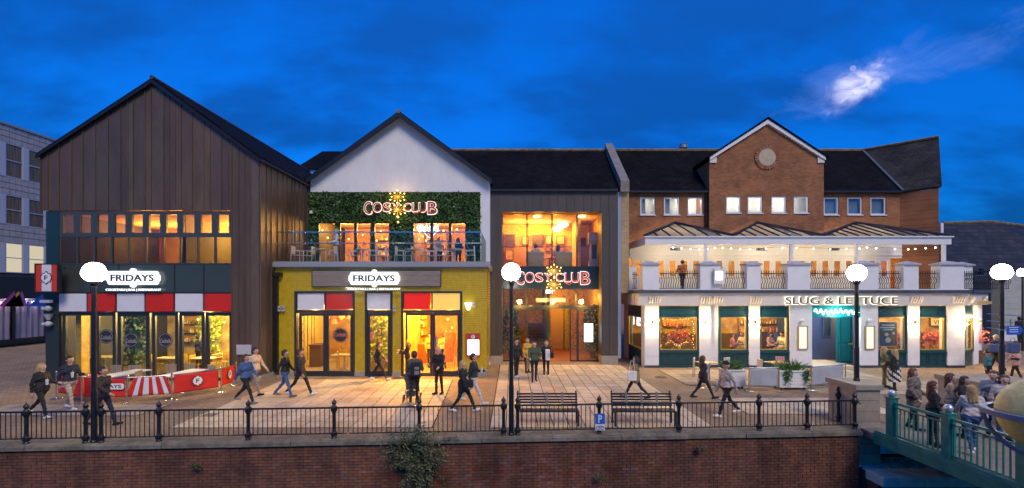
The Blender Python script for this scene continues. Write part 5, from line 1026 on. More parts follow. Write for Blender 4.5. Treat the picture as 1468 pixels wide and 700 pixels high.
# --- lamp posts
def lamp(label, x, y, z0, gz_, r, e):
    t = thing('street_lamp', label, 'street lamp', (x, y, z0), group='globe street lamps'); h = gz_-z0
    MB().lathe([(.085, 0), (.085, .05), (.068, .08), (.068, h*.3), (.058, h*.32), (.055, h-r-.12), (.045, h-r-.08)], (x, y, z0), 14).build('post', black, t)
    cg = MB().lathe([(.05, -r-.10), (.09, -r-.05), (r*.42, -r*.95), (r*.46, -r*.90), (r*.4, -r*.92)], (x, y, gz_), 18).build('cradle', black, t)
    for i in range(4):
        a = i*math.pi/2+.6; MB().path([(x+math.cos(a)*(r+.015)*math.cos(b), y+math.sin(a)*(r+.015)*math.cos(b), gz_+(r+.015)*math.sin(b)) for b in (-1.1, -.8, -.5, -.2, 0)], .008, 4).build('strap', chrome, cg)
    MB().path([(x+(r+.012)*math.cos(i*.2618), y+(r+.012)*math.sin(i*.2618), gz_-.02) for i in range(25)], .007, 4).build('band', black, cg)
    g = MB(); g.smooth = True; g.ball((x, y, gz_), r, 28, 18); g.build('globe', lampw, t)
    return t
for px, lb in ((135, 'tall black lamp post with glowing globe before the brown building'), (733, 'tall black lamp post with glowing globe in the middle of the quay')):
    p = on_rail(px); lamp(lb, p.x, p.y, 0, Z(390.5, p.y), .245, 0)
# --- stone pillars at the bridge
def pillar(label, x0, x1, y0, y1, z0, z1):
    t = thing('stone_pillar', label, 'pillar', ((x0+x1)/2, (y0+y1)/2, z0)); n = max(2, round((z1-.14-z0)/.32)); h = (z1-.14-z0)/n
    for i in range(n): 
        a = z0+i*h; s = (x0+x1)/2 + (.12 if i % 2 else -.12)
        MB().box(x0, x1, y0, y1, a+.005, a+h-.005).build('block', stone, t)
    MB().box(x0+.02, x1-.02, y0+.02, y1-.02, z0, z1-.141).build('core', M('joint', (.10, .085, .07), .9), t)
    MB().box(x0-.06, x1+.06, y0-.06, y1+.06, z1-.14, z1).build('cap', stone, t); return t
pillar('square pale stone pillar at the near corner of the bridge', 9.66, 10.32, 12.9, 14.05, -1.02, 1.22)
pillar('square stone pillar on the far side of the bridge', 13.5, 15.4, 13.3, 14.6, 0, 1.22)
lamp('globe lamp standing on the near stone bridge pillar', X(1228, 13.5), 13.5, 1.22, Z(391.5, 13.5), .245, 0)
lamp('globe lamp standing on the far stone bridge pillar', X(1436, 13.9), 13.9, 1.22, Z(390, 13.9), .235, 0)
lamp('small distant globe lamp at the right edge', X(1466, 30), 30, 0, Z(391, 30), .26, 0)
# curved handrail behind the railing end
t = thing('curved_handrail', 'curved black handrail beside the near stone pillar', 'handrail', (9.0, 13.2, 0))
link('post', pm, t, (X(1202, 13.6)-9.0, .4, 0)); MB().path([(X(1202, 13.6)+.1*math.sin(i*.4), 13.55-.09*i, .95-.002*i*i) for i in range(11)], .022).build('rail', chrome, t)
# --- finger post sign on the far lamp
t = thing('finger_sign', 'blue arrow direction sign on the far lamp post', 'sign', (X(1452, 13.8), 13.8, Z(482, 13.8))); a, b, c, d = X(1441, 13.8), X(1464, 13.8), Z(480, 13.8), Z(467, 13.8)
MB().xz([(a, c), (b-.1, c), (b, (c+d)/2), (b-.1, d), (a, d)], 13.74, 13.77).build('arm', M('sign_blue', (.02, .12, .5), .4), t)
for i in range(3): MB().box(a+.06, b-.16, 13.735, 13.7395, d-.05-i*.065-.012, d-.05-i*.065+.012).build('print', whitep, t)
MB().tube((X(1434, 13.8), 13.9, (c+d)/2), (a, 13.76, (c+d)/2), .015).build('clamp', chrome, t)
# --- bridge
bg_ = thing('footbridge', 'teal steel footbridge with ball-topped posts at the right', 'bridge', (11.6, 8, 0)); X0 = 9.86
MB().box(X0-.1, 14.2, -14, 13.56, -.18, .012).build('deck', M('deck_asphalt', (.20, .17, .14), .85, var=.2, vs=5, bump=.3, bs=60), bg_); MB().box(X0-.14, X0-.101, -14, 12.4, -.24, .05).build('edge_beam', tealb, bg_)
MB().box(X0-.1, X0+.02, -14, 12.4, .0125, .10).build('kerb', tealb, bg_)
posts = [11.95, 10.40, 8.85, 7.3, 5.75, 4.2]
ball = M('ball_silver', (.55, .55, .58), .25, .6)
bbm = MB().box(-.012, .012, -.012, .012, .16, .86).mesh('bar', tealb); o = WL[bg_.name]
for y in posts:
    p = MB().box(X0-.09, X0+.09, y-.09, y+.09, -.26, 1.06).build('post', tealb, bg_); MB().box(X0-.11, X0+.11, y-.11, y+.11, 1.0605, 1.10).build('post_cap', tealb, p); b = MB(); b.smooth = True; b.ball((X0, y, 1.19), .095, 18, 12); b.build('ball', ball, p)
for a, b in zip(posts, posts[1:]):
    MB().box(X0-.035, X0+.035, b+.09, a-.09, .93, .99).build('top_rail', tealb, bg_); MB().box(X0-.02, X0+.02, b+.09, a-.09, .83, .86).build('mid_rail', tealb, bg_); MB().box(X0-.02, X0+.02, b+.09, a-.09, .12, .16).build('bottom_rail', tealb, bg_)
    n = 12
    for i in range(1, n): link('bar', bbm, bg_, (X0-o.x, a+(b-a)*i/n-o.y, 0))
MB().box(14.1, 14.2, -14, 12.9, .0121, 1.0).build('parapet', tealb, bg_)
# --- sphere sculpture by the bridge
c = Vector((X(1497, 7.2), 7.2, Z(594, 7.2)))
t = thing('globe_sculpture', 'pale yellow globe held in a blue-grey ring beside the bridge', 'sculpture', (c.x, c.y, -2.6)); b = MB(); b.smooth = True; b.ball(c, .55, 36, 24); b.build('globe', M('globe_yellow', (.62, .54, .20), .5, var=.22, vs=3, var2=.15, v2s=14, bump=.1, bs=9), t)
steel = M('ring_blue', (.13, .17, .24), .45, var=.15); rg = MB(); n = 48
for i in range(n):
    a0, a1 = i/n*6.2832, (i+1)/n*6.2832
    q = [(c.x+r*math.cos(a), c.y+r*math.sin(a), c.z-.02+z) for a in (a0, a1) for r, z in ((.62, -.03), (.72, -.03), (.72, .05), (.62, .05))]
    rg.add(q, [(0, 1, 5, 4), (1, 2, 6, 5), (2, 3, 7, 6), (3, 0, 4, 7)])
rg.build('ring', steel, t)
for k in range(4):
    a = k*math.pi/2+.5; MB().path([(c.x+math.cos(a)*.70*math.cos(s), c.y+math.sin(a)*.70*math.cos(s), c.z-.7*math.sin(s)-.02) for s in [j*.157 for j in range(11)]], .035).build('arm', steel, t)
MB().tube((c.x, c.y, -2.6), (c.x, c.y, c.z-.68), .12, n=12).build('stem', steel, t)
# --- benches
slat = M('bench_metal', (.018, .018, .026), .5)
def bench(label, pxa, pxb, py):
    D = DG(py); x0, x1 = X(pxa, D), X(pxb, D); t = thing('bench', label, 'bench', ((x0+x1)/2, D, 0)); L = x1-x0; xc = (x0+x1)/2
    for i in range(5): MB().box(x0, x1, D+.02+i*.085, D+.02+i*.085+.06, .42, .445).build('slat', slat, t)
    for i in range(5): z = .50+i*.078; MB().box(x0, x1, D+.42+i*.02, D+.445+i*.02, z, z+.05).build('slat', slat, t)
    for x in (x0+.03, x1-.03, ): 
        lg = MB(); lg.box(x-.025, x+.025, D+.02, D+.06, 0, .415); lg.box(x-.025, x+.025, D+.40, D+.44, 0, .415); lg.box(x-.025, x+.025, D+.061, D+.399, .37, .415); lg.poly([(x-.02, D+.446, .4), (x-.02, D+.49, .4), (x-.02, D+.575, .92), (x-.02, D+.54, .92)], (.04, 0, 0)); lg.build('leg_frame', slat, t)
    for u in (.25, .5, .75): x = x0+L*u; MB().poly([(x-.03, D+.39, .5), (x-.03, D+.41, .5), (x-.03, D+.50, .9), (x-.03, D+.48, .9)], (.06, 0, 0)).build('brace', M('bench_brace', (.16, .15, .14), .5), t)
bench('dark metal slatted bench near the middle lamp post', 741, 831, 613); bench('dark metal slatted bench right of the cycle parking sign', 881, 971, 613)
# --- cycle parking sign on the railing
p = on_rail(860); t = thing('parking_sign', 'blue P cycle parking sign on the quay railing', 'sign', (p.x, p.y-.1, .2)); y = p.y-.1
def zz(py): return Z(py, y)
a, b = X(853.5, y), X(867, y)
MB().box(a, b, y-.012, y, zz(608), zz(593)).build('plate', M('sign_blue', (.02, .12, .5), .4), t); MB().box(a, b, y-.012, y, zz(617), zz(608.3)).build('plate', whitep, t); text('P', 'lettering', whitep, t, a+.075, b-.075, zz(606), zz(595), y-.0125, .004, .02)
for cx_ in (a+.07, b-.07): MB().path([(cx_+.045*math.cos(k*.5236), y-.016, zz(613.5)+.045*math.sin(k*.5236)) for k in range(13)], .007, 4).build('pictogram', ink, t)
MB().path([(a+.07, y-.016, zz(613.5)), (a+.11, y-.016, zz(610.5)), (b-.09, y-.016, zz(610.5)), (b-.07, y-.016, zz(613.5))], .007, 4).build('pictogram', ink, t); MB().box(a+.09, b-.09, y+.001, y+.05, zz(612), zz(600)).build('bracket', chrome, t)
# --- banner barriers
pmesh = MB().lathe([(.19, 0), (.19, .012), (.15, .03), (.03, .045), (.024, .06), (.024, .93), (.034, .94), (.034, .97), (.02, .99)], n=16).mesh('stand', chrome)
def stand(x, y, label, grp):
    return tag(link('barrier_post', pmesh, None, (x, y, .0)), label, 'post', grp)
def banner(pa, pb, label, m, grp, stripes=None, sag=0.0, z0=.22, z1=.88):
    pa, pb = Vector((pa[0], pa[1], 0)), Vector((pb[0], pb[1], 0)); d = pb-pa; L = d.length; ang = math.atan2(d.y, d.x); t = thing('banner', label, 'banner', pa+Vector((0, 0, z0)), ang, grp)
    n = 30; h = 10; mb = MB(); mb.smooth = True; vs = []
    def P(u, v): return (L*(.05+.9*u) + (0 if not sag else sag*(.5-v)*(.5-u)*-2), .012+.02*math.sin(u*7+v*3)*(1-v)+sag*.35*(1-v)*math.sin(u*3.14), (z1-z0)*v - .02*math.sin(3.14*u)*v)
    g = [[P(i/n, j/h) for i in range(n+1)] for j in range(h+1)]
    mb.v = [p for r_ in g for p in r_]
    for j in range(h):
        for i in range(n): mb.f.append((j*(n+1)+i, j*(n+1)+i+1, (j+1)*(n+1)+i+1, (j+1)*(n+1)+i)); mb.m.append(1 if stripes and int(i/n*stripes) % 2 else 0)
    me = mb.mesh('cloth', [m, whitec]); o = link('cloth', me, t); o.modifiers.new('solid', 'SOLIDIFY').thickness = .006
    r = MB().tube((.02, 0, z1-z0+.01), (L-.02, 0, z1-z0+.01), .014).mesh('rail', chrome); link('rail', r, t)
    return t, L, ang
bp = [(81, 572), (117, 579), (182, 579), (246, 574), (317, 563), (338.5, 553)]
bq = [(X(px, DG(py)), DG(py)) for px, py in bp]
for i, q in enumerate(bq): stand(q[0], q[1], 'steel barrier post of the red banner row, %s' % ORD[i], 'red banner posts')
def onb(t, w, mk): pass
def local_badge(t, L, s, z):
    me = badge(MB(), 0, 0, s, s*1.15, -.012, 0).mesh('badge_border', ink); o = link('badge_border', me, t, (L/2, -.03, z)); me = badge(MB(), 0, 0, s*.84, s*.97, -.018, -.0125).mesh('badge', MATS['badge_white']); link('badge', me, t, (L/2, -.03, z))
    o = text('F', 'lettering', ink, None, -s*.15, s*.15, -s*.2, s*.2, -.0185, .006, .015); o.parent = t; o.location = (L/2, -.03, z)
t, L, a = banner(bq[0], bq[1], 'red canvas banner at the left end of the row', redc, 'red canvas banners'); o = text('COCKTAILS', 'lettering', whitep, None, -.4, .4, -.05, .05, 0, .004, .02); o.parent = t; o.location = (L*.5, -.035, .30)
t, L, a = banner(bq[1], bq[2], 'red canvas banner with a white name badge', redc, 'red canvas banners')
me = MB().xz([(-.5, -.1), (.5, -.1), (.55, -.05), (.55, .05), (.5, .1), (-.5, .1), (-.55, .05), (-.55, -.05)], -.006, 0).mesh('badge', MATS['badge_white']); link('badge', me, t, (L*.6, -.035, .38)); o = text('FRIDAYS', 'lettering', ink, None, -.46, .46, -.06, .06, -.0065, .005, .02); o.parent = t; o.location = (L*.6, -.035, .38)
banner(bq[2], bq[3], 'red and white striped canvas banner', redc, 'red canvas banners', stripes=9, sag=.25)
t, L, a = banner(bq[3], bq[4], 'wide red canvas banner with an F badge', redc, 'red canvas banners'); local_badge(t, L, .36, .36)
t, L, a = banner(bq[4], bq[5], 'narrow red canvas banner with an F badge, turned sideways', redc, 'red canvas banners'); local_badge(t, L, .36, .36)
e_ = (X(152, 17.6), 17.6); stand(e_[0], e_[1], 'steel barrier post behind the lamp post near the doors', 'red banner posts'); banner(bq[1], e_, 'red canvas banner running back towards the doors', redc, 'red canvas banners')
grey = M('grey_canvas', (.32, .335, .36), .8, var=.1)
pgs = [(1017, 555), (1074, 562), (1116.5, 562), (1163, 561), (1212, 556)]; pgq = [(X(px, DG(py)), DG(py)) for px, py in pgs]
brassm = MB().lathe([(.17, 0), (.17, .012), (.14, .03), (.03, .045), (.022, .06), (.022, .95), (.03, .97)], n=14).mesh('stand', M('aged_steel', (.42, .36, .26), .35, .8))
for i, q in enumerate(pgq): tag(link('barrier_post', brassm, None, (q[0], q[1], 0)), 'brass-toned barrier post by the pub planters, %s' % ORD[i], 'post', 'pub barrier posts')
banner((X(1005, 18.3), 18.3), pgq[0], 'grey canvas windbreak left of the walking pair', grey, 'grey windbreaks'); banner(pgq[1], pgq[2], 'grey canvas windbreak between the two planters', grey, 'grey windbreaks', z0=.2, z1=.92); banner(pgq[3], pgq[4], 'grey canvas windbreak in front of the pub entrance', grey, 'grey windbreaks', z0=.2, z1=.92)
tag(link('barrier_post', brassm, None, (X(1005, 18.3), 18.3, 0)), 'brass-toned barrier post under the wooden pub table', 'post', 'pub barrier posts')
# --- planters
def planter(label, px0, px1, py, seed, trail):
    D = DG(py); x0, x1 = X(px0, D), X(px1, D); t = thing('planter', label, 'planter', ((x0+x1)/2, D, 0)); pl = M('planter_white', (.66, .65, .63), .6, var=.06)
    n = 5
    for i in range(n): MB().box(x0, x1, D, D+.6, .1+i*.122, .1+(i+1)*.122-.006).build('plank', pl, t)
    MB().box(x0-.04, x1+.04, D-.04, D+.64, .712, .75).build('rim', pl, t); MB().box(x0+.02, x1-.02, D+.02, D+.58, .1, .70).build('core', MATS['joint'], t)
    for x in (x0+.1, x1-.1):
        for y in (D+.08, D+.52): MB().tube((x-.02, y, .05), (x+.02, y, .05), .05, n=10).build('castor', black, t)
    rd = random.Random(seed); b = MB()
    for _ in range(240):
        p = Vector((rd.uniform(x0+.06, x1-.06), D+rd.uniform(.08, .52), .72)); a = Vector((rd.gauss(0, .5), rd.gauss(-.1, .45), 1)).normalized(); l = rd.uniform(.2, .55); s = a.cross(Vector((rd.gauss(0,1), rd.gauss(0,1), 0))).normalized()*.014; q = p+a*l*.6; e = p+a*l+Vector((a.x, a.y, -.4))*.15*l
        b.add([p-s, p+s, q+s, q-s, e], [(0, 1, 2, 3), (3, 2, 4)])
    for tx in trail:
        cx_ = x0+(x1-x0)*tx
        b.leaves(lambda r: (cx_+r.gauss(0, .07), D-.07+r.gauss(0, .03), .78-abs(r.gauss(0, .26))), 260, .06, seed)
    b.build('foliage', M('planter_leaf', (.07, .16, .025), .5, var=.4, vs=8), t)
planter('white boarded planter with grassy plants and trailing leaves by the entrance', 1118, 1158, 559.5, 3, (.25, .95)); planter('white boarded planter behind the walking man in beige', 1040, 1069, 558, 4, ())
# --- shrub growing from the quay wall
sp = Vector((X(598, 11.85), 11.85, -.33)); t = thing('wall_shrub', 'wild green shrub growing out of the quay wall', 'shrub', sp-Vector((0, 0, .8))); rd = random.Random(9); st = MB(); lf = MB()
for k in range(70):
    ph = rd.random(); a = Vector((rd.gauss(0, .55), -rd.uniform(.05, .5), rd.uniform(.4, 1.0) if ph < .6 else rd.uniform(-.8, .2))).normalized(); L = rd.uniform(.35, .85); p = sp+Vector((rd.gauss(0, .22), 0, rd.uniform(-.55, .3))); pts = [p]
    for s in range(5): a = (a+Vector((rd.gauss(0, .2), rd.gauss(0, .12), -.12))).normalized(); pts.append(pts[-1]+a*L/5)
    st.path(pts, .006, 4)
    for q in pts[1:]:
        for _ in range(11):
            c0 = q+Vector((rd.gauss(0, .05), rd.gauss(0, .05), rd.gauss(0, .05))); d1 = Vector((rd.gauss(0, 1), rd.gauss(0, 1), rd.gauss(0, 1))).normalized(); d2 = d1.orthogonal().normalized(); l = rd.uniform(.035, .08); lf.add([c0, c0+d1*l*.5+d2*l*.3, c0+d1*l, c0+d1*l*.5-d2*l*.3], [(0, 1, 2, 3)])
st.build('stems', bark, t); lf.build('foliage', leafd, t)
for i, (px, py, lb) in enumerate(((860, 690, 'small grass tuft low on the quay wall near the parking sign'), (300, 660, 'tiny weed under the coping left of the shrub'), (1010, 650, 'tiny weed under the coping below the bench'))):
    c0 = Vector((X(px, 12.05), 12.08+.0576*X(px, 12)-.06, Z(py, 12.05))); b = MB(); b.leaves(lambda r: (c0.x+r.gauss(0, .07), c0.y-.03-abs(r.gauss(0, .03)), c0.z+abs(r.gauss(0, .07))), 50, .06, 60+i); prop('weed_tuft', b, leafd, lb, 'weed')
# --- tables and chairs
def cafe_chair(m, arm=True):
    t = bpy.data.objects.new('chair', None); COL.objects.link(t); WL[t.name] = Vector()
    def q(nm, mb): return mb.build(nm, m, t)
    s = MB()
    for i in range(5): s.box(-.2, .2, -.2+i*.083, -.2+i*.083+.07, .43, .45)
    q('seat', s); b = MB()
    for i in range(5): b.box(-.18+i*.077, -.18+i*.077+.05, .2+.0, .22, .5, .84)
    b.box(-.21, .21, .195, .225, .84, .88); q('backrest', b)
    for sx in (-1, 1):
        q('leg', MB().tube((sx*.2, -.19, 0), (sx*.19, -.19, .45), .016)); q('leg', MB().tube((sx*.2, .24, 0), (sx*.19, .2, .86), .016))
        if arm: q('arm', MB().path([(sx*.21, -.19, .44), (sx*.22, -.19, .66), (sx*.21, .2, .68)], .014))
    return t
def place(proto, used, label, cat, x, y, z, rz, grp):
    o = proto if not used[0] else copy_tree(proto); used[0] = True
    o.location = (x, y, z); o.rotation_euler = (0, 0, rz); return tag(o, label, cat, grp)
def round_table(m, mt, r=.34, h=.74, w=None):
    t = bpy.data.objects.new('table', None); COL.objects.link(t); WL[t.name] = Vector()
    if w: MB().box(-w/2, w/2, -.36, .36, h-.03, h).build('table_top', mt, t)
    else: MB().lathe([(r-.02, h-.03), (r, h-.02), (r, h), (r-.01, h+.004)], n=22).build('table_top', mt, t)
    MB().tube((0, 0, .03), (0, 0, h-.031), .035, n=10).build('stem', m, t); MB().lathe([(.25, 0), (.24, .015), (.06, .04), (.04, .1)], n=16).build('base', m, t); return t
ch = cafe_chair(cafe); u = [False]; D = 22.3
cx_ = [427, 440, 476, 514, 541, 575, 593, 608, 626, 637, 668]; cx_ = [428, 441, 476, 507, 535, 546, 575, 584, 609, 617, 632, 643, 674]
for i, px in enumerate(cx_): place(ch, u, 'white metal armchair on the roof terrace, %s of thirteen' % (ORD+['last'])[i], 'chair', X(px, D), D+(.15 if i % 2 else -.1), zT, R(90 if i % 2 == 0 else -90) if px not in (674, 535, 546, 476) else R(-90), 'roof terrace chairs')
tb = round_table(cafe, cafe); u2 = [False]
for i, px in enumerate((459, 520, 590, 652)): place(tb, u2, 'round white pedestal table on the roof terrace, %s of four' % ORD[i], 'table', X(px, D), D, zT, 0, 'roof terrace tables')
tw_ = round_table(chrome, M('table_white', (.62, .63, .64), .35), w=1.7); u3 = [False]
place(tw_, u3, 'long white outdoor table behind the striped banner, left one', 'table', X(178, 17.6), 17.6, 0, R(84), 'outdoor tables of the brown building'); place(tw_, u3, 'long white outdoor table behind the badge banner, right one', 'table', X(268, 17.9), 17.7, 0, R(84), 'outdoor tables of the brown building')
och = cafe_chair(M('taupe_metal', (.30, .25, .18), .5), False); u4 = [False]
for i, (px, d, rz) in enumerate(((160, 18.4, 0), (190, 18.4, 20), (208, 17.3, 100), (240, 18.6, 0), (268, 18.7, 0), (296, 18.5, -20))): place(och, u4, 'taupe metal chair at the outdoor white tables, %s' % ORD[i], 'chair', X(px, d), d, 0, R(rz), 'outdoor taupe chairs')
wt_ = round_table(chrome, M('table_oak', (.48, .26, .08), .5, var=.2, vs=5), w=.8); u5 = [False]
place(wt_, u5, 'square oak-topped table left of the man in beige', 'table', X(1013, 20.3), 20.3, 0, 0, 'pub tables'); place(wt_, u5, 'square oak-topped table between the planters', 'table', X(1114, 20.3), 20.3, 0, R(10), 'pub tables')
pch = cafe_chair(M('chair_cream', (.66, .55, .40), .45), False); u6 = [False]
for i, (px, d, rz) in enumerate(((1048, 20.6, 30), (1096, 20.3, 90), (1002, 20.6, 60))): place(pch, u6, 'cream metal chair outside the pub, %s' % ('behind the left planter', 'left of the middle oak table', 'beside the left oak table')[i], 'chair', X(px, d), d, 0, R(rz), 'cream pub chairs')
pk = cafe_chair(M('chair_pink', (.62, .30, .30), .45), False); place(pk, [False], 'pink metal chair behind the middle oak table', 'chair', X(1122, 20.9), 20.9, 0, R(0), None)
# indoor furniture
ich = cafe_chair(M('chair_ochre', (.62, .36, .05), .45), False); u7 = [False]
for i, (px, d, rz) in enumerate(((478, 22.6, -60), (490, 23.4, 0), (430, 22.0, 40))): place(ich, u7, 'ochre metal chair inside the yellow brick restaurant, %s' % ('at the pale table', 'behind the pale table', 'by the entrance pier')[i], 'chair', X(px, d), d, .03, R(rz), 'ochre indoor chairs')
for i, (px, d, rz) in enumerate(((225, 21.6, 90), (258, 21.8, -90), (282, 21.4, 90), (308, 21.8, -90), (322, 22.4, 0))): place(ich, u7, 'ochre chair inside the brown building dining room, %s' % ORD[i], 'chair', X(px, d), d, .03, R(rz), 'ochre dining chairs')
pt = round_table(chrome, M('table_pale', (.62, .52, .36), .4), w=1.1); u8 = [False]
place(pt, u8, 'pale table inside the left window of the yellow restaurant', 'table', X(494, 22.7), 22.7, .03, 0, 'indoor tables')
for i, (px, d) in enumerate(((242, 21.6), (296, 21.6), (325, 23), (150, 22))): place(pt, u8, 'pale table inside the brown building dining room, %s' % ORD[i], 'table', X(px, d), d, .03, 0, 'dining room tables')
# host desk, menu easel, bar backs
dsk = M('desk_wood', (.10, .05, .025), .5)
t = thing('host_desk', 'dark wooden host desk inside the left window', 'desk', (X(452, 23.6), 23.6, .03)); MB().box(X(446, 23.6), X(462, 23.6), 23.4, 24.2, .03, 1.1).build('cabinet', dsk, t); MB().box(X(445, 23.6), X(463, 23.6), 23.35, 24.25, 1.101, 1.16).build('desk_top', dsk, t)
t = thing('menu_easel', 'wooden easel with a red menu board inside the entrance door', 'easel', (X(644, 22), 22, .03)); MB().poly([(X(636, 22), 21.9, .5), (X(650, 22), 21.9, .5), (X(652, 22), 22.15, 1.9), (X(638, 22), 22.15, 1.9)], (0, .04, .01)).build('board', M('menu_red', (.5, .08, .02), .5, var=.6, vs=7), t)
for px in (636, 651): MB().tube((X(px, 22), 21.8, .03), (X(px+2, 22), 22.25, 2.0), .025).build('leg', M('easel_oak', (.5, .3, .1), .5), t)
MB().tube((X(645, 22), 22.9, .03), (X(645, 22), 22.27, 1.95), .025).build('leg', MATS['easel_oak'], t)
def shelf(label, px0, px1, D, z0, z1, seed):
    t = thing('back_bar', label, 'shelf', (X((px0+px1)/2, D), D, z0)); rd = random.Random(seed); x0, x1 = X(px0, D), X(px1, D); n = max(2, int((z1-z0)/.42))
    for i in range(n+1): MB().box(x0, x1, D-.3, D, z0+(z1-z0)*i/n, z0+(z1-z0)*i/n+.03).build('shelf_board', dsk, t)
    cols = [M('jar_amber', (.7, .4, .08), .2), M('jar_red', (.55, .08, .03), .3), M('jar_green', (.12, .22, .06), .2), M('jar_cream', (.75, .62, .4), .5)]
    b = MB()
    for i in range(n):
        x = x0+.06
        while x < x1-.1:
            b.cur = rd.randrange(4); h = rd.uniform(.16, .33); b.lathe([(.04, 0), (.045, h*.6), (.018, h*.75), (.016, h)], (x, D-.15, z0+(z1-z0)*i/n+.031), 7); x += rd.uniform(.1, .22)
    b.build('bottles', cols, t)['kind'] = 'stuff'
    MB().box(x0, x1, D+.001, D+.05, z0, z1).build('back_panel', M('bar_panel', (.45, .24, .06), .6), t)
shelf('lit bottle shelves behind the entrance of the yellow restaurant', 583, 612, 25.6, 1.0, 3.2, 1); shelf('bottle shelves in the terrace bar, left part', 537, 557, 29, zT+.9, wz1, 2); shelf('bottle shelves in the terrace bar, right part', 612, 640, 29, zT+.9, wz1, 3); shelf('bottle shelves in the brown building dining room', 262, 290, 26.3, 1.0, 3.0, 4)
shelf('bottle shelves behind the big pub bay window', 950, 990, 27.0, 1.3, 2.9, 5); shelf('bottle shelves behind the narrow pub windows', 1060, 1120, 27.0, 1.5, 2.9, 6)
def plant(label, px, D, z0, h, r, seed, m=None, pot=True, z=0):
    x = X(px, D); t = thing('indoor_plant', label, 'plant', (x, D, z0)); rd = random.Random(seed); b = MB()
    if pot: MB().lathe([(.14, 0), (.2, .4), (.22, .42)], (x, D, z0), 14).build('pot', dsk, t)
    MB().path([(x, D, z0+.3), (x+.03, D, z0+h*.6), (x-.03, D, z0+h*.9)], .02).build('stem', bark, t)
    def f(r_):
        a = r_.uniform(0, 6.28); q = r*math.sqrt(r_.random()); zz = z0+.45+(h-.45)*r_.random(); return (x+q*math.cos(a)*(.5+.5*math.sin(3.1*(zz-z0)/h)), D+q*math.sin(a)*.6, zz)
    b.leaves(f, 700, .16, seed); b.build('foliage', m or M('plant_leaf', (.34, .42, .05), .45, var=.5, vs=5), t)
plant('leafy tree in the middle window of the yellow restaurant', 546, 22.3, .03, 3.1, .62, 1); plant('leafy plant inside the taupe entrance glass, left side', 733, 26.6, .02, 3.0, .55, 2, leaf); plant('leafy plant inside the taupe entrance glass, right side', 850, 26.8, .02, 3.0, .6, 3, leaf)
plant('tall plant in the brown building window', 192, 21.0, .03, 2.9, .5, 4, leaf); plant('bright plant at the back of the brown building dining room', 300, 25.4, .03, 3.0, .7, 5)
# flowers and lights in the pub windows
pinkf = M('blossom_pink', (.75, .22, .16), .6, var=.3, vs=9)
for i, (px, n) in enumerate(((972, 1), (1337, 0), (1280, 0), (1398, 0))):
    D = 24.3 if px < 1390 else 25.0; x = X(px, D); t = thing('flower_display', 'pink flower arrangement in a pub window, %s' % ('the fairy-lit bay', 'right of the poster window', 'behind the poster', 'the angled corner')[i], 'flowers', (x, D, zw0-.2)); b = MB(); b.leaves(lambda r: (x+r.gauss(0, .3), D+r.gauss(0, .1), zw0+.55+r.gauss(0, .22)), 420, .11, 20+i); b.build('blossom', pinkf, t); MB().lathe([(.1, 0), (.16, .25), (.08, .4)], (x, D, zw0-.15), 12).build('vase', gold, t); MB().box(x-.8, x+.8, D-.2, D+.3, .02, zw0-.151).build('window_seat', dsk, t)
t = thing('fairy_lights', 'fairy lights edging the big pub bay window', 'string lights', (X(973, D6), D6+.2, zw0)); x0, x1 = X(949, D6), X(998, D6); rd = random.Random(2); fw = MB()
for i in range(56):
    u = i/56*4; k = int(u); v = u-k
    p = [(x0, zw0+.1+(zw1-zw0-.2)*v), (x0+(x1-x0)*v, zw1-.12), (x1-.05, zw1-.1-(zw1-zw0-.2)*v), (x0+(x1-x0)*(.15+.7*v), zw0+.35+.1*math.sin(v*9))][k]
    MB().ball((p[0]+rd.gauss(0, .03), D6+.22, p[1]+rd.gauss(0, .03)), .017, 6, 4).build('bulb', bulb, t)
# pendant bulbs in the terrace bar and dining rooms
rd = random.Random(4)
place_ = ORD + ['last near the leaf wall end', 'by the end window', 'over the bottle shelves', 'middle one', 'nearest the menu case', 'by the last pane', 'over the diner']
for i, (px, py, D) in enumerate(((462, 330, 26), (470, 341, 26.5), (500, 343, 26.5), (520, 337, 27), (540, 345, 26), (546, 332, 27), (554, 343, 26.4), (600, 343, 26.2), (606, 339, 26.8), (611, 345, 27), (636, 331, 26.5), (655, 329, 26), (655, 352, 27), (325, 309, 22.8), (604, 462, 24), (642, 458, 24.2), (648, 470, 25), (322, 462, 25.5), (284, 458, 24.6))):
    x, z = X(px, D), Z(py, D); b = MB(); b.ball((x, D, z), .055 if px > 330 or py > 400 else .2, 10, 8); b.cur = 1; b.tube((x, D, z+.06), (x, D, z+.5), .006)
    if px > 400: room = 'terrace bar' if py < 400 else 'yellow restaurant'
    else: room = 'brown building, upper floor' if py < 400 else 'brown building dining room'
    prop('pendant_lamp', b, [bulb, black], 'small glowing pendant lamp in the %s, %s' % (room, place_[i]), 'lamp', group='pendant lamps in the %s' % room)
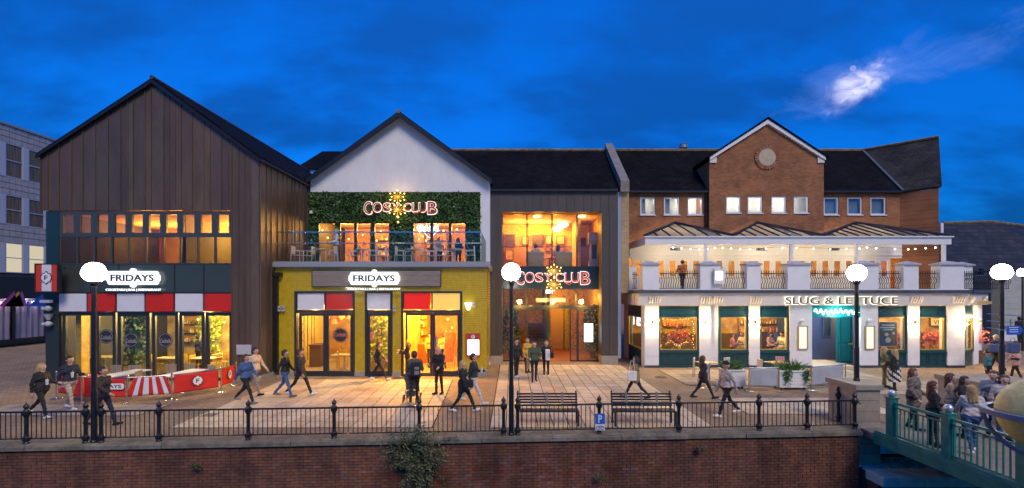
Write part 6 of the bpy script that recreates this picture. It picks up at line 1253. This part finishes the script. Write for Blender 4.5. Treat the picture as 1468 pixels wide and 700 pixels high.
# ================================================================ people: one smooth body surface each, grown round a posed skeleton
SKIN, TOP, LEG, SHOE, FEAT = 0, 1, 2, 3, 4
def surface_nets(F, org, h):
    nx, ny, nz = F.shape; s = F < 0
    c = np.zeros((nx-1, ny-1, nz-1), int)
    corners = [(i, j, k) for i in (0, 1) for j in (0, 1) for k in (0, 1)]
    def sub(A, o): return A[o[0]:nx-1+o[0], o[1]:ny-1+o[1], o[2]:nz-1+o[2]]
    for o in corners: c += sub(s, o)
    act = np.argwhere((c > 0) & (c < 8)); idx = -np.ones(c.shape, int); idx[tuple(act.T)] = np.arange(len(act))
    acc = np.zeros((len(act), 3)); cnt = np.zeros(len(act))
    for a in range(3):
        for o in corners:
            if o[a]: continue
            o2 = list(o); o2[a] = 1
            fa = F[tuple((act+np.array(o)).T)]; fb = F[tuple((act+np.array(o2)).T)]; m = (fa < 0) != (fb < 0)
            t = np.where(m, fa/np.where(fa == fb, 1, fa-fb), 0); p = np.array(o, float)[None].repeat(len(act), 0); p[:, a] += t
            acc += p*m[:, None]; cnt += m
    V = (act+acc/cnt[:, None])*h+org; Q = []
    for a in range(3):
        b, d = (a+1) % 3, (a+2) % 3; sl = [slice(1, -1)]*3; sl[a] = slice(0, -1); sl2 = list(sl); sl2[a] = slice(1, None)
        e = np.argwhere(s[tuple(sl)] != s[tuple(sl2)])
        if not len(e): continue
        off = np.ones(3, int); off[a] = 0; e = e+off; inside = s[tuple(e.T)]
        q = []
        for db, dd in ((-1, -1), (0, -1), (0, 0), (-1, 0)):
            g = e.copy(); g[:, b] += db; g[:, d] += dd; q.append(idx[tuple(g.T)])
        q = np.stack(q, 1); q[~inside] = q[~inside][:, ::-1]; Q.append(q)
    return V, np.concatenate(Q)
def grow(prims, h=.0135, k=.025):
    """prims: (p0, p1, r0, r1, region, blend)"""
    P = np.array([list(p[0])+list(p[1]) for p in prims]); rr = np.array([max(p[2], p[3]) for p in prims])
    lo = np.minimum(P[:, :3], P[:, 3:]).T-rr; hi = np.maximum(P[:, :3], P[:, 3:]).T+rr; lo = lo.min(1)-3*h; hi = hi.max(1)+3*h
    n = np.ceil((hi-lo)/h).astype(int)+1; F = np.full(n, 9.0, np.float32); ax = [lo[i]+np.arange(n[i])*h for i in range(3)]
    for p0, p1, r0, r1, reg, kk in prims:
        p0, p1 = np.array(p0, float), np.array(p1, float); pad = max(r0, r1)+.09
        a = np.maximum(0, ((np.minimum(p0, p1)-pad-lo)/h).astype(int)); b = np.minimum(n, ((np.maximum(p0, p1)+pad-lo)/h).astype(int)+2)
        g = np.stack(np.meshgrid(ax[0][a[0]:b[0]], ax[1][a[1]:b[1]], ax[2][a[2]:b[2]], indexing='ij'), -1); d = p1-p0; L2 = max(1e-9, d@d)
        t = np.clip(((g-p0)@d)/L2, 0, 1); D = np.linalg.norm(g-p0-t[..., None]*d, axis=-1)-(r0+(r1-r0)*t)
        S_ = F[a[0]:b[0], a[1]:b[1], a[2]:b[2]]; hh = np.clip(.5+.5*(S_-D)/kk, 0, 1); F[a[0]:b[0], a[1]:b[1], a[2]:b[2]] = S_*(1-hh)+D*hh-kk*hh*(1-hh)
    V, Q = surface_nets(F, lo, h)
    best = np.full(len(V), 9.0); reg_ = np.zeros(len(V), int)
    for p0, p1, r0, r1, reg, kk in prims:
        p0, p1 = np.array(p0, float), np.array(p1, float); d = p1-p0; L2 = max(1e-9, d@d); t = np.clip(((V-p0)@d)/L2, 0, 1); D = np.linalg.norm(V-p0-t[:, None]*d, axis=-1)-(r0+(r1-r0)*t)
        m = D < best; best[m] = D[m]; reg_[m] = reg
    return V, Q, reg_
def wob(V):
    x, y, z = V.T*1.0
    return np.sin(31*z+9*x+3*np.sin(17*y))*np.sin(23*x+13*y+5*np.sin(11*z))+.6*np.sin(53*z-29*x+21*y)
def body(legs=((24, 6), (-20, 22)), arms=((-22, 18, 4), (20, 22, 4)), coat=None, fem=False, sit=False, bulk=.010, turn=0):
    """faces -Y; legs: (thigh swing, knee bend); arms: (swing, elbow, out)"""
    pr = []; hipw, shw = (.095, .17) if fem else (.09, .195); s = lambda a: math.sin(R(a)); c = lambda a: math.cos(R(a))
    Hp = .93; feet = []
    for sx, (a, b) in zip((-1, 1), legs):
        hip = np.array((sx*hipw, 0, Hp)); knee = hip+.43*np.array((0, -s(a), -c(a))); an = knee+.42*np.array((0, -s(a-b), -c(a-b))); f = a-b; tp = f*.55 if f < 0 else f*.5
        toe = an+.19*np.array((sx*.12, -c(tp), s(tp)-.22)); heel = an+np.array((0, .045*c(tp), -.045)); toe[2] = max(toe[2], an[2]-.075)
        pr += [(hip, knee, .088 if fem else .085, .056, LEG, .03), (knee, an, .056, .043, LEG, .02), (heel+[0, 0, -.01], toe, .038, .034, SHOE, .02), (an+[0, 0, -.02], (heel+toe)/2, .04, .04, SHOE, .02)]; feet.append(min(toe[2], heel[2])-.045)
    pr += [((-.075, .005, Hp+.02), (.075, .005, Hp+.02), .115+bulk, .115+bulk, LEG, .04)]
    ch = .105 if fem else .115
    pr += [((-.065, 0, 1.10), (.065, 0, 1.10), .10+bulk, .10+bulk, TOP, .06), ((-.10, .0, 1.30), (.10, .0, 1.30), ch+bulk, ch+bulk, TOP, .06), ((-shw+.05, .01, 1.41), (shw-.05, .01, 1.41), .068+bulk, .068+bulk, TOP, .05), ((-.07, .0, 1.0), (.07, .0, 1.0), .115+bulk, .115+bulk, TOP, .04)]
    if fem: pr += [((-.07, -.06, 1.29), (.07, -.06, 1.29), .07, .07, TOP, .05)]
    if coat:
        z = coat; pr += [((-.09, .005, 1.05), (-.10, .01, z+.1), .12, .115, TOP, .05), ((.09, .005, 1.05), (.10, .01, z+.1), .12, .115, TOP, .05), ((0, -.03, 1.0), (0, -.04, z+.1), .12, .11, TOP, .05), ((0, .04, 1.0), (0, .05, z+.1), .12, .11, TOP, .05)]
    for sx, (a, e, o) in zip((-1, 1), arms):
        sh = np.array((sx*shw, .01, 1.415)); u = np.array((sx*s(o+6), -s(a)*c(o), -c(a)*c(o))); el = sh+.29*u; d = np.array((sx*s(o-8)*.6, -s(a+e), -c(a+e))); d /= np.linalg.norm(d); wr = el+.25*d
        pr += [(sh, el, .058+bulk*.6, .047+bulk*.5, TOP, .035), (el, wr, .046+bulk*.5, .034, TOP, .02), (wr, wr+d*.09, .026, .03, SKIN, .012)]
        side = np.array((sx*1.0, 0, 0)); nrm = np.cross(d, side); nrm /= np.linalg.norm(nrm); base = wr+d*.085
        for i, L in enumerate((.065, .078, .072, .055)):
            p = base+nrm*(.033-.022*i)+d*.005; m_ = p+d*L*.5; q = m_+(d*.75-side*.6)*L*.5; pr += [(p, m_, .0105, .010, SKIN, .004), (m_, q, .010, .009, SKIN, .004)]
        th = wr+d*.035+nrm*.03; pr += [(th, th+(d*.6+nrm*.7-side*.2)*.035, .012, .011, SKIN, .008), (th+(d*.6+nrm*.7-side*.2)*.035, th+(d*.9+nrm*.55-side*.3)*.06, .011, .009, SKIN, .004)]
    pr += [((0, .012, 1.44), (0, -.005, 1.53), .052, .05, SKIN, .03), ((0, .012, 1.635), (0, -.012, 1.645), .093, .09, SKIN, .03), ((0, -.03, 1.575), (0, -.035, 1.59), .056, .058, SKIN, .03), ((0, -.105, 1.615), (0, -.095, 1.64), .014, .009, SKIN, .012)]
    for sx in (-1, 1): pr += [((sx*.092, .005, 1.605), (sx*.096, .012, 1.64), .012, .016, SKIN, .008)]
    if coat is None: pr += [((-.06, .01, 1.465), (.06, .01, 1.465), .05, .05, TOP, .03)]
    else: pr += [((-.05, .015, 1.485), (.05, .015, 1.485), .052, .052, TOP, .02)]
    V, Q, reg = grow(pr)
    N = np.zeros_like(V); a_, b_, c_, d_ = (V[Q[:, i]] for i in range(4)); fn = np.cross(c_-a_, d_-b_)
    for i in range(4): np.add.at(N, Q[:, i], fn)
    N /= np.linalg.norm(N, axis=1)[:, None]+1e-9; cl_ = (reg == TOP) | (reg == LEG); V = V + N*(wob(V)*(.0065+bulk*.12)*cl_)[:, None]
    for sx in (-1, 1): reg[np.linalg.norm(V-np.array((sx*.034, -.088, 1.640)), axis=1) < .015] = FEAT
    reg[(np.abs(V[:, 0]) < .026) & (np.abs(V[:, 2]-1.572) < .007) & (V[:, 1] < -.06)] = FEAT
    dz = min(feet) if not sit else min(feet); V[:, 2] -= dz
    me = bpy.data.meshes.new('person'); me.from_pydata(V.tolist(), [], Q.tolist()); me.polygons.foreach_set('material_index', reg[Q[:, 0]]); me.polygons.foreach_set('use_smooth', [True]*len(Q)); me.update()
    for _ in range(5): me.materials.append(None)
    return me, -dz
def hair_mesh(kind):
    pr = [((0, .03, 1.665), (0, .015, 1.675), .096, .098, 0, .02), ((-.03, .05, 1.62), (.03, .05, 1.62), .072, .072, 0, .03)]
    if kind in ('long', 'wavy'):
        for sx in (-1, 1): pr += [((sx*.065, .03, 1.62), (sx*.075, .055, 1.42), .045, .04, 0, .03)]
        pr += [((0, .075, 1.6), (0, .105, 1.36 if kind == 'long' else 1.42), .065, .05, 0, .03), ((-.05, .08, 1.55), (-.06, .11, 1.36), .045, .035, 0, .02), ((.05, .08, 1.55), (.06, .11, 1.34), .045, .035, 0, .02)]
    if kind == 'wavy': pr += [((-.08, .03, 1.62), (-.11, .05, 1.5), .05, .06, 0, .02), ((.08, .03, 1.62), (.11, .05, 1.5), .05, .06, 0, .02), ((0, .1, 1.6), (0, .13, 1.48), .07, .06, 0, .02)]
    if kind == 'cap': pr = [((0, .01, 1.68), (0, .0, 1.69), .10, .10, 0, .02), ((-.03, -.09, 1.672), (.03, -.09, 1.672), .03, .03, 0, .02)]
    V, Q, reg = grow(pr, .013)
    rr_ = V-np.array((0, .03, 1.64)); V = V + rr_/np.linalg.norm(rr_, axis=1)[:, None]*(.007*np.sin(np.arctan2(V[:, 0], V[:, 1]-.02)*17+6*np.sin(14*V[:, 2]))+.005*np.sin(90*V[:, 0]+40*V[:, 2]))[:, None]
    # cut the front open for the face
    m = ~((V[:, 1] < -.045) & (V[:, 2] < 1.685)) if kind != 'cap' else ~(V[:, 2] < 1.665)
    keep = m[Q].all(1); Q = Q[keep]; me = bpy.data.meshes.new('hair'); me.from_pydata(V.tolist(), [], Q.tolist()); me.polygons.foreach_set('use_smooth', [True]*len(Q)); me.update(); me.materials.append(None); return me
def cloth(c, r=.8): return M('cloth_%02d%02d%02d' % tuple(int(x*99) for x in c), c, r, var=.18, vs=5, bump=.3, bs=14)
skin = M('skin', (.50, .28, .19), .5, var=.06, vs=8); skin2 = M('skin_light', (.58, .36, .26), .5, var=.06, vs=8); feat = M('eye_dark', (.10, .05, .04), .4)
BOD = {}
POSES = dict(walk=dict(), walkf=dict(fem=True, legs=((20, 8), (-24, 18))), walk2=dict(legs=((-26, 24), (22, 4)), arms=((24, 20, 4), (-20, 14, 4))), walkcoat=dict(fem=True, coat=.72, legs=((24, 8), (-22, 20))), cup=dict(legs=((20, 6), (-18, 22)), arms=((-16, 16, 4), (18, 78, 2))), cupf=dict(fem=True, legs=((18, 6), (-22, 22)), arms=((-16, 16, 4), (18, 78, 2)), bulk=.012),
    stand=dict(legs=((3, 2), (-3, 2)), arms=((4, 14, 6), (-2, 16, 6))), standcross=dict(legs=((2, 2), (-4, 3)), arms=((14, 70, 2), (14, 62, 2))), standf=dict(fem=True, legs=((3, 2), (-3, 3)), arms=((22, 80, 2), (20, 70, 2))), standcoat=dict(fem=True, coat=.74, legs=((4, 3), (-4, 3)), arms=((6, 30, 8), (18, 60, 4)), bulk=.014), puffer=dict(fem=True, coat=.62, legs=((12, 6), (-10, 12)), arms=((4, 26, 10), (10, 40, 8)), bulk=.03),
    push=dict(legs=((8, 4), (-12, 10)), arms=((24, 44, 4), (24, 44, 4)), bulk=.022), skirt=dict(fem=True, coat=.5, legs=((4, 3), (-4, 3)), arms=((12, 60, 6), (12, 70, 6)), bulk=.012), sitp=dict(legs=((84, 84), (84, 80)), arms=((20, 60, 4), (24, 66, 4)), sit=True))
HAIR = {}
BAGS = []
def person(label, px, D, h, face, pose, top, leg, shoe, hair, hc, z=0, sk=None, feetpy=None):
    """face: 0 looks at the viewer, 90 to the right, 180 away, -90 to the left"""
    if feetpy: D = DG(feetpy)
    kw = dict(POSES[pose]); key = pose
    if feetpy or (9 < D < 21 and z == 0):          # everyone out on the plaza and bridge stands in a pose of their own
        rd = random.Random(label); key = label; j = lambda v, s: v+rd.uniform(-s, s)
        lg = kw.get('legs', ((24, 6), (-20, 22))); ar = kw.get('arms', ((-22, 18, 4), (20, 22, 4))); f = 7 if abs(lg[0][0]) > 10 else 2
        if rd.random() < .4 and 'walk' in pose: lg = lg[::-1]; ar = ar[::-1]
        kw['legs'] = tuple((j(a, f), max(1, j(b, 4))) for a, b in lg); kw['arms'] = tuple((j(a, 9), max(4, j(b, 14)), j(c, 4)) for a, b, c in ar)
    if key not in BOD: BOD[key] = body(**kw)
    me, dz = BOD[key]; sc = h/1.76; o = tag(link('person', me, None, (X(px, D), D, z+.012)), label, 'person'); o.rotation_euler = (0, 0, R(face)); o.scale = (sc, sc, sc)
    for i, m in enumerate((sk or skin, cloth(top), cloth(leg), cloth(shoe, .5), feat)): o.material_slots[i].link = 'OBJECT'; o.material_slots[i].material = m
    if hair:
        if hair not in HAIR: HAIR[hair] = hair_mesh(hair)
        c = link('hat' if hair == 'cap' else 'hair', HAIR[hair], o, (0, 0, dz)); c.material_slots[0].link = 'OBJECT'; c.material_slots[0].material = cloth(hc, .8) if hair == 'cap' else M('hair_%02d%02d%02d' % tuple(int(x*99) for x in hc), hc, .45, var=.5, vs=9, var2=.5, v2s=30, stretch=(4, 4, .7), bump=.6, bs=40)
    return o
BK, NV, WH, BG, DK = (.012, .012, .014), (.015, .02, .04), (.7, .7, .68), (.42, .34, .25), (.02, .018, .018); BLUE = (.05, .10, .22); DJ = (.03, .045, .09)
BLD, BRN, GNG, DKB = (.42, .27, .10), (.06, .03, .015), (.42, .12, .02), (.015, .01, .008)
person('woman in black jacket with long blonde hair walking with a cup at the far left', 60, 0, 1.68, 90, 'cupf', BK, BK, WH, 'long', BLD, feetpy=600, sk=skin2)
person('man in navy sweatshirt and beige trousers holding a cup', 100, 0, 1.78, 75, 'cup', NV, BG, WH, 'short', DKB, feetpy=588)
person('man in dark brown jacket striding behind the left lamp post', 148, 0, 1.72, 90, 'walk2', (.03, .022, .018), NV, BK, 'short', DKB, feetpy=612)
person('man in blue denim jacket walking past the badge banner', 353, 0, 1.74, 80, 'walk', (.05, .11, .24), BK, (.2, .2, .2), 'short', BRN, feetpy=579)
person('man in cream jacket behind the denim jacket man', 366, 0, 1.78, 80, 'walk2', (.55, .44, .32), (.28, .24, .2), BK, 'short', DKB, feetpy=567)
person('man in black hoodie and blue jeans walking before the left window', 409, 0, 1.74, 95, 'walk', BK, BLUE, (.12, .12, .12), 'short', DKB, feetpy=570)
person('man in dark jumper and black trousers with white trainers', 431, 0, 1.78, 85, 'walk2', (.014, .016, .028), BK, WH, 'short', BRN, feetpy=568)
person('dark-coated walker with white trainers by the middle window', 543, 0, 1.72, 95, 'walk', (.02, .018, .016), BK, WH, 'short', BRN, feetpy=546)
person('ginger-haired woman in black standing in the restaurant doorway', 584, 20.8, 1.62, -80, 'standf', BK, BK, BK, 'wavy', GNG, sk=skin2)
person('person in olive camouflage coat seen from behind pushing a pram', 594, 0, 1.80, 185, 'push', (.075, .075, .045), BK, (.3, .3, .3), 'short', BRN, feetpy=580)
person('bald man in black standing outside the entrance', 629, 0, 1.76, -25, 'standcross', BK, BK, BK, None, None, feetpy=566, sk=skin2)
person('blonde woman in black coat striding with a handbag', 664, 0, 1.70, 75, 'walkcoat', BK, BK, WH, 'long', BLD, feetpy=591, sk=skin2)
person('man in dark top and pale trousers walking with a cup', 679, 0, 1.78, 80, 'cup', (.02, .02, .025), (.5, .46, .42), WH, 'short', DKB, feetpy=580)
person('man in black jacket beside the middle lamp post', 740, 0, 1.72, 40, 'stand', BK, BK, WH, 'short', DKB, feetpy=542)
person('woman with ginger hair and yellow coat half hidden at the entrance', 756, 0, 1.62, 20, 'standcoat', (.55, .30, .03), BK, BK, 'long', GNG, feetpy=535, sk=skin2)
person('stout man in green jumper carrying a coat, walking out', 766, 0, 1.72, 5, 'push', (.05, .075, .04), (.015, .018, .03), BK, 'short', BRN, feetpy=548, sk=skin2)
person('fair-haired woman in black carrying a white bundle', 783, 0, 1.60, -10, 'standf', BK, BK, WH, 'short', BLD, feetpy=541, sk=skin2)
person('woman with dark curly hair in olive coat with a white tote bag', 911, 0, 1.62, -100, 'walkcoat', (.22, .17, .08), BK, BK, 'wavy', DKB, feetpy=573)
person('woman in long black coat walking past the pub tables', 1008, 0, 1.60, 90, 'walkcoat', BK, BK, BK, 'long', BRN, feetpy=572)
person('person in beige jacket and black cap striding along the railing', 1041, 0, 1.72, -85, 'walk', (.45, .38, .30), BK, WH, 'cap', BK, feetpy=598)
person('woman in olive jumpsuit talking outside the pub poster window', 1268, 18.5, 1.62, 50, 'standf', (.12, .11, .03), (.12, .11, .03), BK, 'long', BLD, sk=skin2)
person('blonde woman in black fur jacket and striped skirt', 1282, 17.9, 1.58, 215, 'skirt', BK, BK, BK, 'long', BLD, sk=skin2)
person('brown-haired woman in grey puffer coat and white top on the bridge approach', 1310, 12.75, 1.68, 30, 'puffer', (.14, .11, .09), BK, BK, 'long', (.12, .045, .02), sk=skin2)
person('dark red-haired woman in black coat on the bridge', 1338, 11.35, 1.60, 60, 'standcoat', BK, BK, BK, 'long', (.10, .02, .012), sk=skin2)
person('woman in beige coat looking at her phone on the bridge', 1363, 12.3, 1.62, 50, 'standcoat', (.34, .24, .17), BK, BK, 'long', BRN, sk=skin2)
person('dark-haired woman in black behind the blonde in cream', 1384, 12.0, 1.60, 10, 'standf', BK, BK, BK, 'long', DKB)
person('blonde woman in cream jumper and jeans seen from behind', 1393, 10.95, 1.62, 150, 'walkf', (.60, .50, .44), BLUE, WH, 'long', BLD, sk=skin2)
person('man in grey jacket raising a phone by the far pillar', 1424, 12.0, 1.74, -60, 'standcross', (.20, .22, .25), DJ, BK, 'short', BRN, sk=skin2)
person('person with brown hair beside the man in grey', 1440, 11.8, 1.66, -30, 'stand', (.45, .38, .33), BLUE, BK, 'long', BRN, sk=skin2)
person('person in dark jacket and grey cap walking away on the right', 1428, 22.4, 1.78, 185, 'walk', (.02, .02, .025), BK, BK, 'cap', (.25, .27, .3))
person('child in teal jacket and dark hat near the far pillar', 1416, 19.4, 1.30, 190, 'stand', (.04, .14, .15), BK, BK, 'cap', DK)
person('woman in pink puffer coat at the right edge', 1456, 20.2, 1.66, 200, 'puffer', (.60, .32, .26), BK, BK, 'long', BRN, sk=skin2)
person('dark-haired passer-by far behind at the right edge', 1461, 30, 1.72, 180, 'stand', BK, BK, BK, 'short', DKB, z=.5)
person('person in orange top on the pub terrace', 978, 25.6, 1.66, 180, 'push', (.55, .20, .06), BK, BK, 'short', BRN, z=zT6, sk=skin2)
person('man in white shirt standing on the roof terrace', 482, 22.9, 1.78, -60, 'standcross', (.62, .62, .62), (.22, .21, .2), BK, 'short', (.3, .25, .2), z=zT, sk=skin2)
person('man in white shirt seated in the upper lounge', 768, 26.3, 1.76, 180, 'sitp', (.6, .58, .54), DJ, BK, 'short', DKB, z=zl+.05)
person('long-haired woman in white seated in the upper lounge', 800, 26.3, 1.70, 170, 'sitp', (.62, .6, .56), BK, BK, 'long', DKB, z=zl+.05)
# diners and staff behind glass
person('diner seen dark against the brown building dining room light', 285, 22.4, 1.7, 150, 'stand', (.03, .03, .03), BK, BK, 'short', DKB, z=.03)
person('staff member in ochre inside the entrance of the yellow restaurant', 616, 23.2, 1.72, 40, 'stand', (.5, .25, .05), BK, BK, 'short', DKB, z=.03)
person('customer in tan jacket inside the entrance door', 636, 22.9, 1.74, 200, 'standcross', (.55, .36, .12), BK, BK, 'short', BRN, z=.03)
person('woman in pink top seated in the first narrow pub window', 1050, 24.4, 1.66, 60, 'sitp', (.6, .25, .25), BK, BK, 'long', BRN, z=.35, sk=skin2)
person('man in cream shirt seated in the first narrow pub window', 1064, 24.3, 1.74, -80, 'sitp', (.6, .52, .4), BG, BK, 'short', BRN, z=.35)
person('woman in lilac top seated in the second narrow pub window', 1104, 24.6, 1.66, 30, 'sitp', (.5, .3, .32), BK, BK, 'long', DKB, z=.35, sk=skin2)
person('man in white shirt seated in the second narrow pub window', 1121, 24.3, 1.74, -70, 'sitp', (.6, .55, .48), BG, BK, 'short', DKB, z=.35)
person('barman in white apron inside the terrace bar', 630, 26.0, 1.76, 30, 'stand', (.45, .36, .28), DK, BK, 'short', DKB, z=zT)
person('guest in black dress inside the last terrace window', 657, 25.6, 1.68, 160, 'standf', BK, BK, BK, 'long', DKB, z=zT)
# striped skirt
D = 17.9; x = X(1282, D); t = thing('striped_skirt', 'black and white diagonal striped skirt worn by the blonde woman', 'skirt', (x, D, .38)); n = 40; sk_ = MB(); sk_.smooth = True
for j in range(12):
    for i in range(n):
        q = []
        for di, dj in ((0, 0), (1, 0), (1, 1), (0, 1)):
            a = (i+di)/n*6.2832; zz = .36+(j+dj)/12*.56; r = .225-.03*(j+dj)/12+.012*math.sin(a*8); q.append((x+r*math.cos(a), D+r*.85*math.sin(a), zz))
        sk_.cur = 1 if int((i*.2+j*.42)) % 2 else 0; sk_.add(q, [(0, 1, 2, 3)])
sk_.build('skirt_cloth', [cloth(BK), cloth((.62, .58, .52))], t)
# bags, cups, pram
def cup(label, px, feet, dz, dx=0):
    D = DG(feet); x = X(px, D); m = MB(); m.lathe([(.03, 0), (.042, .14), (.044, .145), (.04, .16)], (x, D-.22, dz), 12); m.tube((x, D-.22, dz+.16), (x+.02, D-.22, dz+.22), .004, n=5); prop('drink_cup', m, M('cup_pale', (.55, .6, .55), .4), label, 'cup')
cup('pale drink cup held by the blonde woman in black', 78, 600, 1.06); cup('pale drink cup held by the man in navy', 113, 588, 1.10); cup('paper cup held by the man in pale trousers', 691, 580, 1.12)
def bagm(name, label, px, D, z, w, d, h, m, strap=None, rz=0):
    x = X(px, D); t = thing(name, label, 'bag', (x, D, z), rz); o = MB().box(-w/2, w/2, -d/2, d/2, 0, h).mesh('bag_body', m); b = link('bag_body', o, t); bv = b.modifiers.new('bevel', 'BEVEL'); bv.width = min(w, d, h)*.3; bv.segments = 3
    if strap: s = MB().path([(-w*.3, 0, h*.95), (-w*.15, 0, h+strap), (w*.15, 0, h+strap), (w*.3, 0, h*.95)], .009, 5).mesh('strap', m); link('strap', s, t)
    return t
D = DG(580)-.24; t = bagm('backpack', 'black backpack with grey pocket worn by the pram pusher', 596, D, 1.0, .32, .18, .48, cloth(BK)); m = MB().box(-.02, .13, -.11, -.085, .08, .2).box(-.02, .13, -.11, -.085, .24, .33).mesh('pocket', cloth((.2, .2, .22))); link('pocket', m, t)
bagm('tote_bag', 'white canvas tote bag of the woman in olive', 906, DG(573)-.27, .72, .33, .1, .34, cloth((.65, .62, .56)), .35); bagm('handbag', 'black handbag of the striding blonde woman', 671, DG(591)-.3, .85, .32, .12, .24, cloth(BK), .3); bagm('handbag', 'black shoulder bag of the fair-haired woman at the entrance', 790, DG(541)-.1, .88, .24, .12, .24, cloth(BK), .3)
bagm('bundle', 'white bundle carried by the fair-haired woman', 785, DG(541)-.3, .8, .2, .12, .5, cloth((.7, .66, .6)))
bagm('coat_over_arm', 'tan coat hanging over the arm of the man in green', 757, DG(548)-.1, .58, .12, .24, .5, cloth((.24, .18, .11)))
bagm('shopping_bag', 'blue shopping bag carried by the person in grey cap', 1429, 22.1, .95, .75, .2, .4, cloth((.06, .08, .17)), .2); bagm('shopping_bag', 'blue shopping bag beside the pink coat', 1452, 19.9, 1.2, .45, .2, .45, cloth((.06, .08, .17)), .2)
D = DG(578); x = X(581, D); t = thing('pram', 'grey pushchair in front of the person with the backpack', 'pram', (x, D+.35, 0)); fr_ = M('pram_frame', (.05, .05, .05), .4); y = D+.35
MB().path([(x-.05, y-.5, 1.0), (x-.05, y+.1, .55), (x-.05, y+.4, .12)], .016).path([(x+.36, y-.5, 1.0), (x+.36, y+.1, .55), (x+.36, y+.4, .12)], .016).path([(x-.05, y-.5, 1.0), (x+.36, y-.5, 1.0)], .016).path([(x-.05, y-.3, .12), (x-.05, y+.1, .55)], .014).path([(x+.36, y-.3, .12), (x+.36, y+.1, .55)], .014).build('frame', fr_, t)
for wx in (x-.07, x+.38):
    for wy, r in ((y-.3, .14), (y+.4, .11)):
        w = MB().lathe([(r-.03, -.02), (r, -.012), (r, .012), (r-.03, .02)], n=18); me = w.mesh('wheel', fr_); me.transform(Matrix.Translation(Vector((wx, wy, r))-WL[t.name]) @ Matrix.Rotation(R(90), 4, 'Y')); link('wheel', me, t)
sh = MB().poly([(x-.02, y-.15, .42), (x-.02, y+.35, .5), (x-.02, y+.38, .62), (x-.02, y-.05, .6), (x-.02, y-.3, .98), (x-.02, y-.36, .95)], (.35, 0, 0)).build('seat', cloth((.16, .16, .17)), t)
hd_ = MB().lathe([(.01, .24), (.1, .22), (.18, .12), (.2, 0)][::-1], (x+.155, y-.1, .85), 16).build('hood', cloth((.2, .2, .21)), t)
MB().box(x+.0, x+.3, y-.25, y+.05, .2, .36).build('basket', cloth((.1, .1, .1)), t)
